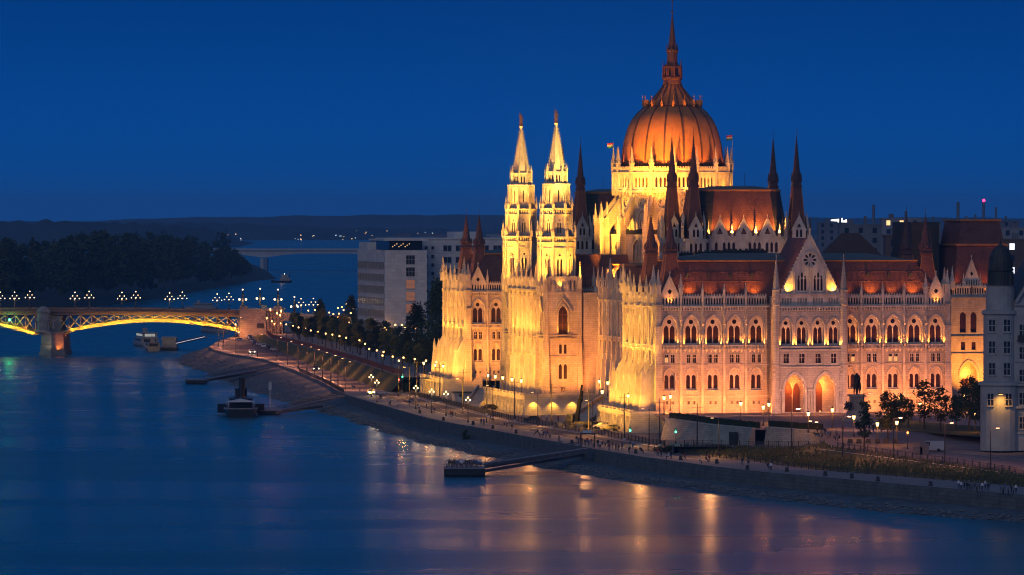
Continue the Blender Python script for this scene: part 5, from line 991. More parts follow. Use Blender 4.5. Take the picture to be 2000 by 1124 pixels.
pl += [((-.4+3.52*math.sin(a)-.75*math.cos(a), 2.5-3.52*math.cos(a)-.75*math.sin(a), z), a) for z in (15.4, 19.8, 24.2) for a in (R(-38), R(12))] + [((-.4+4.12*math.sin(a)-.75*math.cos(a), 2.5-4.12*math.cos(a)-.75*math.sin(a), z), a) for z in (9.2,) for a in (R(-38), R(14))]
copies(w4, pl)
m = MB(); m.box(0, 1.8, -.1, 0, 0, 3.4); m.box(.2, .85, -.16, -.1, .2, 2.6); m.box(.95, 1.6, -.16, -.1, .2, 2.6); dd = m.build('door', M_DOOR, CH, (4.6, -.02, .1), 0); copies(dd, [((9.6, -.02, .1), 0)])
m = MB(); m.box(2.5, 13, -1.3, 0, 22.3, 22.5); m.box(2.5, 13, -1.3, -1.2, 22.5, 23.5); m.build('balcony', M_IRON, CH)
m = MB(); m.box(-2.6, -2.0, -1.95, -1.7, 13.0, 13.4); m.bar((-2.3, -1.7, 13.2), (-2.3, -1.2, 13.4), .06, 4); 
WL = thing('wall_lamp', 'bright orange lamp fixed to the corner of the cream house', 'lamp', (HX-1.0, HY-2.3, HZ+11.6)); MB().box(-.5, .5, -.5, -.2, 0, .25).build('lamp_head', M_IRON, WL); MB().box(-.4, .4, -.48, -.22, -.08, -.01).build('lamp_glass', mat('orange_lamp_glass', (.3, .2, .1), .4, 0, em=(1, .5, .1), es=4), WL)
spot((HX-1.2, HY-3.6, HZ+11.4), (HX-.6, HY-1, HZ+6), 1300, (1, .45, .06), 130, .9, .15)
# ================================================================ THE CITY BEHIND
rnd = random.Random(11)
BCOL = [mat('city_wall_%s' % n, c, .9, .2, .05) for n, c in (('grey', (.13, .14, .16)), ('brown', (.12, .085, .075)), ('pale', (.22, .22, .24)))]
def city(px0, px1, ytop, Y, zb, mi, lab, roof=None, lit=0, rows=3, cat='building'):
    a, b = at(px0, Y, 0), at(px1, Y, 0); zt = CAMZ-(ytop-425)*Y/FPX; w = b.x-a.x
    o = thing('city_building', lab, cat, (a.x, Y, zb)); h = zt-zb; rh = roof[0] if roof else 0; d = min(40, max(14, w*.6))
    m = MB(); m.box(0, w, 0, d, 0, h-rh); m.box(-.3, w+.3, -.3, d+.3, h-rh, h-rh+.5); m.build('wall', BCOL[mi], o)
    if roof: m = MB(); k = roof[1]; m.hull([(-.5, -.5, h-rh+.5), (w+.5, -.5, h-rh+.5), (w+.5, d+.5, h-rh+.5), (-.5, d+.5, h-rh+.5)], [(k, d*.42, h), (w-k, d*.42, h), (w-k, d*.58, h), (k, d*.58, h)]); m.build('roof', roof[2], o)
    else: m = MB(); m.box(w*.2, w*.32, d*.3, d*.5, h+.5, h+2.6); m.box(w*.6, w*.66, d*.3, d*.5, h+.5, h+4); m.build('roof_plant', BCOL[0], o)
    nx = max(2, int(w/(3.6+Y/1500))); g = MB().add([(0, 0, 0), (1, 0, 0), (1, 0, 1), (0, 0, 1)], [(0, 1, 2, 3)]); sz = 1.3+Y/4000; first = {}
    for r in range(rows):
        for c in range(nx):
            ml = M_WIN if rnd.random() > lit else rnd.choice((M_WARMW, M_COOL)); x = (c+.5)*w/nx-sz/2; z = h-rh-3.2-r*(3.4+Y/2500)
            if ml not in first: first[ml] = g.build('window', ml, o, (x, -.04, z)); first[ml].scale = (sz, 1, sz*1.25); ww_ = first[ml]
            else: ww_ = put('window', first[ml].data, o, (x, -.04, z)); ww_.scale = (sz, 1, sz*1.25)
    return o
city(1593, 1735, 456, 1420, 8.4, 1, 'broad dark building with a long brown hipped roof behind the gabled porch', (9, 8, mat('brown_hip_roof', (.075, .045, .038), .7, .3, .3)), .0, 2)
for a in ((1640, 1722, 441, 2100, 'low grey office slab just above the long brown hipped roof', 0, .06), (1722, 1800, 428, 2500, 'tall blue grey office block with a lit top storey', 2, .3), (1800, 1838, 436, 2900, 'narrow grey block left of the dark pavilion roof', 0, .1), (1955, 2060, 447, 2300, 'pale far block at the right edge beyond the red mansard', 2, .06), (1960, 2060, 470, 1700, 'long brown block low behind the corner house', 1, .1),
          (1598, 1668, 436, 3800, 'far grey block with a row of white lights behind the right spire', 0, .1), (1875, 1925, 431, 3300, 'far block over the red mansard roof ridge', 2, .12), (1925, 1990, 433, 3600, 'far block with a cool lit strip right of the red mansard', 0, .12),
          (1730, 1790, 462, 1600, 'small dark house with lit windows beside the thin roof spire', 1, .25)):
    city(a[0], a[1], a[2], a[3], 8, a[5], a[4], None, a[6], 4)
for i, (px, yt, Y) in enumerate(((1706, 400, 5200), (1871, 395, 4800), (1921, 390, 5600), (1945, 405, 6500))):
    o = thing('chimney_stack', ('%s slim factory chimney from the west on the eastern skyline' % nth(i)), 'chimney', (*at(px, Y, 0)[:2], 8), 0, 'chimneys on the skyline'); zt = CAMZ-(yt-425)*Y/FPX-8
    m = MB(); m.lathe([(2.6, 0), (1.6, zt*.7), (1.5, zt-1), (1.8, zt-.8), (1.7, zt)], 12); m.build('shaft', BCOL[0], o)
    if i == 2: MB().ball((0, -1.7, zt-1.2), 1.7, 8, 5).build('warning_light', mat('red_warning_light', (.3, 0, 0), .5, 0, em=(1, .03, .12), es=7), o)
m = MB()                                       # far low roofs of the city: more than anybody could count
for i in range(420):
    Y = rnd.uniform(2600, 9000); px = rnd.uniform(1580, 2100) if rnd.random() < .75 else rnd.uniform(720, 1000); x = (px-1000)/FPX*Y; w = rnd.uniform(14, 46); d = rnd.uniform(12, 30); h = rnd.uniform(7, 20)
    if px < 1000 and Y < 4200: continue
    m.box(x, x+w, Y, Y+d, 8, 8+h, i % 3)
    if i % 2: m.hull([(x, Y, 8+h), (x+w, Y, 8+h), (x+w, Y+d, 8+h), (x, Y+d, 8+h)], [(x+3, Y+d*.5, 12+h), (x+w-3, Y+d*.5, 12+h), (x+w-3, Y+d*.55, 12+h), (x+3, Y+d*.55, 12+h)], 1)
m.build('far_city_roofs', BCOL)['kind'] = 'stuff'
m = MB()
for i in range(150):
    Y = rnd.uniform(2500, 9000); px = rnd.choice((rnd.uniform(1590, 2010), rnd.uniform(1590, 2010), rnd.uniform(560, 1000), rnd.uniform(20, 480)))
    if px < 1000: Y = rnd.uniform(9500, 11500)
    s = .00011*Y*rnd.uniform(.5, 1.3); z = rnd.uniform(22, 34) if px > 1000 else rnd.uniform(2, 24); x = (px-1000)/FPX*Y; k = i % 4
    m.add([(x+s*a, Y+s*b, z+s*c) for a, b, c in ((1, 0, 0), (0, 1, 0), (-1, 0, 0), (0, -1, 0), (0, 0, 1), (0, 0, -1))], [(0, 1, 4), (1, 2, 4), (2, 3, 4), (3, 0, 4), (1, 0, 5), (2, 1, 5), (3, 2, 5), (0, 3, 5)], k)
EM = lambda n, c, s: mat(n, (.2, .2, .2), .5, 0, em=c, es=s)
m.build('far_lights', [EM('far_light_white', (.8, .9, 1), 2.2), EM('far_light_amber', (1, .6, .25), 2.2), EM('far_light_cool', (.6, .85, 1), 1.6), EM('far_light_warm', (1, .75, .5), 2.0)])['kind'] = 'stuff'
o = thing('lit_sign_building', 'far building crowned by a jagged white illuminated roof sign', 'building', (*at(1625, 4200, 0)[:2], 8)); m = MB(); m.box(0, 17, 0, 20, 0, 40); m.build('wall', BCOL[0], o)
m = MB(); m.hull([(-1, -.5, 43), (4, -.5, 42.6), (4, -.3, 42.6), (-1, -.3, 43)], [(-1, -.5, 44), (4, -.5, 44.6), (4, -.3, 44.6), (-1, -.3, 44)]); m.hull([(4.5, -.5, 42), (9, -.5, 41), (9, -.3, 41), (4.5, -.3, 42)], [(4.5, -.5, 44.6), (9, -.5, 45.4), (9, -.3, 45.4), (4.5, -.3, 44.6)]); m.hull([(9.5, -.5, 40.5), (13, -.5, 39.5), (13, -.3, 39.5), (9.5, -.3, 40.5)], [(9.5, -.5, 43.2), (12.4, -.5, 44.4), (12.4, -.3, 44.4), (9.5, -.3, 43.2)]); m.build('illuminated_sign', EM('white_roof_sign', (1, .93, .85), 2.6), o)
# ================================================================ TREES
M_BARK = mat('tree_bark', (.06, .045, .035), .95, .3, 2, .3, 8)
M_LEAF = mat('dark_green_leaves', (.045, .06, .022), .85, .5, .5)
M_LEAFY = mat('lamplit_tint_leaves', (.20, .15, .03), .85, .45, .5)  # lamp glow is put into this leaf colour
def crown_mb(rnd, h, r, z0, ncl, nl, ls, taper=0.0):
    m = MB(); vs = m.v; fs = m.f
    for i in range(ncl):
        t = rnd.random(); a = rnd.uniform(0, 6.283); prof_ = math.sin(math.pi*min(1, .12+.86*t))**.6*(1-taper*t); rr = r*prof_*rnd.uniform(.35, 1.0)
        cx, cy, cz = rr*math.cos(a), rr*math.sin(a), z0+(h-z0)*t; cr = r*rnd.uniform(.22, .42)
        for k in range(nl):
            d = Vector((rnd.gauss(0, 1), rnd.gauss(0, 1), rnd.gauss(0, .8))); d = d.normalized()*cr*rnd.uniform(.4, 1.05); x, y, z = cx+d.x, cy+d.y, cz+d.z
            u = Vector((rnd.gauss(0, 1), rnd.gauss(0, 1), rnd.gauss(0, 1))).normalized()*ls*rnd.uniform(.6, 1.4); w = u.orthogonal().normalized()*ls*rnd.uniform(.4, .8); o = len(vs)
            vs += [(x-u.x, y-u.y, z-u.z), (x+w.x, y+w.y, z+w.z), (x+u.x, y+u.y, z+u.z), (x-w.x, y-w.y, z-w.z)]; fs.append((o, o+1, o+2, o+3))
    m.m = [0]*len(fs); return m
def trunk_mb(rnd, h, r, z0):
    m = MB(); m.bar((0, 0, -.2), (.1, 0, z0), h*.022, 7, h*.017); m.bar((.1, 0, z0), (0, .1, h*.75), h*.017, 6, h*.005)
    for k in range(7): a = k*2.4; z = z0+(h*.6-z0)*k/7; m.bar((.05, 0, z), (r*.6*math.cos(a), r*.6*math.sin(a), z+r*.6), h*.008, 5, h*.003)
    return m
TV = []
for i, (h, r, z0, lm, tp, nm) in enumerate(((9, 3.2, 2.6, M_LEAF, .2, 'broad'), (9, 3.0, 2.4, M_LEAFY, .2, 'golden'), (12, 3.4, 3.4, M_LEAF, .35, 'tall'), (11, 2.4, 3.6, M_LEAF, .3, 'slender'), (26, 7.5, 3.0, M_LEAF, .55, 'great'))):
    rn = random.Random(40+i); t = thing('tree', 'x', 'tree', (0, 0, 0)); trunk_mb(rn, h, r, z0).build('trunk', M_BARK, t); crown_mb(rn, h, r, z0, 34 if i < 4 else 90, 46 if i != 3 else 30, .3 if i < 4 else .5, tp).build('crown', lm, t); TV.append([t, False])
def tree(v, loc, lab, sc_=1.0, group=None):
    t, used = TV[v]; rz = rnd.uniform(0, 6.28)
    if not used: TV[v][1] = True; t.location = loc; t.rotation_euler = (0, 0, rz); t.scale = (sc_,)*3; t['label'] = lab; o = t
    else: o = dup(t, loc, rz, lab, (sc_,)*3)
    if group: o['group'] = group
    return o
GA = 'trees along the upper promenade'
for i in range(24):
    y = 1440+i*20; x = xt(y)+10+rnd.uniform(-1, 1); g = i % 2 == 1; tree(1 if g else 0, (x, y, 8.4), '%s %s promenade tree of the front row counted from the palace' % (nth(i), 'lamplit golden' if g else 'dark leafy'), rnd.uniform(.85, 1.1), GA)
for i in range(18):
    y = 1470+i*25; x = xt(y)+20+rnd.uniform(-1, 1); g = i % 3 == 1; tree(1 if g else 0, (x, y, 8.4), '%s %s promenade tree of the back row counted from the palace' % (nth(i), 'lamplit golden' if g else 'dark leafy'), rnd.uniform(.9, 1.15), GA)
for p, s, l in (((-21.5, 1478), 1.0, 'huge dark bushy tree between the office block and the palace'), ((-29, 1500), .72, 'lower dark tree left of the huge tree by the office block'), ((-14, 1500), .9, 'dark tree half hidden behind the north end of the palace')): tree(4, (*p, 8.4), l, s)
for p, s, l in (((-66, 2030), .5, 'round dark tree standing behind the land span of the bridge'), ((-54, 1985), .5, 'dark tree between the land span and the office block'), ((-80, 2060), .42, 'small round tree by the far end of the abutment')): tree(4, (*p, 8.4), l, s)
for i, (px, py, z, v, s, l) in enumerate(((1688, 882, 6.6, 3, 1.05, 'slender young tree in front of the mounted statue'), (1735, 862, 7.4, 2, 1.0, 'dark tree right of the slender one before the palace'), (1757, 846, 8.0, 2, .8, 'smaller tree at the lawn corner with a lamp glowing through it'), (1806, 842, 8.2, 2, 1.05, 'full dark tree on the lawn by the traffic mast'),
         (1838, 846, 8.2, 2, .95, 'rounded dark tree on the lawn right of the full one'), (1868, 838, 8.4, 2, .7, 'low dark tree before the end bay of the palace'), (1893, 842, 8.4, 2, 1.12, 'wide dark tree before the orange portal'), (1916, 850, 8.0, 2, 1.05, 'dark tree closest to the cream corner house'), (1775, 836, 8.4, 2, .62, 'small shrubby tree behind the tram stop cabinets'))):
    p = gp(px, py, z); tree(v, (p.x, p.y, z), l, s*.84, 'trees on the plaza')
for i, (px, py, s) in enumerate(((922, 857, .35), (1250, 868, .3), (1450, 886, .28), (1530, 905, .3), (720, 790, .28), (1700, 917, .26))):
    p = gp(px, py, 1.6); o = tree(0, (p.x-1.5, p.y, .4), '%s dark bush growing from the foot of the quay wall, counted from upstream' % nth((1, 2, 3, 4, 0, 5)[i]), s); o['category'] = 'bush'; o['group'] = 'bushes at the quay wall'
# island wood: one dark mass with an uneven top, plus the single trees at its tip
SIL = [(-60, 466), (0, 471), (15, 460), (45, 470), (136, 465), (151, 456), (212, 454), (266, 459), (318, 453), (348, 465), (378, 462), (405, 477), (420, 482), (452, 484), (470, 500), (484, 522), (490, 535)]
yf = lambda px: ip([(-100, 2740), (50, 2760), (150, 2850), (230, 3020), (300, 3200), (400, 3650), (470, 4100), (500, 4260)], px)
fm = MB(); rn = random.Random(77)
for i in range(260):
    px = rn.uniform(-90, 478); Y = yf(px)+rn.uniform(30, 620); yt = ip(SIL, px)+abs(rn.gauss(0, 9)) + (rn.uniform(10, 45) if i % 3 == 0 else 0); h = max(7, CAMZ-(yt-425)*Y/FPX-4.5); r = rn.uniform(5.5, 9); x = (px-1000)/FPX*Y
    c = crown_mb(rn, h, r, h*.18, 22, 14, 1.15, .25); fm.add([(a+x, b+Y, c_+4.5) for a, b, c_ in c.v], c.f)
fm.build('island_wood', M_LEAF)['kind'] = 'stuff'
for i, (px, yt, Y, r, l) in enumerate(((433, 458, 3900, 8.5, 'tall rounded tree rising above the island wood near its tip'), (470, 506, 4100, 8, 'broad tree on the very tip of the wooded island'), (452, 490, 4000, 8, 'tree between the tall rounded one and the island tip'))):
    t = thing('tree', l, 'tree', (*at(px, Y, 0)[:2], 4.5)); h = CAMZ-(yt-425)*Y/FPX-4.5; rn = random.Random(i); trunk_mb(rn, h, r, h*.15).build('trunk', M_BARK, t); crown_mb(rn, h, r, h*.15, 40, 24, .9, .1).build('crown', M_LEAF, t)
fb = MB()
for i in range(300):                           # trees along the far shores
    k = i % 2; Y = rn.uniform(9300, 10400) if k else rn.uniform(11900, 12400); px = rn.uniform(-50, 440) if k else rn.uniform(300, 1000); h = rn.uniform(10, 20); x = (px-1000)/FPX*Y; c = crown_mb(rn, h, rn.uniform(12, 26), 0, 10, 6, 3.2, .2); fb.add([(a+x, b+Y, c_+6) for a, b, c_ in c.v], c.f)
for i in range(160):                            # and along the east bank
    Y = rn.uniform(2300, 5200); x = ip([(2300, -70), (2600, -46), (5200, -60)], Y)+rn.uniform(8, 60); h = rn.uniform(7, 14); c = crown_mb(rn, h, rn.uniform(4, 7), 0, 12, 10, .9, .2); fb.add([(a+x, b+Y, c_+8) for a, b, c_ in c.v], c.f)
fb.build('far_trees', M_LEAF)['kind'] = 'stuff'
# ================================================================ LAMPS
M_BULB = EM('amber_lamp_globe', (1, .50, .14), 6.0); M_BULBW = EM('white_lamp_globe', (1, .68, .34), 5.5); M_BULBY = EM('yellow_lantern_glass', (1, .62, .2), 6.0)
def lampkit(name, parts): 
    t = thing(name, 'x', 'lamp', (0, 0, 0))
    for nm, mb, m_ in parts: mb.build(nm, m_, t)
    return [t, False]
def place(kit, loc, rz, lab, group, scale=None):
    t, used = kit
    if not used: kit[1] = True; t.location = loc; t.rotation_euler = (0, 0, rz); t['label'] = lab; t['group'] = group; o = t
    else: o = dup(t, loc, rz, lab, None, group)
    if scale: o.scale = scale
    return o
def pole(h, r=.07): m = MB(); m.lathe([(r*2.6, 0), (r*2.4, .5), (r*1.4, .7), (r, 1.1), (r*.8, h)], 7); return m
def globe(r, x=0, z=0, y=0): return MB().ball((x, y, z), r, 8, 6)
GL = lampkit('globe_lamp', [('post', pole(4.6), M_IRON), ('globe', globe(.27, 0, 4.9), M_BULB)])
HL = lampkit('globe_lamp', [('post', pole(7.6, .09), M_IRON), ('globe', globe(.3, 0, 7.9), M_BULB)])
R1 = [(559,634),(572,637),(583,640),(596,642),(607,646),(621,648),(636,652),(649,654),(663,657),(676,660),(689,662),(702,665),(713,672)]
R2 = [(721,682),(736,685),(749,688),(747,695),(767,697),(779,705),(788,699),(810,702),(832,705),(852,708)]
R3 = [(602,607),(615,606),(630,610),(643,611),(651,614),(662,613),(673,619),(692,621),(703,621),(712,624),(725,627),(738,627),(749,632),(761,630),(772,635),(785,635),(791,639),(804,638),(811,641),(823,640),(835,644),(682,630),(668,600),(676,594),(671,606),(685,612),(690,604),(660,602)]
for nm, rw, zl, kit in (('front', R1, 13.3, GL), ('lower', R2, 13.3, GL), ('rear', R3, 16.3, HL)):
    for i, (px, py) in enumerate(sorted(rw)):
        p = gp(px, py, zl); place(kit, (p.x, p.y, 8.4), 0, '%s glowing globe lamp of the %s promenade row counted from the bridge' % (nth(i), nm), 'globe lamps along the promenade')
        bulb((p.x, p.y, zl-(.75 if nm != 'rear' else 1.6)), 230 if nm != 'rear' else 1500, (1, .42, .07), .15)
# bridge candelabra
def cand():
    m = MB(); m.lathe([(.35, 0), (.32, .9), (.16, 1.1), (.12, 4.2), (.07, 6.0)], 8); arms = [(1.75*math.cos(a), 1.75*math.sin(a)) for a in (0, R(90), R(180), R(270))]
    for x, y in arms: m.bar((0, 0, 3.4), (x*.6, y*.6, 3.2), .06, 5); m.bar((x*.6, y*.6, 3.2), (x, y, 3.7), .06, 5); m.bar((0, 0, 5.0), (x*.45, y*.45, 4.7), .05, 4); m.bar((x*.45, y*.45, 4.7), (x*.5, y*.5, 5.0), .05, 4)
    t = thing('bridge_lamp', 'x', 'lamp', (0, 0, 0)); m.build('post', M_IRON, t)
    for x, y in arms[::2]: globe(.19, x, 4.05, y).build('globe', M_BULBW, t); globe(.16, x*.5, 5.1, y*.5).build('globe', M_BULBW, t)
    for x, y in arms[1::2]: globe(.19, x, 4.05, y).build('globe', M_BULBW, t)
    globe(.2, 0, 6.5).build('globe', M_BULBW, t); return [t, False]
CK = cand()
for i, px in enumerate((0, 28, 146, 238, 331, 424, 588)): place(CK, (bx(px), BY+.6, dz(bx(px))), 0, '%s many globed bridge lamp on the near parapet, counted from the left' % nth(i), 'lamps on the arched bridge'); bulb((bx(px), BY-1.0, dz(bx(px))+3.4), 260, WARM)
for i, px in enumerate((58, 174, 265, 356, 447, 612)): s = FPX/(BY+23); x = (px-1000)/s; place(CK, (x, BY+23.3, dz(x)), 0, '%s many globed bridge lamp on the far parapet, counted from the left' % nth(i), 'lamps on the arched bridge'); bulb((x, BY+20, dz(x)+3.4), 260, WARM)
def pyl():
    t = thing('bridge_lamp', 'x', 'lamp', (0, 0, 0)); m = MB(); m.lathe([(.75, 0), (.7, .4), (.45, .6), (.38, 4.6), (.5, 4.8), (.2, 5.2), (.12, 6.2)], 8); m.bar((-1.3, 0, 2.1), (1.3, 0, 2.1), .07, 5); m.build('obelisk', M_IRON, t)
    for x in (-1.3, 1.3): globe(.4, x, 2.6).build('globe', M_BULBW, t)
    globe(.26, 0, 6.45).build('globe', M_BULBW, t); return [t, False]
PK = pyl()
for i, (px, yo) in enumerate(((474, .5), (508, 22), (543, .5), (575, 22))): s = FPX/(BY+yo); x = (px-1000)/s; place(PK, (x, BY+yo, 19.2 if i < 3 else dz(x)+.2), 0, '%s dark obelisk lamp with two globes on the bridge abutment, from the left' % nth(i), 'obelisk lamps on the abutment'); bulb((x, BY+yo-1.2, 21.2), 300, WARM)
GC_ = [(521,622),(531,628),(536,633),(528,605),(541,612),(547,616),(549,608),(460,634),(459,641),(463,647),(466,650),(548,632),(545,658)]
for i, (px, py) in enumerate(GC_): z = 12.0 if py > 615 else 17; Y = 1931 if px > 480 else 1936; p = at(px, Y, CAMZ-(py-425)*Y/FPX); g = 7.6 if px > 480 else 6.6; h = p.z-g; o = place(GL, (p.x, p.y, g), 0, '%s of the orange globe lamps climbing the stairs beside the bridge abutment' % nth(i), 'globe lamps at the abutment'); o.scale = (1, 1, h/4.9); bulb((p.x, p.y-.6, p.z-.6), 420, ORA)
# lanterns on the palace terrace
def lantern(hp, nm='lantern_post'):
    t = thing(nm, 'x', 'lamp', (0, 0, 0)); pole(hp, .09).build('post', M_IRON, t); m = MB(); m.fru(0, 0, .22, hp, .34, hp+.75, 6); m.build('glass', M_BULBY, t)
    m = MB(); m.fru(0, 0, .42, hp+.75, .1, hp+1.05, 6); m.fru(0, 0, .06, hp+1.05, .02, hp+1.4, 5)
    for k in range(6): a = R(60*k); m.bar((.22*math.cos(a), .22*math.sin(a), hp), (.35*math.cos(a), .35*math.sin(a), hp+.75), .025, 3)
    m.build('lantern_cap', M_IRON, t); return [t, False]
LK = lantern(3.0); LP = [(-9.6, 156, 'before the north end of the central river front'), (-9.6, 146, 'second on the terrace before the central river front'), (-9.6, 136, 'third on the terrace before the central river front'), (-9.6, 124, 'fourth on the terrace before the central river front'), (-9.6, 112, 'on the terrace by the south tower'), (9, 104, 'at the inner corner right of the south tower'), (8.5, 92, 'at the head of the long ramp'), (7.5, 80, 'beside the dark hollow above the long ramp'), (-6.6, 30, 'at the north end of the south pavilion terrace'), (-6.6, 2, 'at the south end of the south pavilion terrace'), (-6.6, 266, 'at the far north end of the terrace'), (-6.6, 248, 'midway on the north pavilion terrace'), (-6.6, 236, 'by the white sloping stair of the north pavilion'), (2.4, -2.6, 'at the foot of the south west corner')]
for u, v, l in LP: p = W(u, v, .6); place(LK, p, 0, 'iron lantern post ' + l, 'lanterns on the palace terrace'); bulb(p+Vector((0, -.7, 3.0)), 260, AMB)
# plaza lamps
PLK = lantern(3.6, 'plaza_lamp')
PL = [(1368, 806, 8.4, 'before the third window bay of the south front'), (1447, 824, 8.4, 'beside the great candelabrum'), (1491, 832, 8.4, 'just right of the great candelabrum'), (1502, 826, 8.4, 'taller looking one between hedge and porch'), (1579, 846, 8.4, 'near the right end of the short hedge'), (1626, 838, 8.4, 'before the right portal arch'), (1668, 853, 8.0, 'just left of the slender tree'), (1714, 867, 7.2, 'right of the slender tree'), (1752, 864, 7.4, 'at the corner of the lawn'), (1731, 808, 8.4, 'behind the dark tree by the statue'), (1758, 812, 8.4, 'glowing through the small lawn tree'), (1882, 806, 8.4, 'before the orange portal'), (1904, 846, 8.2, 'between the lawn and the cream house'), (1297, 812, 8.4, 'at the corner of the long hedge'), (1322, 806, 8.4, 'between the long hedge and the first bay'), (1797, 826, 8.4, 'behind the full lawn tree')]
for px, py, z, l in PL: p = gp(px, py, z); place(PLK, (p.x, p.y, z), 0, 'small plaza lamp ' + l, 'lamps on the plaza'); bulb((p.x, p.y-.8, z+3.3), 620, AMB)
t = thing('great_candelabrum', 'tall ornate iron candelabrum with a large glowing lantern before the south front', 'lamp', (*gp(1454, 806, 8.4)[:2], 8.4)); m = MB(); m.lathe([(1.0, 0), (.95, .5), (.5, .8), (.42, 2.2), (.55, 2.4), (.25, 2.8), (.2, 5.0), (.4, 5.2)], 10); m.build('post', M_IRON, t); m = MB(); m.fru(0, 0, .45, 5.2, .75, 6.4, 8); m.build('glass', M_BULBY, t); m = MB(); m.fru(0, 0, .85, 6.4, .2, 7.0, 8); m.fru(0, 0, .15, 7.0, .04, 8.2, 6); m.build('lantern_cap', M_IRON, t); p = gp(1454, 806, 8.4); bulb((p.x, p.y-1.2, 13.6), 1500, AMB)
def glights(lst):
    k = lampkit('ground_light', [('housing', MB().lathe([(.28, 0), (.28, .12)], 10), M_IRON), ('lens', MB().lathe([(.22, .121), (.2, .17)], 10), M_BULBW)])
    for i, (px, py) in enumerate(lst): p = gp(px, py, 8.4); place(k, (p.x, p.y, 8.41), 0, '%s small white floor light set in the paving before the south front, from the left' % nth(i), 'floor lights on the plaza', (1.6, 1.6, 2.2))
glights([(1355, 807), (1398, 806), (1440, 804), (1486, 803), (1540, 806), (1577, 806), (1601, 806), (1583, 826), (1595, 828), (1640, 806)])
# quay masts: tall double armed posts without light, and bright twin globe posts on the promenade edge
m = MB(); m.lathe([(.2, 0), (.18, 1), (.09, 10.5)], 7); m.bar((-1.3, 0, 9.6), (1.3, 0, 9.6), .05, 4); m.bar((-.9, 0, 8.4), (.9, 0, 8.4), .04, 4); m.lathe([(.3, 0), (.3, .35)], 8)
MK = lampkit('tram_mast', [('mast', m, M_IRON), ('base', MB().lathe([(.34, 0), (.3, .5)], 8), M_PALE)])
for i, y in enumerate((1046, 1074, 1104, 1136, 1170, 1206, 1244, 1284, 1326, 1370, 1410, 1450, 1490, 1540)): x = qn(y, 18.8); o = place(MK, (*x, zq(y)), R(-20), '%s tall dark tram mast along the quay fence counted from downstream' % nth(i), 'tram masts along the quay'); o['category'] = 'mast'
def twin():
    t = thing('quay_lamp', 'x', 'lamp', (0, 0, 0)); m = pole(5.4, .09); m.bar((-.5, 0, 5.2), (.5, 0, 5.2), .05, 4); m.build('post', M_IRON, t)
    for x, z in ((-.5, 5.55), (.5, 5.55), (0, 6.1)): globe(.21, x, z).build('globe', M_BULBY, t)
    return [t, False]
QK = twin()
for i, (px, py) in enumerate(((736, 788), (812, 800), (843, 808), (871, 813), (914, 826), (725, 776))): p = gp(px, py, 4); place(QK, (p.x, p.y, 4), 0, '%s bright three globed quay lamp at the promenade edge, counted from upstream' % nth((1, 2, 3, 4, 5, 0)[i]), 'three globed quay lamps'); bulb((p.x+.3, p.y-.5, 8.9), 300, WARM)
GR = [(598, 688), (640, 703), (684, 720), (560, 676)]
RL = [1436+33*k for k in range(16)]
for y in RL: spot((qn(y, 5)[0], y, zq(y)+7.9), (qn(y, 5)[0]+1, y, zq(y)), 11000, (1, .33, .12), 168, 1.0, .3)
for y in (1030, 1080, 1130, 1180, 1230, 1280, 1330, 1380): spot((*qn(y, 16), 11.9), (qn(y, 15)[0]+1.5, y, 4), 4600, (1, .42, .12), 165, 1.0, .3)
for px, py in ((1560, 862), (1660, 874), (1760, 876), (1860, 884), (1950, 892), (1700, 845)): p = gp(px, py, 8); spot((p.x, p.y, 15), (p.x, p.y+1, 8), 3200, (1, .36, .2), 140, .6, .3)
SLK = lampkit('street_lamp', [('post', MB().lathe([(.16, 0), (.14, .8), (.07, 8)], 7).bar((0, 0, 7.9), (1.4, 0, 8.2), .05, 4), M_IRON), ('lamp_head', MB().box(1.0, 1.7, -.14, .14, 8.05, 8.2), M_PALE), ('lamp_glass', MB().box(1.05, 1.65, -.11, .11, 8.0, 8.04), M_BULB)])
for i, y in enumerate(RL): place(SLK, (qn(y, 5)[0]-1.4, y+.3, zq(y)), 0, 'tall street lamp on the bank edge of the curving road, %s from the palace' % nth(i), 'street lamps on the quay road')
for i, y in enumerate((1030, 1080, 1130, 1180, 1230, 1280, 1330, 1380)): q = qn(y, 15); place(SLK, (q[0]-1.4+4.2, q[1]+.3, 4), R(180), '%s tall street lamp on the fence side of the quay below the palace, from downstream' % nth(i), 'street lamps below the palace')
for i, (px, py) in enumerate(((1560, 862), (1660, 874), (1760, 876), (1860, 884), (1950, 892), (1700, 845))): p = gp(px, py, 8); z = zp(p) if p.y < 1046 else 8.4; place(SLK, (p.x-1.4, p.y+.4, z-.05), 0, '%s tall dark street lamp on the plaza road, counted from the steps' % nth((0, 1, 3, 4, 5, 2)[i]), 'street lamps on the plaza')
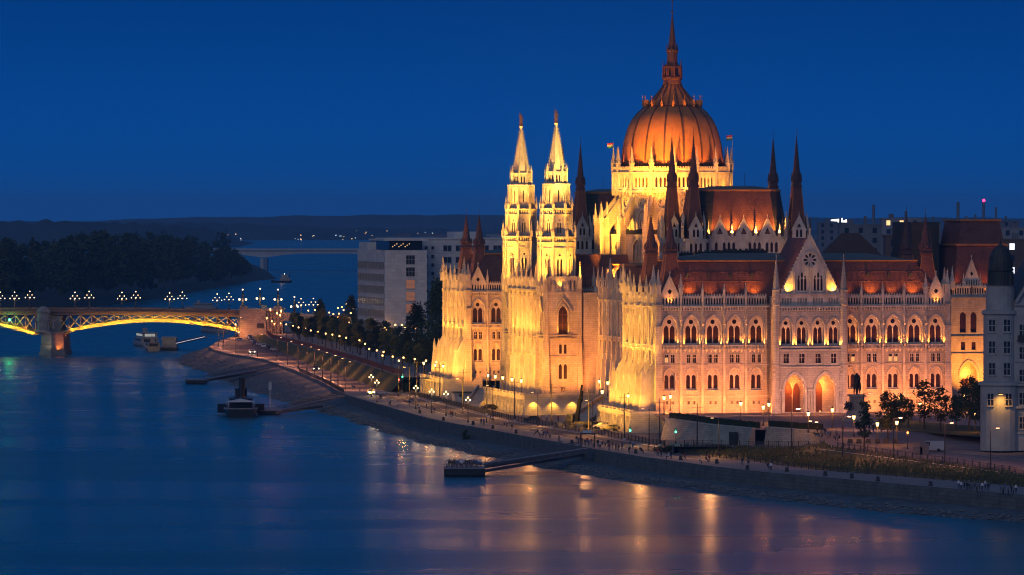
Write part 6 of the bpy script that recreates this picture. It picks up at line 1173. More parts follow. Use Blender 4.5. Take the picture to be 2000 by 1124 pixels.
# traffic lights
M_SIG = {'green': EM('green_signal', (.05, 1, .45), 9), 'red': EM('red_signal', (1, .04, .05), 9), 'amber': EM('orange_signal', (1, .25, .04), 9)}
for px, py, z, h, c, l in ((1320, 868, 5.5, 3.0, 'green', 'traffic light showing green before the long stone wall'), (1231, 868, 4, 3.4, 'green', 'traffic light showing green at the end of the palace terrace'), (779, 775, 4, 4.5, 'red', 'traffic light showing red by the crossing north of the palace'), (786, 768, 4, 5.0, 'green', 'traffic light showing green behind the red one'), (1773, 878, 6.6, 3.4, 'amber', 'traffic light glowing orange beside the tram stop'), (8, 645, 12, 0, 'green', '')):
    if not l: continue
    p = gp(px, py, z); t = thing('traffic_light', l, 'traffic light', (p.x, p.y, z)); pole(h+.3, .06).build('post', M_IRON, t); MB().box(-.16, .16, -.14, .14, h-.6, h+.45).build('signal_head', M_IRON, t)
    MB().ball((0, -.22, h-.4 if c == 'green' else h+.25 if c == 'red' else h), .2, 8, 5).build('signal_lamp', M_SIG[c], t); bulb((p.x, p.y-.7, z+h-.2), 60, {'green': (.1, 1, .5), 'red': (1, .05, .05), 'amber': (1, .3, .05)}[c], .1)
t = thing('navigation_light', 'green navigation light under the left span of the arched bridge', 'light', (bx(19), BY-1.2, bz(625))); MB().ball((0, 0, 0), .45, 8, 5).build('lamp_glass', M_SIG['green'], t); MB().box(-.25, .25, 0, 1.4, .3, .6).build('bracket', M_IRON, t); bulb((bx(19), BY-2.2, bz(626)), 900, (.05, 1, .3), .4)
# ================================================================ FENCES
def fence(nm, lab, pts, h, step, pick=None, m_=M_IRON):
    o = thing(nm, lab, 'fence', (0, 0, 0)); post = None; pk = MB(); rl = MB()
    for (a, b) in zip(pts, pts[1:]):
        a, b = Vector(a), Vector(b); L = (b-a).length; n = max(1, round(L/step))
        for zz in (.25, 1.0): rl.bar(a+Vector((0, 0, h*zz-.05)), b+Vector((0, 0, h*zz-.05)), .045, 4)
        for k in range(n):
            p = a+(b-a)*k/n
            if post is None: post = MB().box(-.09, .09, -.09, .09, 0, h+.12).build('post', m_, o, p)
            else: put('post', post.data, o, p)
            if pick:
                q = int(L/n/pick)
                for j in range(1, q): pp = a+(b-a)*(k+j/q)/n; pk.box(pp.x-.025, pp.x+.025, pp.y-.02, pp.y+.02, pp.z+.1, pp.z+h)
    rl.build('rail', m_, o)
    if pick: pk.build('picket', m_, o)['kind'] = 'stuff'
    return o
M_RUST = mat('red_brown_fence_paint', (.14, .055, .045), .7, .25, 1)
fence('promenade_fence', 'long red brown railing along the top of the grass slope below the trees', [(xt(y)+.8, y, 8.4) for y in range(1425, 1990, 24)], 1.6, 6, .45, M_RUST)
fence('quay_fence', 'dark low railing between the quay road and the palace forecourt', [(*qn(y, 19.8), 4) for y in range(1050, 1400, 18)], 1.25, 3.0, .4)
fence('terrace_fence', 'thin iron fence at the foot of the stone walls with the hedges', [(36.5, 1046.6, 5.5), (50, 1043.6, 5.5), (64.5, 1040.4, 5.5)], 1.3, 2.0, .4)
fence('plaza_fence', 'thin iron fence along the tram road at the plaza edge', [(r[0][0]-.4, r[0][1]-1.2, r[0][2]-.05) for r in hug(1640, 876, 1990, 925, 1)[::3]], 1.2, 3, .5)
fence('bank_railing', 'light railing on the bank edge above the steamship', [(*qn(y, .5), zq(y)+.2) for y in range(1400, 1620, 20)], 1.1, 3.0, None, M_IRON)
fence('slope_rail', 'low dark guard rail between the promenade and the grassy slope', [(lo[k][0]-.8, lo[k][1]-1.2, 4.0) for k in range(0, 58, 4)], .9, 3.2, None, M_IRON)
bl = thing('stone_bollard', 'x', 'bollard', (0, 0, 0)); MB().lathe([(.4, 0), (.42, .2), (.3, .6), (.36, .8), (.1, .95)], 8).build('bollard_body', M_IRON, bl); bk = [bl, False]
for i, (px, py) in enumerate(((820, 808), (866, 822), (924, 830), (963, 838), (1008, 847), (1117, 868), (1242, 886), (1330, 899), (1400, 906), (1460, 918), (1537, 922), (1612, 930), (1664, 935), (1715, 941), (1818, 950))): p = gp(px, py, 4); o = place(bk, (p.x, p.y, 4), 0, '%s squat dark mooring bollard on the promenade, counted from upstream' % nth(i), 'bollards on the promenade'); o['category'] = 'bollard'
cbx = thing('concrete_block', 'x', 'block', (0, 0, 0)); m = MB(); m.hull([(-.6, -.4, 0), (.6, -.4, 0), (.6, .4, 0), (-.6, .4, 0)], [(-.45, -.3, .9), (.45, -.3, .9), (.45, .3, .9), (-.45, .3, .9)]); m.build('block_body', M_IRON, cbx); kk = [cbx, False]
for i, px in enumerate((1661, 1678, 1696, 1714, 1731, 1749)): p = gp(px, 864, 7.2); o = place(kk, (p.x, p.y, zp(p) if p.y < 1046 else 8.4), 0, '%s dark planter block in the row at the plaza edge, counted from the steps' % nth(i), 'planter blocks on the plaza'); o['category'] = 'planter'
# ================================================================ SKINNED FIGURES
def skin(name, joints, edges, mats, zmat, sub=1, root=0):
    me = bpy.data.meshes.new(name); me.from_pydata([j[0] for j in joints], edges, []); o = bpy.data.objects.new(name, me); COL.objects.link(o)
    o.modifiers.new('s', 'SKIN'); sv = me.skin_vertices[0].data
    for i, j in enumerate(joints): sv[i].radius = (j[1], j[2] if len(j) > 2 else j[1]); sv[i].use_root = (i == root)
    if sub: md = o.modifiers.new('d', 'SUBSURF'); md.levels = sub; md.render_levels = sub
    dg = bpy.context.evaluated_depsgraph_get(); ev = o.evaluated_get(dg); nm = bpy.data.meshes.new_from_object(ev); bpy.data.objects.remove(o); bpy.data.meshes.remove(me)
    nm.name = name; nm.materials.clear()
    for m_ in mats: nm.materials.append(m_)
    for p in nm.polygons: p.material_index = zmat(p.center); p.use_smooth = True
    return nm
def person_mesh(pose, mats, nm):
    if pose == 'sit':
        J = [((0,0,.55),.15,.12), ((0,.02,.85),.15,.11), ((0,0,1.08),.17,.1), ((0,0,1.2),.055), ((0,-.02,1.36),.1,.11),
             ((-.1,-.08,.52),.09), ((-.12,-.46,.5),.07), ((-.12,-.48,.08),.05), ((-.12,-.62,.04),.045), ((.1,-.08,.52),.09), ((.12,-.44,.52),.07), ((.13,-.4,.08),.05), ((.13,-.55,.04),.045),
             ((-.2,0,1.08),.06), ((-.26,-.1,.8),.048), ((-.15,-.34,.66),.035), ((.2,0,1.08),.06), ((.27,-.08,.82),.048), ((.14,-.32,.64),.035)]
        zb = (.5, .62)
    else:
        s = .2 if pose == 'walk' else .0; a = .16 if pose == 'walk' else .03
        J = [((0,0,.95),.15,.11), ((0,0,1.18),.14,.1), ((0,0,1.4),.18,.1), ((0,0,1.52),.055), ((0,-.02,1.68),.1,.115),
             ((-.1,0,.9),.095), ((-.11,-s,.5),.07), ((-.11,-s*.9+.06,.09),.048), ((-.11,-s-.1,.04),.045), ((.1,0,.9),.095), ((.11,s*.5,.5),.07), ((.11,s*1.6,.11),.048), ((.11,s*1.5-.12,.05),.045),
             ((-.2,0,1.4),.062), ((-.25,a,1.12),.048), ((-.24,a*.4-.06,.86),.035), ((.2,0,1.4),.062), ((.25,-a,1.12),.048), ((.24,-a*1.6-.04,.87),.035)]
        zb = (.9, .98)
    E = [(0,1),(1,2),(2,3),(3,4),(0,5),(5,6),(6,7),(7,8),(0,9),(9,10),(10,11),(11,12),(2,13),(13,14),(14,15),(2,16),(16,17),(17,18)]
    top = J[4][0][2]; cz = zb[1]
    def zm(c):
        if c.z > top+.03 or (c.z > top-.06 and c.y > .03): return 3
        if c.z > J[3][0][2]-.02: return 2
        if abs(c.x) > .19 and c.z < J[2][0][2]-.45: return 2
        return 1 if c.z > cz or (pose == 'sit' and c.z > .62) else 0
    return skin(nm, J, E, mats, zm, 1)
M_SKIN = mat('skin', (.35, .22, .16), .6, 0); M_HAIR = mat('dark_hair', (.03, .02, .015), .7, 0)
CL = {n: mat(n + '_cloth', c, .9, .2, 8) for n, c in (('black', (.02, .02, .022)), ('navy', (.025, .035, .08)), ('grey', (.12, .12, .13)), ('white', (.6, .6, .6)), ('red', (.3, .035, .03)), ('blue', (.05, .12, .3)), ('beige', (.3, .24, .17)))}
PM = {}
def person(pose, top, bot, loc, rz, lab, group):
    k = (pose, top, bot)
    if k not in PM: PM[k] = person_mesh(pose, [CL[bot], CL[top], M_SKIN, M_HAIR], 'person_body')
    o = put('person', PM[k], None, loc, rz); o.scale = (1, 1, rnd.uniform(.94, 1.06)); return tag(o, lab, 'person', group)
rnd = random.Random(21); TOPS = ['black', 'navy', 'grey', 'white', 'red', 'blue', 'beige']; BOTS = ['black', 'navy', 'grey', 'beige']
combos = [('stand', 'black', 'navy'), ('stand', 'white', 'navy'), ('stand', 'blue', 'grey'), ('stand', 'grey', 'black'), ('walk', 'black', 'grey'), ('walk', 'white', 'black'), ('walk', 'red', 'navy'), ('walk', 'navy', 'beige'), ('walk', 'blue', 'black'), ('sit', 'black', 'navy'), ('sit', 'grey', 'black'), ('sit', 'white', 'navy')]
VERB = {'stand': 'standing', 'walk': 'walking', 'sit': 'sitting'}
def crowd(pts, where, group, poses=None, z=4.0, frm='upstream'):
    for i, pt in enumerate(pts):
        px, py = pt[:2]; p = gp(px, py, z); c = rnd.choice([q for q in combos if poses is None or q[0] in poses]); zz = z
        person(*c, (p.x, p.y, zz), rnd.uniform(0, 6.28), '%s person from %s, %s in %s and %s, %s' % (nth(i), frm, VERB[c[0]], c[1], c[2], where), group)
crowd([(688,762),(692,764),(703,768),(741,781),(744,782),(760,792),(763,793),(780,795),(800,794)], 'north of the palace', 'people on the promenade')
crowd([(816,801),(819,803),(833,797),(848,809),(880,815),(884,817),(889,813),(906,811),(940,828),(945,832),(950,827),(958,824),(963,829),(985,838),(990,834),(1000,842)], 'below the river front', 'people on the promenade')
crowd([(1047,852),(1050,850),(1054,853),(1058,856),(1062,853),(1066,856),(1070,853),(1074,858),(1092,866),(1098,867)], 'on the promenade near the ramp', 'people on the promenade')
crowd([(1126,866),(1130,868),(1133,865),(1137,870),(1143,872),(1147,869),(1150,874),(1155,871),(1160,876),(1168,874),(1172,878),(1177,873),(1182,879),(1188,874),(1190,882),(1196,877),(1203,880),(1208,884),(1215,879),(1228,884),(1236,880),(1230,888)], 'by the gangway head', 'people at the gangway head')
crowd([(1250,884),(1253,886),(1285,891),(1292,893),(1306,897),(1311,897),(1338,900),(1366,906),(1379,903),(1385,904),(1450,911),(1462,914),(1500,917),(1506,920)], 'below the grassy slope', 'people on the promenade')
crowd([(1873,956),(1878,958),(1884,955),(1889,960),(1893,957),(1898,961),(1904,957),(1909,962),(1914,958),(1919,960),(1925,957),(1931,961),(1955,966),(1960,968),(1964,962),(1970,968),(1976,965),(1980,968),(1985,964)], 'in the downstream group', 'group at the downstream end', ('stand',))
crowd([(1592,855),(1597,850),(1603,847),(1607,856),(1612,851),(1617,858),(1622,854),(1628,860),(1634,857),(1640,862)], 'beside the stone steps', 'people at the stone steps', ('stand', 'sit'), 8.0, 'the short hedge')
crowd([(1647,846),(1682,848),(1698,842),(1706,844),(1722,850),(1745,846),(1688,850)], 'on the plaza among the lamps', 'people on the plaza', ('walk', 'stand'), 8.4, 'the steps')
crowd([(1068,805+18),(1090,824),(1164,834),(1175,832),(1186,836),(1200,838)], 'on the palace forecourt', 'people on the forecourt', None, 4.0)
# ================================================================ VESSELS
M_HULLB = mat('black_hull_paint', (.015, .016, .02), .35, .2, 1); M_HULLW = mat('white_boat_paint', (.24, .24, .25), .4, .12, 1); M_DECK = mat('grey_deck', (.24, .24, .26), .7, .25, .8); M_CANV = mat('white_canvas', (.55, .55, .57), .8, .1, 1); M_STEEL = mat('weathered_steel', (.10, .10, .11), .6, .3, 1)
def hull(L, B, H, bow=.3, stern=.8, deck=True, n=14):     # bow at +y
    m = MB(); S = []
    for i in range(n+1):
        t = i/n; y = -L/2+L*t; k = (1-(max(0, t-(1-bow))/bow)**2.2)*(stern+(1-stern)*min(1, t/.18)); b = B/2*max(.03, k); sh = H+H*.35*max(0, (t-.6)/.4)**2+H*.12*max(0, (.2-t)/.2)**2
        S.append([(-b*.8, y, -.5), (-b, y, sh*.5), (-b*1.02, y, sh), (b*1.02, y, sh), (b, y, sh*.5), (b*.8, y, -.5)])
    for s in S: m.v += s
    for i in range(n):
        o = i*6
        for j in range(6): k = (j+1) % 6; m.f.append((o+k, o+j, o+6+j, o+6+k)); m.m.append(1 if j == 2 else 0)
    m.f.append(tuple(range(6))); m.f.append(tuple(range(n*6, n*6+6))[::-1]); m.m += [0, 0]
    return m
def windows(m, x, y0, y1, z0, z1, n, side, mi=0):
    for k in range(n): a = y0+(y1-y0)*(k+.12)/n; b = y0+(y1-y0)*(k+.88)/n; m.box(min(x, x+side*.05), max(x, x+side*.05), a, b, z0, z1, mi)
# paddle steamer seen from astern
p = gp(470, 816, 0); hd = R(3)
S_ = thing('steamship', 'old black steamship with tall funnel and white stern awning moored beside a pontoon', 'ship', (p.x-math.sin(hd)*21, p.y+math.cos(hd)*21, 0), hd)
hull(44, 8.6, 2.1).build('hull', [M_HULLB, M_DECK], S_)
m = MB(); 
for sx in (-1, 1): m.ext([(sx*3.9, -5), (sx*6.4, -3.4), (sx*6.4, 3.4), (sx*3.9, 5)][::sx], .6, 3.0)
m.build('paddle_box', M_HULLB, S_)
m = MB(); m.box(-3.1, 3.1, -9, 9, 2.1, 4.5); m.box(-3.4, 3.4, -9.4, 9.4, 4.5, 4.7); windows(m, 3.1, -8, 8, 3, 4, 9, 1, 1); windows(m, -3.1, -8, 8, 3, 4, 9, -1, 1); m.box(-1.6, 1.6, 2.5, 5.5, 4.7, 6.9); m.box(-2.0, 2.0, 2.2, 5.8, 6.9, 7.05); windows(m, 1.6, 2.7, 5.3, 5.6, 6.6, 3, 1, 1); m.build('deckhouse', [M_HULLB, M_WIN], S_)
MB().lathe([(.95, 4.6), (.85, 5), (.85, 9.4), (.98, 9.5), (.98, 9.8), (.85, 10.2), (.7, 10.2)], 14, .3, 0).build('funnel', M_HULLB, S_)
m = MB()
for k in range(12):
    t = k/12; t2 = (k+1)/12; w = lambda q: 3.9*(1-.35*max(0, q-.55)/.45) if q < .95 else 2.4
    for sx in (-1, 1): m.hull([(min(0, sx*w(t)), -20.5+11*t, 4.1), (max(0, sx*w(t)), -20.5+11*t, 4.1), (max(0, sx*w(t2)), -20.5+11*t2, 4.1), (min(0, sx*w(t2)), -20.5+11*t2, 4.1)], [(0 if sx > 0 else -w(t), -20.5+11*t, 4.75 if sx > 0 else 4.16), (w(t) if sx > 0 else 0, -20.5+11*t, 4.16 if sx > 0 else 4.75), (w(t2) if sx > 0 else 0, -20.5+11*t2, 4.16 if sx > 0 else 4.75), (0 if sx > 0 else -w(t2), -20.5+11*t2, 4.75 if sx > 0 else 4.16)])
m.build('awning', M_CANV, S_)
m = MB()
for k in range(7):
    for sx in (-1, 1): m.bar((sx*3.6, -20+k*1.7, 2.1), (sx*3.6, -20+k*1.7, 4.2), .05, 4)
for sx in (-1, 1): m.bar((sx*3.9, -19, 3.1), (sx*4.2, 16, 3.1), .04, 4)
m.bar((-3, -21, 3.1), (3, -21, 3.1), .04, 4); m.bar((0, 14, 2.2), (0, 13.5, 11), .09, 5, .04); m.bar((0, -12, 4.7), (0, -12, 9), .07, 5); m.build('rail_and_mast', M_STEEL, S_)
m = MB(); 
for k in range(15):
    t0, t1 = k/14*math.pi, 0
m.build('rubbing_strake', M_PALE, S_) if m.v else None
st = MB(); hb = hull(44.3, 8.9, 2.1); 
for i in range(14):
    for j in (2, 3): a, b = Vector(hb.v[i*6+j]), Vector(hb.v[i*6+6+j]); st.beam(a, b, .16, .16)
st.bar(hb.v[2], hb.v[3], .1, 4); st.build('rubbing_strake', M_PALE, S_)
def pontoon(px0, px1, py, zt, depth, lab, rz=0.0):
    a, b = gp(px0, py, 0), gp(px1, py, 0); o = thing('pontoon', lab, 'pontoon', (a.x, a.y, 0), rz); w = (b-a).length; m = MB(); m.hull([(.3, .3, -.4), (w-.3, .3, -.4), (w-.3, depth-.3, -.4), (.3, depth-.3, -.4)], [(0, 0, .3), (w, 0, .3), (w, depth, .3), (0, depth, .3)]); m.box(0, w, 0, depth, .3, zt); m.box(-.1, w+.1, -.1, depth+.1, zt, zt+.12, 1); m.build('float', [M_HULLB, M_DECK], o)
    m = MB(); n = max(2, int(w/1.6))
    for k in range(n+1):
        for y in (.1, depth-.1): m.bar((w*k/n, y, zt), (w*k/n, y, zt+1), .035, 4)
    for y in (.1, depth-.1): m.bar((0, y, zt+1), (w, y, zt+1), .035, 4)
    for k in (0, w): m.bar((k*.98+.1, .2, zt), (k*.98+.1, .2, zt+.5), .16, 6)
    m.build('railing', M_STEEL, o); return o, a, w
pontoon(503, 545, 811, 1.1, 20, 'low dark pontoon between the old steamship and its gangway')[0]
p = gp(526, 806, 0); t = thing('mooring_pole', 'tall white pole with a box head rising from the pontoon by the steamship', 'pole', (p.x, p.y+4, 1.22)); MB().bar((0, 0, 0), (0, 0, 7.4), .16, 7, .13).build('shaft', M_PALE, t); MB().box(-.42, .42, -.3, .3, 4.9, 6.9).build('box_head', M_PALE, t)
def gangway(p, q, w, lab, truss=1.0):
    o = thing('gangway', lab, 'gangway', (0, 0, 0)); p, q = Vector(p), Vector(q); d = (q-p).normalized(); s = Vector((-d.y, d.x, 0)).normalized()*w/2
    MB().beam(p, q, w, .22).build('walkway', M_DECK, o); n = max(4, int((q-p).length/2.4))
    for sg in (-1, 1):
        m = MB(); a, b = p+s*sg, q+s*sg; up = Vector((0, 0, truss)); m.beam(a, b, .16, .34); m.beam(a+up, b+up, .12, .14)
        for k in range(n): c, e = a+(b-a)*k/n, a+(b-a)*(k+1)/n; m.bar(c, c+up, .05, 4); m.bar(c, e+up, .04, 4)
        m.build('side_truss', M_STEEL, o)
    return o
def G3(px, py, z): p = gp(px, py, z); return (p.x, p.y, z)
gangway(G3(544, 803, 1.2), G3(668, 773, 4.3), 2.0, 'long sloping gangway from the steamship pontoon up to the quay wall')
gangway(G3(540, 808, .8), G3(628, 795, 1.2), .5, 'thin stay boom beside the steamship gangway', .3)
pontoon(362, 400, 751, 1.3, 14, 'lone dark pontoon upstream at the end of a pale gangway')
gangway(G3(399, 742, 1.3), G3(538, 716, 4.4), 2.4, 'pale gangway between the lone pontoon and the curving bank'); gangway(G3(399, 746, .8), G3(500, 728, 2.2), .5, 'thin stay boom below the pale upstream gangway', .3)
o, a, w = pontoon(867, 948, 932, 1.7, 9, 'crowded dark boat landing pontoon full of standing people'); n = 0
for i in range(34):
    r = i % 3; x = .6+(w-1.2)*((i*.381) % 1.0); c = combos[i % 4]; y = .8+r*2.6+rnd.uniform(-.3, .3)
    person(*c, (a.x+x, a.y+y, 1.82), rnd.uniform(-.8, .8)+(3.14 if i % 4 else 0), '%s person in the %s row on the landing pontoon, in %s and %s' % (nth(i//3), ('front', 'middle', 'rear')[r], c[1], c[2]), 'people on the landing pontoon')
m = MB(); 
gangway(G3(938, 908, 1.9), G3(1146, 877, 4.4), 2.6, 'broad lattice gangway leading from the crowded landing to the quay', 1.5); gangway(G3(944, 922, .9), G3(1150, 888, 2.6), .5, 'lower stay boom beside the broad lattice gangway', .3); gangway(G3(940, 915, .9), G3(1090, 890, 2.2), .5, 'upper stay boom beside the broad lattice gangway', .3)
t = thing('gangway_gate', 'dark iron gate frame at the shore end of the lattice gangway', 'gate', (*G3(1148, 876, 4)[:2], 4.2), R(-25)); m = MB()
for x in (-1.6, 1.6): m.box(x-.12, x+.12, -.12, .12, 0, 2.8)
m.box(-1.7, 1.7, -.15, .15, 2.8, 3.1); m.build('gate_frame', M_IRON, t); MB().box(-1.2, 1.2, -.2, -.1, 3.1, 3.7).build('sign_board', M_PALE, t)
def cruiser(px, py, L, B, rz, lab, lit=True, decks=2):
    p = gp(px, py, 0); o = thing('passenger_boat', lab, 'boat', (p.x, p.y, 0), rz); hull(L, B, 1.4).build('hull', [M_HULLW, M_DECK], o); z = 1.3
    for d in range(decks):
        k = 1-.14*d; m = MB(); m.box(-B*.42*k, B*.42*k, -L*.4, L*.22*k, z, z+2.1); m.box(-B*.46*k, B*.46*k, -L*.42, L*.25*k, z+2.1, z+2.25)
        m.build('cabin', M_HULLW, o); g = MB()
        for sx in (-1, 1): windows(g, sx*B*.42*k, -L*.38, L*.2*k, z+.8, z+1.7, 8, sx)
        for c in range(3): x = -B*.3*k+B*.6*k*c/3; g.box(x+.05, x+B*.2*k-.05, -L*.4-.05, -L*.4, z+.7, z+1.8)
        g.build('cabin_window', M_COOLDIM if (lit and d) else M_WIN, o); z += 2.25
    m = MB(); m.box(-.9, .9, L*.02, L*.12, z, z+1.6); m.bar((0, 0, z), (0, 0, z+3), .06, 4); m.build('wheelhouse', M_HULLW, o)
    m = MB(); 
    for sx in (-1, 1):
        m.bar((sx*B*.46, -L*.45, 2.3), (sx*B*.46, L*.3, 2.3), .04, 4)
        for k in range(9): m.bar((sx*B*.46, -L*.45+L*.75*k/8, 1.3), (sx*B*.46, -L*.45+L*.75*k/8, 2.3), .03, 4)
    m.build('railing', M_PALE, o); return o
M_COOLDIM = EM('dim_cabin_light', (.9, .95, .85), .35)
cruiser(284, 676, 34, 8.5, R(12), 'two decked passenger boat with lit upper saloon moored under the bridge'); cruiser(298, 686, 13, 6, R(8), 'small pale passenger boat in front of the two decked one', False, 1)
cruiser(416, 650, 30, 7.5, R(20), 'white passenger boat half hidden beyond the curve of the quay', True, 1); cruiser(392, 604, 18, 6, R(88), 'far pale boat crossing the river beyond the bridge lamps', False, 1)
o, a, w = pontoon(313, 345, 685, 1.2, 12, 'landing barge with a pale box cabin beside the passenger boats'); m = MB(); m.box(.4, w-.4, 1, 11, 1.3, 5.0); m.hull([(.1, .6, 5), (w-.1, .6, 5), (w-.1, 11.4, 5), (.1, 11.4, 5)], [(.8, 1.5, 5.6), (w-.8, 1.5, 5.6), (w-.8, 10.5, 5.6), (.8, 10.5, 5.6)]); m.build('box_cabin', M_HULLW, o)
g_ = gangway(G3(344, 672, 2.0), G3(401, 659, 5.2), 2.2, 'gangway edged with a bright white light strip by the passenger boats', .8); MB().beam(Vector(G3(344, 671, 3.0))+Vector((0, -1.3, 0)), Vector(G3(400, 658, 6.2))+Vector((0, -1.3, 0)), .1, .14).build('light_strip', EM('white_light_strip', (1, .85, .95), 1.0), g_)
p = gp(550, 552.5, 0); T = thing('tugboat', 'small workboat with a white lit wheelhouse crossing the river beyond the bridge', 'boat', (p.x, p.y, 0), R(92)); hull(17, 5.6, 1.6).build('hull', [M_HULLB, M_DECK], T); m = MB(); m.box(-2, 2, -7, 1.5, 1.6, 4.2); m.box(-1.7, 1.7, -5, 0, 4.2, 6.6); m.box(-2, 2, -5.3, .3, 6.6, 6.8); m.build('wheelhouse', M_HULLW, T); MB().bar((0, -6.5, 4), (0, -6.5, 8.5), .3, 6).build('mast', M_HULLB, T); MB().ball((0, -2.4, 7.3), .32, 6, 4).build('deck_light', EM('deck_light', (1, .9, .75), 9), T); bulb((p.x, p.y-5, 9), 150, WARM)
# ================================================================ VEHICLES
M_TYRE = mat('black_tyre', (.015, .015, .015), .85, 0); M_CARG = mat('dark_car_glass', (.02, .022, .025), .1, 0, spec=.6); M_HEAD = EM('headlight_glass', (1, .85, .6), 14); M_TAIL = EM('tail_light_glass', (1, .05, .03), 3); M_HOFF = mat('clear_headlight', (.5, .5, .5), .2, 0)
CARC = {n: mat(n + '_car_paint', c, .3, .05, 2, spec=.5) for n, c in (('silver', (.32, .33, .35)), ('black', (.015, .015, .017)), ('white', (.6, .6, .6)), ('blue', (.03, .05, .14)), ('red', (.25, .02, .02)))}
def car(col, lit=False, van=False):
    t = thing('van' if van else 'car', 'x', 'van' if van else 'car', (0, 0, 0)); w = .88
    pr = [(-2.1, .35), (2.1, .35), (2.15, .75), (1.95, .92), (1.0, 1.0), (.35, 1.45), (-1.1, 1.47), (-1.75, 1.02), (-2.1, .95)] if not van else [(-2.5, .35), (2.4, .35), (2.45, .9), (2.0, 1.2), (1.4, 2.1), (-2.4, 2.15), (-2.5, 1.0)]
    def side(m, pts, x0, x1, mi=0): n = len(pts); m.add([(x0, y, z) for y, z in pts]+[(x1, y, z) for y, z in pts], [tuple(range(n)), tuple(range(n, 2*n))[::-1]]+[(i, n+i, n+(i+1) % n, (i+1) % n) for i in range(n)], mi)
    m = MB(); side(m, pr, -w, w); m.build('body', CARC[col], t); m = MB()
    if van: side(m, [(.5, 1.2), (1.85, 1.2), (1.35, 1.95), (.5, 1.95)], -w-.02, w+.02); m.hull([(-.8, 2.04, 1.2), (.8, 2.04, 1.2), (.8, 1.98, 1.2), (-.8, 1.98, 1.2)], [(-.75, 1.5, 2.0), (.75, 1.5, 2.0), (.75, 1.42, 2.0), (-.75, 1.42, 2.0)])
    else:
        side(m, [(-1.55, 1.03), (.85, 1.03), (.32, 1.38), (-1.08, 1.4)], -w-.02, w+.02); m.hull([(-.75, .99, 1.02), (.75, .99, 1.02), (.75, .9, 1.0), (-.75, .9, 1.0)], [(-.7, .42, 1.42), (.7, .42, 1.42), (.7, .3, 1.4), (-.7, .3, 1.4)]); m.hull([(-.75, -1.62, 1.02), (.75, -1.62, 1.02), (.75, -1.76, 1.04), (-.75, -1.76, 1.04)], [(-.7, -1.08, 1.42), (.7, -1.08, 1.42), (.7, -1.2, 1.44), (-.7, -1.2, 1.44)])
    m.build('window_glass', M_CARG, t)
    for x in (-.8, .8):
        for y in (-1.3, 1.3):
            m = MB(); pts = [(.33*math.cos(R(36*k)), .33+.33*math.sin(R(36*k))) for k in range(10)]; side(m, [(y+a, b) for a, b in pts], x-.12, x+.12); m.build('wheel', M_TYRE, t)
        MB().box(x-.16, x+.12, 2.1 if not van else 2.38, 2.2 if not van else 2.5, .6, .8).build('headlight', M_HEAD if lit else M_HOFF, t); MB().box(x-.12, x+.1, -2.14 if not van else -2.54, -2.08 if not van else -2.48, .7, .9).build('tail_light', M_TAIL if lit else M_HOFF, t)
    return [t, False]
CK_ = {}
def put_car(col, lit, van, loc, rz, lab, group=None):
    k = (col, lit, van)
    if k not in CK_: CK_[k] = car(*k)
    t, used = CK_[k]
    if used: o = dup(t, loc, rz, lab)
    else: CK_[k][1] = True; t.location = loc; t.rotation_euler = (0, 0, rz); t['label'] = lab; o = t
    if group: o['group'] = group
    elif 'group' in o: del o['group']
    return o
def road_dir(y): a, b = qn(y, 10), qn(y+10, 10); return math.atan2(-(b[0]-a[0]), b[1]-a[1])
for i in range(10): y = 1790+i*17; c = ('silver', 'black', 'white', 'silver', 'blue')[i % 5]; f_ = xt(y)-6.0; put_car(c, False, False, (f_, y, zq(y)+.01), road_dir(y)+math.pi, '%s parked car, %s, in the line beside the grass slope counted from the palace' % (nth(i), c), 'cars parked below the bridge')
for px, py, c, lab in ((616, 722, 'black', 'dark car with bright headlights driving along the bank above the steamship'), (491, 692, 'silver', 'silver car with glowing headlights coming round the bend by the bridge'), (724, 768, 'white', 'white car with headlights on stopped before the crossing')):
    p = gp(px, py, 4.4 if px > 520 else 5.2); y = p.y; p.z = zq(y)+.01; rz = road_dir(y)+math.pi; put_car(c, True, False, (p.x, p.y, p.z), rz, lab); f_ = Vector((-math.sin(rz), math.cos(rz), 0)); spot(p+f_*2.6+Vector((0, 0, .8)), p+f_*9+Vector((0, 0, -.3)), 700, (1, .8, .5), 50, 1.0, .2)
for px, py, z, c, rz, lab in ((467, 668, 7.2, 'silver', .5, 'silver car parked under the end of the iron arch'), (563, 684, 6.0, 'blue', 2.4, 'dark car waiting alone beside the grass slope'), (944, 795, 4, 'white', 2.0, 'white car parked at the foot of the northern stair'), (955, 801, 4, 'black', 2.0, 'black car parked next to the white one by the northern stair'), (1040, 824, 4, 'black', 1.4, 'black car on the forecourt below the tower terrace'), (1160, 836, 4, 'red', 1.2, 'red car on the forecourt behind the crane truck'), (1176, 838, 4, 'silver', 1.2, 'silver car on the forecourt near the south pavilion'), (1192, 842, 4, 'black', 1.2, 'black car on the forecourt nearest the pavilion columns')):
    p = gp(px, py, z); z = zq(p.y) if px < 800 else 4.0; p = gp(px, py, z); put_car(c, False, False, (p.x, p.y, z+.01), rz, lab)
p = gp(1822, 880, 6.6); put_car('silver', False, True, (p.x, p.y, zp(p)+.02), 1.4, 'grey van standing beside the orange signal on the plaza')
p = gp(1135, 836, 4); t = thing('crane_truck', 'dark lorry with a tall folded loading crane standing on the palace forecourt', 'truck', (p.x, p.y, 4), R(60)); m = MB(); m.box(-1.2, 1.2, -3.8, 3.6, .8, 1.2); m.box(-1.25, 1.25, -3.8, 1.2, 1.2, 1.5); m.build('chassis', M_IRON, t)
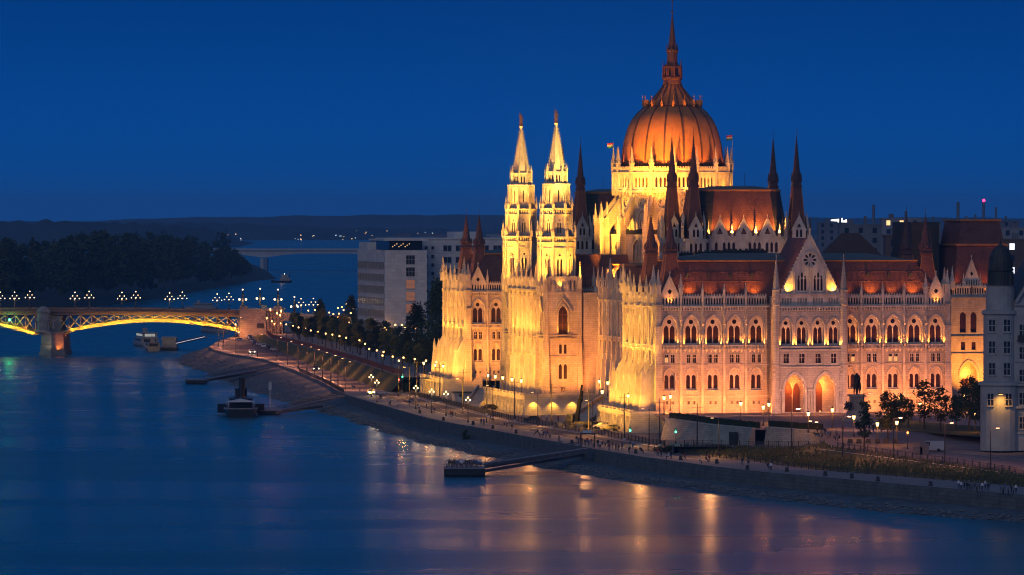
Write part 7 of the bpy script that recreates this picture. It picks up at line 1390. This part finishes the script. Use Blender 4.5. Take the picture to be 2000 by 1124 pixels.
m = MB(); m.hull([(-1.2, 1.7, 1.2), (1.2, 1.7, 1.2), (1.2, 3.7, 1.2), (-1.2, 3.7, 1.2)], [(-1.15, 1.7, 3.2), (1.15, 1.7, 3.2), (1.15, 3.2, 3.2), (-1.15, 3.2, 3.2)]); m.build('cab', CARC['black'], t); m = MB(); m.box(-1.25, 1.25, 2.2, 3.1, 2.1, 2.9); m.build('cab_window', M_CARG, t)
for x in (-1.05, 1.05):
    for y in (-2.8, -1.6, 2.6):
        m = MB(); k = [(y+.5*math.cos(R(36*q)), .5+.5*math.sin(R(36*q))) for q in range(10)]; n = 10; m.add([(x-.18, a, b) for a, b in k]+[(x+.18, a, b) for a, b in k], [tuple(range(n)), tuple(range(n, 2*n))[::-1]]+[(i, n+i, n+(i+1) % n, (i+1) % n) for i in range(n)]); m.build('wheel', M_TYRE, t)
m = MB(); m.box(-.5, .5, .6, 1.5, 1.5, 2.6); m.beam((0, 1.0, 2.6), (0, .3, 6.8), .75, .75); M_CRANE = mat('backlit_crane_black', (.008, .008, .009), 1.0, .2, 2, spec=.0); m.build('crane_column', M_CRANE, t); m = MB(); m.beam((0, .3, 6.6), (.1, -.2, 10.2), .42, .42); m.beam((.35, -.1, 6.2), (.45, -.2, 8.8), .25, .25); m.bar((0, .6, 4.5), (0, -.1, 8.2), .14, 6); m.build('crane_boom', M_CRANE, t)  # crane near-black: its backlit silhouette is put into the colour
p = gp(908, 789, 4); t = thing('ticket_kiosk', 'small mauve kiosk with a dark hatch under the northern stair', 'kiosk', (p.x, p.y, 4), TH); m = MB(); m.box(-2.7, 2.7, 0, 4, 0, 2.9); m.build('kiosk_wall', M_TERR, t); MB().box(-3, 3, -.4, 4.3, 2.9, 3.15).build('kiosk_roof', M_DARKROOF, t); m = MB(); m.box(-1.6, -.4, -.06, 0, 1.9, 2.5); m.build('hatch', M_WIN, t); MB().box(-1.8, -.2, -.07, -.01, .9, 1.7).build('notice_board', M_PALE, t)
for px, py, l in ((1806, 882, 'taller grey cabinet by the tram stop'), (1793, 882, 'lower grey cabinet by the tram stop')): p = gp(px, py, 6.8); z = zp(p); o = thing('utility_cabinet', l, 'cabinet', (p.x, p.y, z)); h = 2.2 if 'taller' in l else 1.5; MB().box(-.9, .9, -.4, .4, 0, h).build('cabinet_body', M_STEEL, o); m = MB(); m.box(-.02, .02, -.44, -.4, .1, h-.1); m.box(-.2, -.12, -.45, -.4, h*.5, h*.55); m.build('door', M_IRON, o)
# ================================================================ MOUNTED STATUE
M_BRONZE = mat('dark_bronze', (.035, .03, .026), .45, .3, 3, metal=.6)
p = gp(1674, 822, 8.4); S2 = thing('mounted_statue', 'dark bronze rider on horseback raised on a pale stone pedestal before the palace', 'statue', (p.x, p.y, 8.4), R(8)); m = MB()
m.box(-3.6, 3.6, -4.6, 4.6, 0, .35); m.box(-3.0, 3.0, -4.0, 4.0, .35, .75); m.hull([(-2.2, -3.2, .75), (2.2, -3.2, .75), (2.2, 3.2, .75), (-2.2, 3.2, .75)], [(-1.5, -2.6, 2.4), (1.5, -2.6, 2.4), (1.5, 2.6, 2.4), (-1.5, 2.6, 2.4)]); m.box(-1.25, 1.25, -2.3, 2.3, 2.4, 5.4); m.box(-1.6, 1.6, -2.7, 2.7, 5.4, 5.8); m.build('pedestal', M_RETW, S2)
hj = [((0,1.0,2.35),.62,.55), ((0,0,2.25),.66,.58), ((0,-1.0,2.4),.6,.55), ((0,-1.6,3.0),.42,.36), ((0,-2.0,3.7),.3,.26), ((0,-2.4,3.75),.22,.2), ((0,-2.95,3.35),.15,.14), ((-.35,-1.1,1.9),.3), ((-.36,-1.2,1.15),.2), ((-.36,-1.1,.3),.13), ((-.36,-1.2,.08),.17), ((.35,-1.1,1.9),.3), ((.36,-1.5,1.3),.2), ((.36,-1.3,.65),.13), ((.36,-1.45,.45),.16), ((-.36,1.1,1.85),.36), ((-.38,.95,1.2),.24), ((-.38,1.35,.7),.15), ((-.38,1.2,.08),.17), ((.36,1.1,1.85),.36), ((.38,.95,1.2),.24), ((.38,1.35,.7),.15), ((.38,1.2,.08),.17), ((0,1.6,2.4),.2), ((0,1.95,1.9),.16), ((0,2.0,1.0),.1)]
he = [(0,1),(1,2),(2,3),(3,4),(4,5),(5,6),(2,7),(7,8),(8,9),(9,10),(2,11),(11,12),(12,13),(13,14),(0,15),(15,16),(16,17),(17,18),(0,19),(19,20),(20,21),(21,22),(0,23),(23,24),(24,25)]
put('horse', skin('horse', hj, he, [M_BRONZE], lambda c: 0, 1), S2, (0, 0, 5.8))
rj = [((0,.2,2.95),.42,.36), ((0,.15,3.6),.42,.34), ((0,.1,4.25),.52,.34), ((0,.08,4.6),.16), ((0,.02,5.0),.28,.3), ((-.55,-.15,2.75),.3), ((-.72,-.45,1.9),.2), ((-.7,-.4,1.2),.14), ((-.7,-.75,1.1),.13), ((.55,-.15,2.75),.3), ((.72,-.45,1.9),.2), ((.7,-.4,1.2),.14), ((.7,-.75,1.1),.13), ((-.58,.1,4.2),.22), ((-.72,0,3.5),.18), ((-.35,-.7,3.3),.13), ((.58,.1,4.2),.22), ((.75,0,3.5),.18), ((.35,-.7,3.3),.13), ((0,.6,3.6),.5,.25), ((0,1.0,2.6),.62,.25)]
re_ = [(0,1),(1,2),(2,3),(3,4),(0,5),(5,6),(6,7),(7,8),(0,9),(9,10),(10,11),(11,12),(2,13),(13,14),(14,15),(2,16),(16,17),(17,18),(2,19),(19,20)]
put('rider', skin('rider', rj, re_, [M_BRONZE], lambda c: 0, 1), S2, (0, 0, 5.75))
sj = [((0,0,.9),.34,.3), ((0,0,1.5),.36,.28), ((0,0,1.85),.14), ((0,-.05,2.15),.2), ((-.3,-.3,.7),.22), ((-.3,-.6,.2),.16), ((.3,-.3,.7),.22), ((.3,-.55,.2),.16), ((-.4,0,1.5),.16), ((-.6,-.3,1.2),.12), ((.4,0,1.5),.16), ((.55,-.35,1.3),.12)]
se = [(0,1),(1,2),(2,3),(0,4),(4,5),(0,6),(6,7),(1,8),(8,9),(1,10),(10,11)]
fm_ = skin('side_figure', sj, se, [M_BRONZE], lambda c: 0, 1)
for x, y in ((-1.9, -2.2), (-1.9, 0), (-1.9, 2.0), (1.9, -1.0)): put('side_figure', fm_, S2, (x, y, 2.2), R(-60))
# flags on the dome
for du, dv, h, lab in ((15.6, -2, 9.0, 'red white and green flag on the pole right of the dome'), (-14.6, 5, 7.0, 'small red white and green flag left of the dome')):
    p = W(DU+du, DV+dv, 58.3); t = thing('flag', lab, 'flag', p, TH); MB().bar((0, 0, 0), (0, 0, h), .09, 6, .05).build('flagpole', M_PALE, t); m = MB()
    for j, mi in enumerate((2, 1, 0)):
        for k in range(6): x0, x1 = -k*.26, -(k+1)*.26; f_ = lambda x: .22*math.sin(x*2.4); z0 = h-1.5+j*.42; m.hull([(x1, f_(x1), z0-.12*abs(x1)), (x0, f_(x0), z0-.12*abs(x0)), (x0, f_(x0)+.03, z0-.12*abs(x0)), (x1, f_(x1)+.03, z0-.12*abs(x1))], [(x1, f_(x1), z0+.42-.12*abs(x1)), (x0, f_(x0), z0+.42-.12*abs(x0)), (x0, f_(x0)+.03, z0+.42-.12*abs(x0)), (x1, f_(x1)+.03, z0+.42-.12*abs(x1))], mi)
    m.build('flag_cloth', [mat('flag_red', (.5, .03, .03), .8, 0), CL['white'], mat('flag_green', (.03, .2, .06), .8, 0)], t)
# ================================================================ AIR
hz = bpy.data.materials.new('evening_haze'); hz.use_nodes = True; hn = hz.node_tree; hn.nodes.clear()
ho = hn.nodes.new('ShaderNodeOutputMaterial'); hv = hn.nodes.new('ShaderNodeVolumePrincipled'); hv.inputs['Color'].default_value = (.26, .6, 1, 1); hv.inputs['Density'].default_value = HAZE = 5e-5; hv.inputs['Anisotropy'].default_value = 0.0
hn.links.new(hv.outputs[0], ho.inputs['Volume'])
struct(MB().box(-9600, 9600, -420, 19500, -3, 125).build('haze', hz), 'stuff')
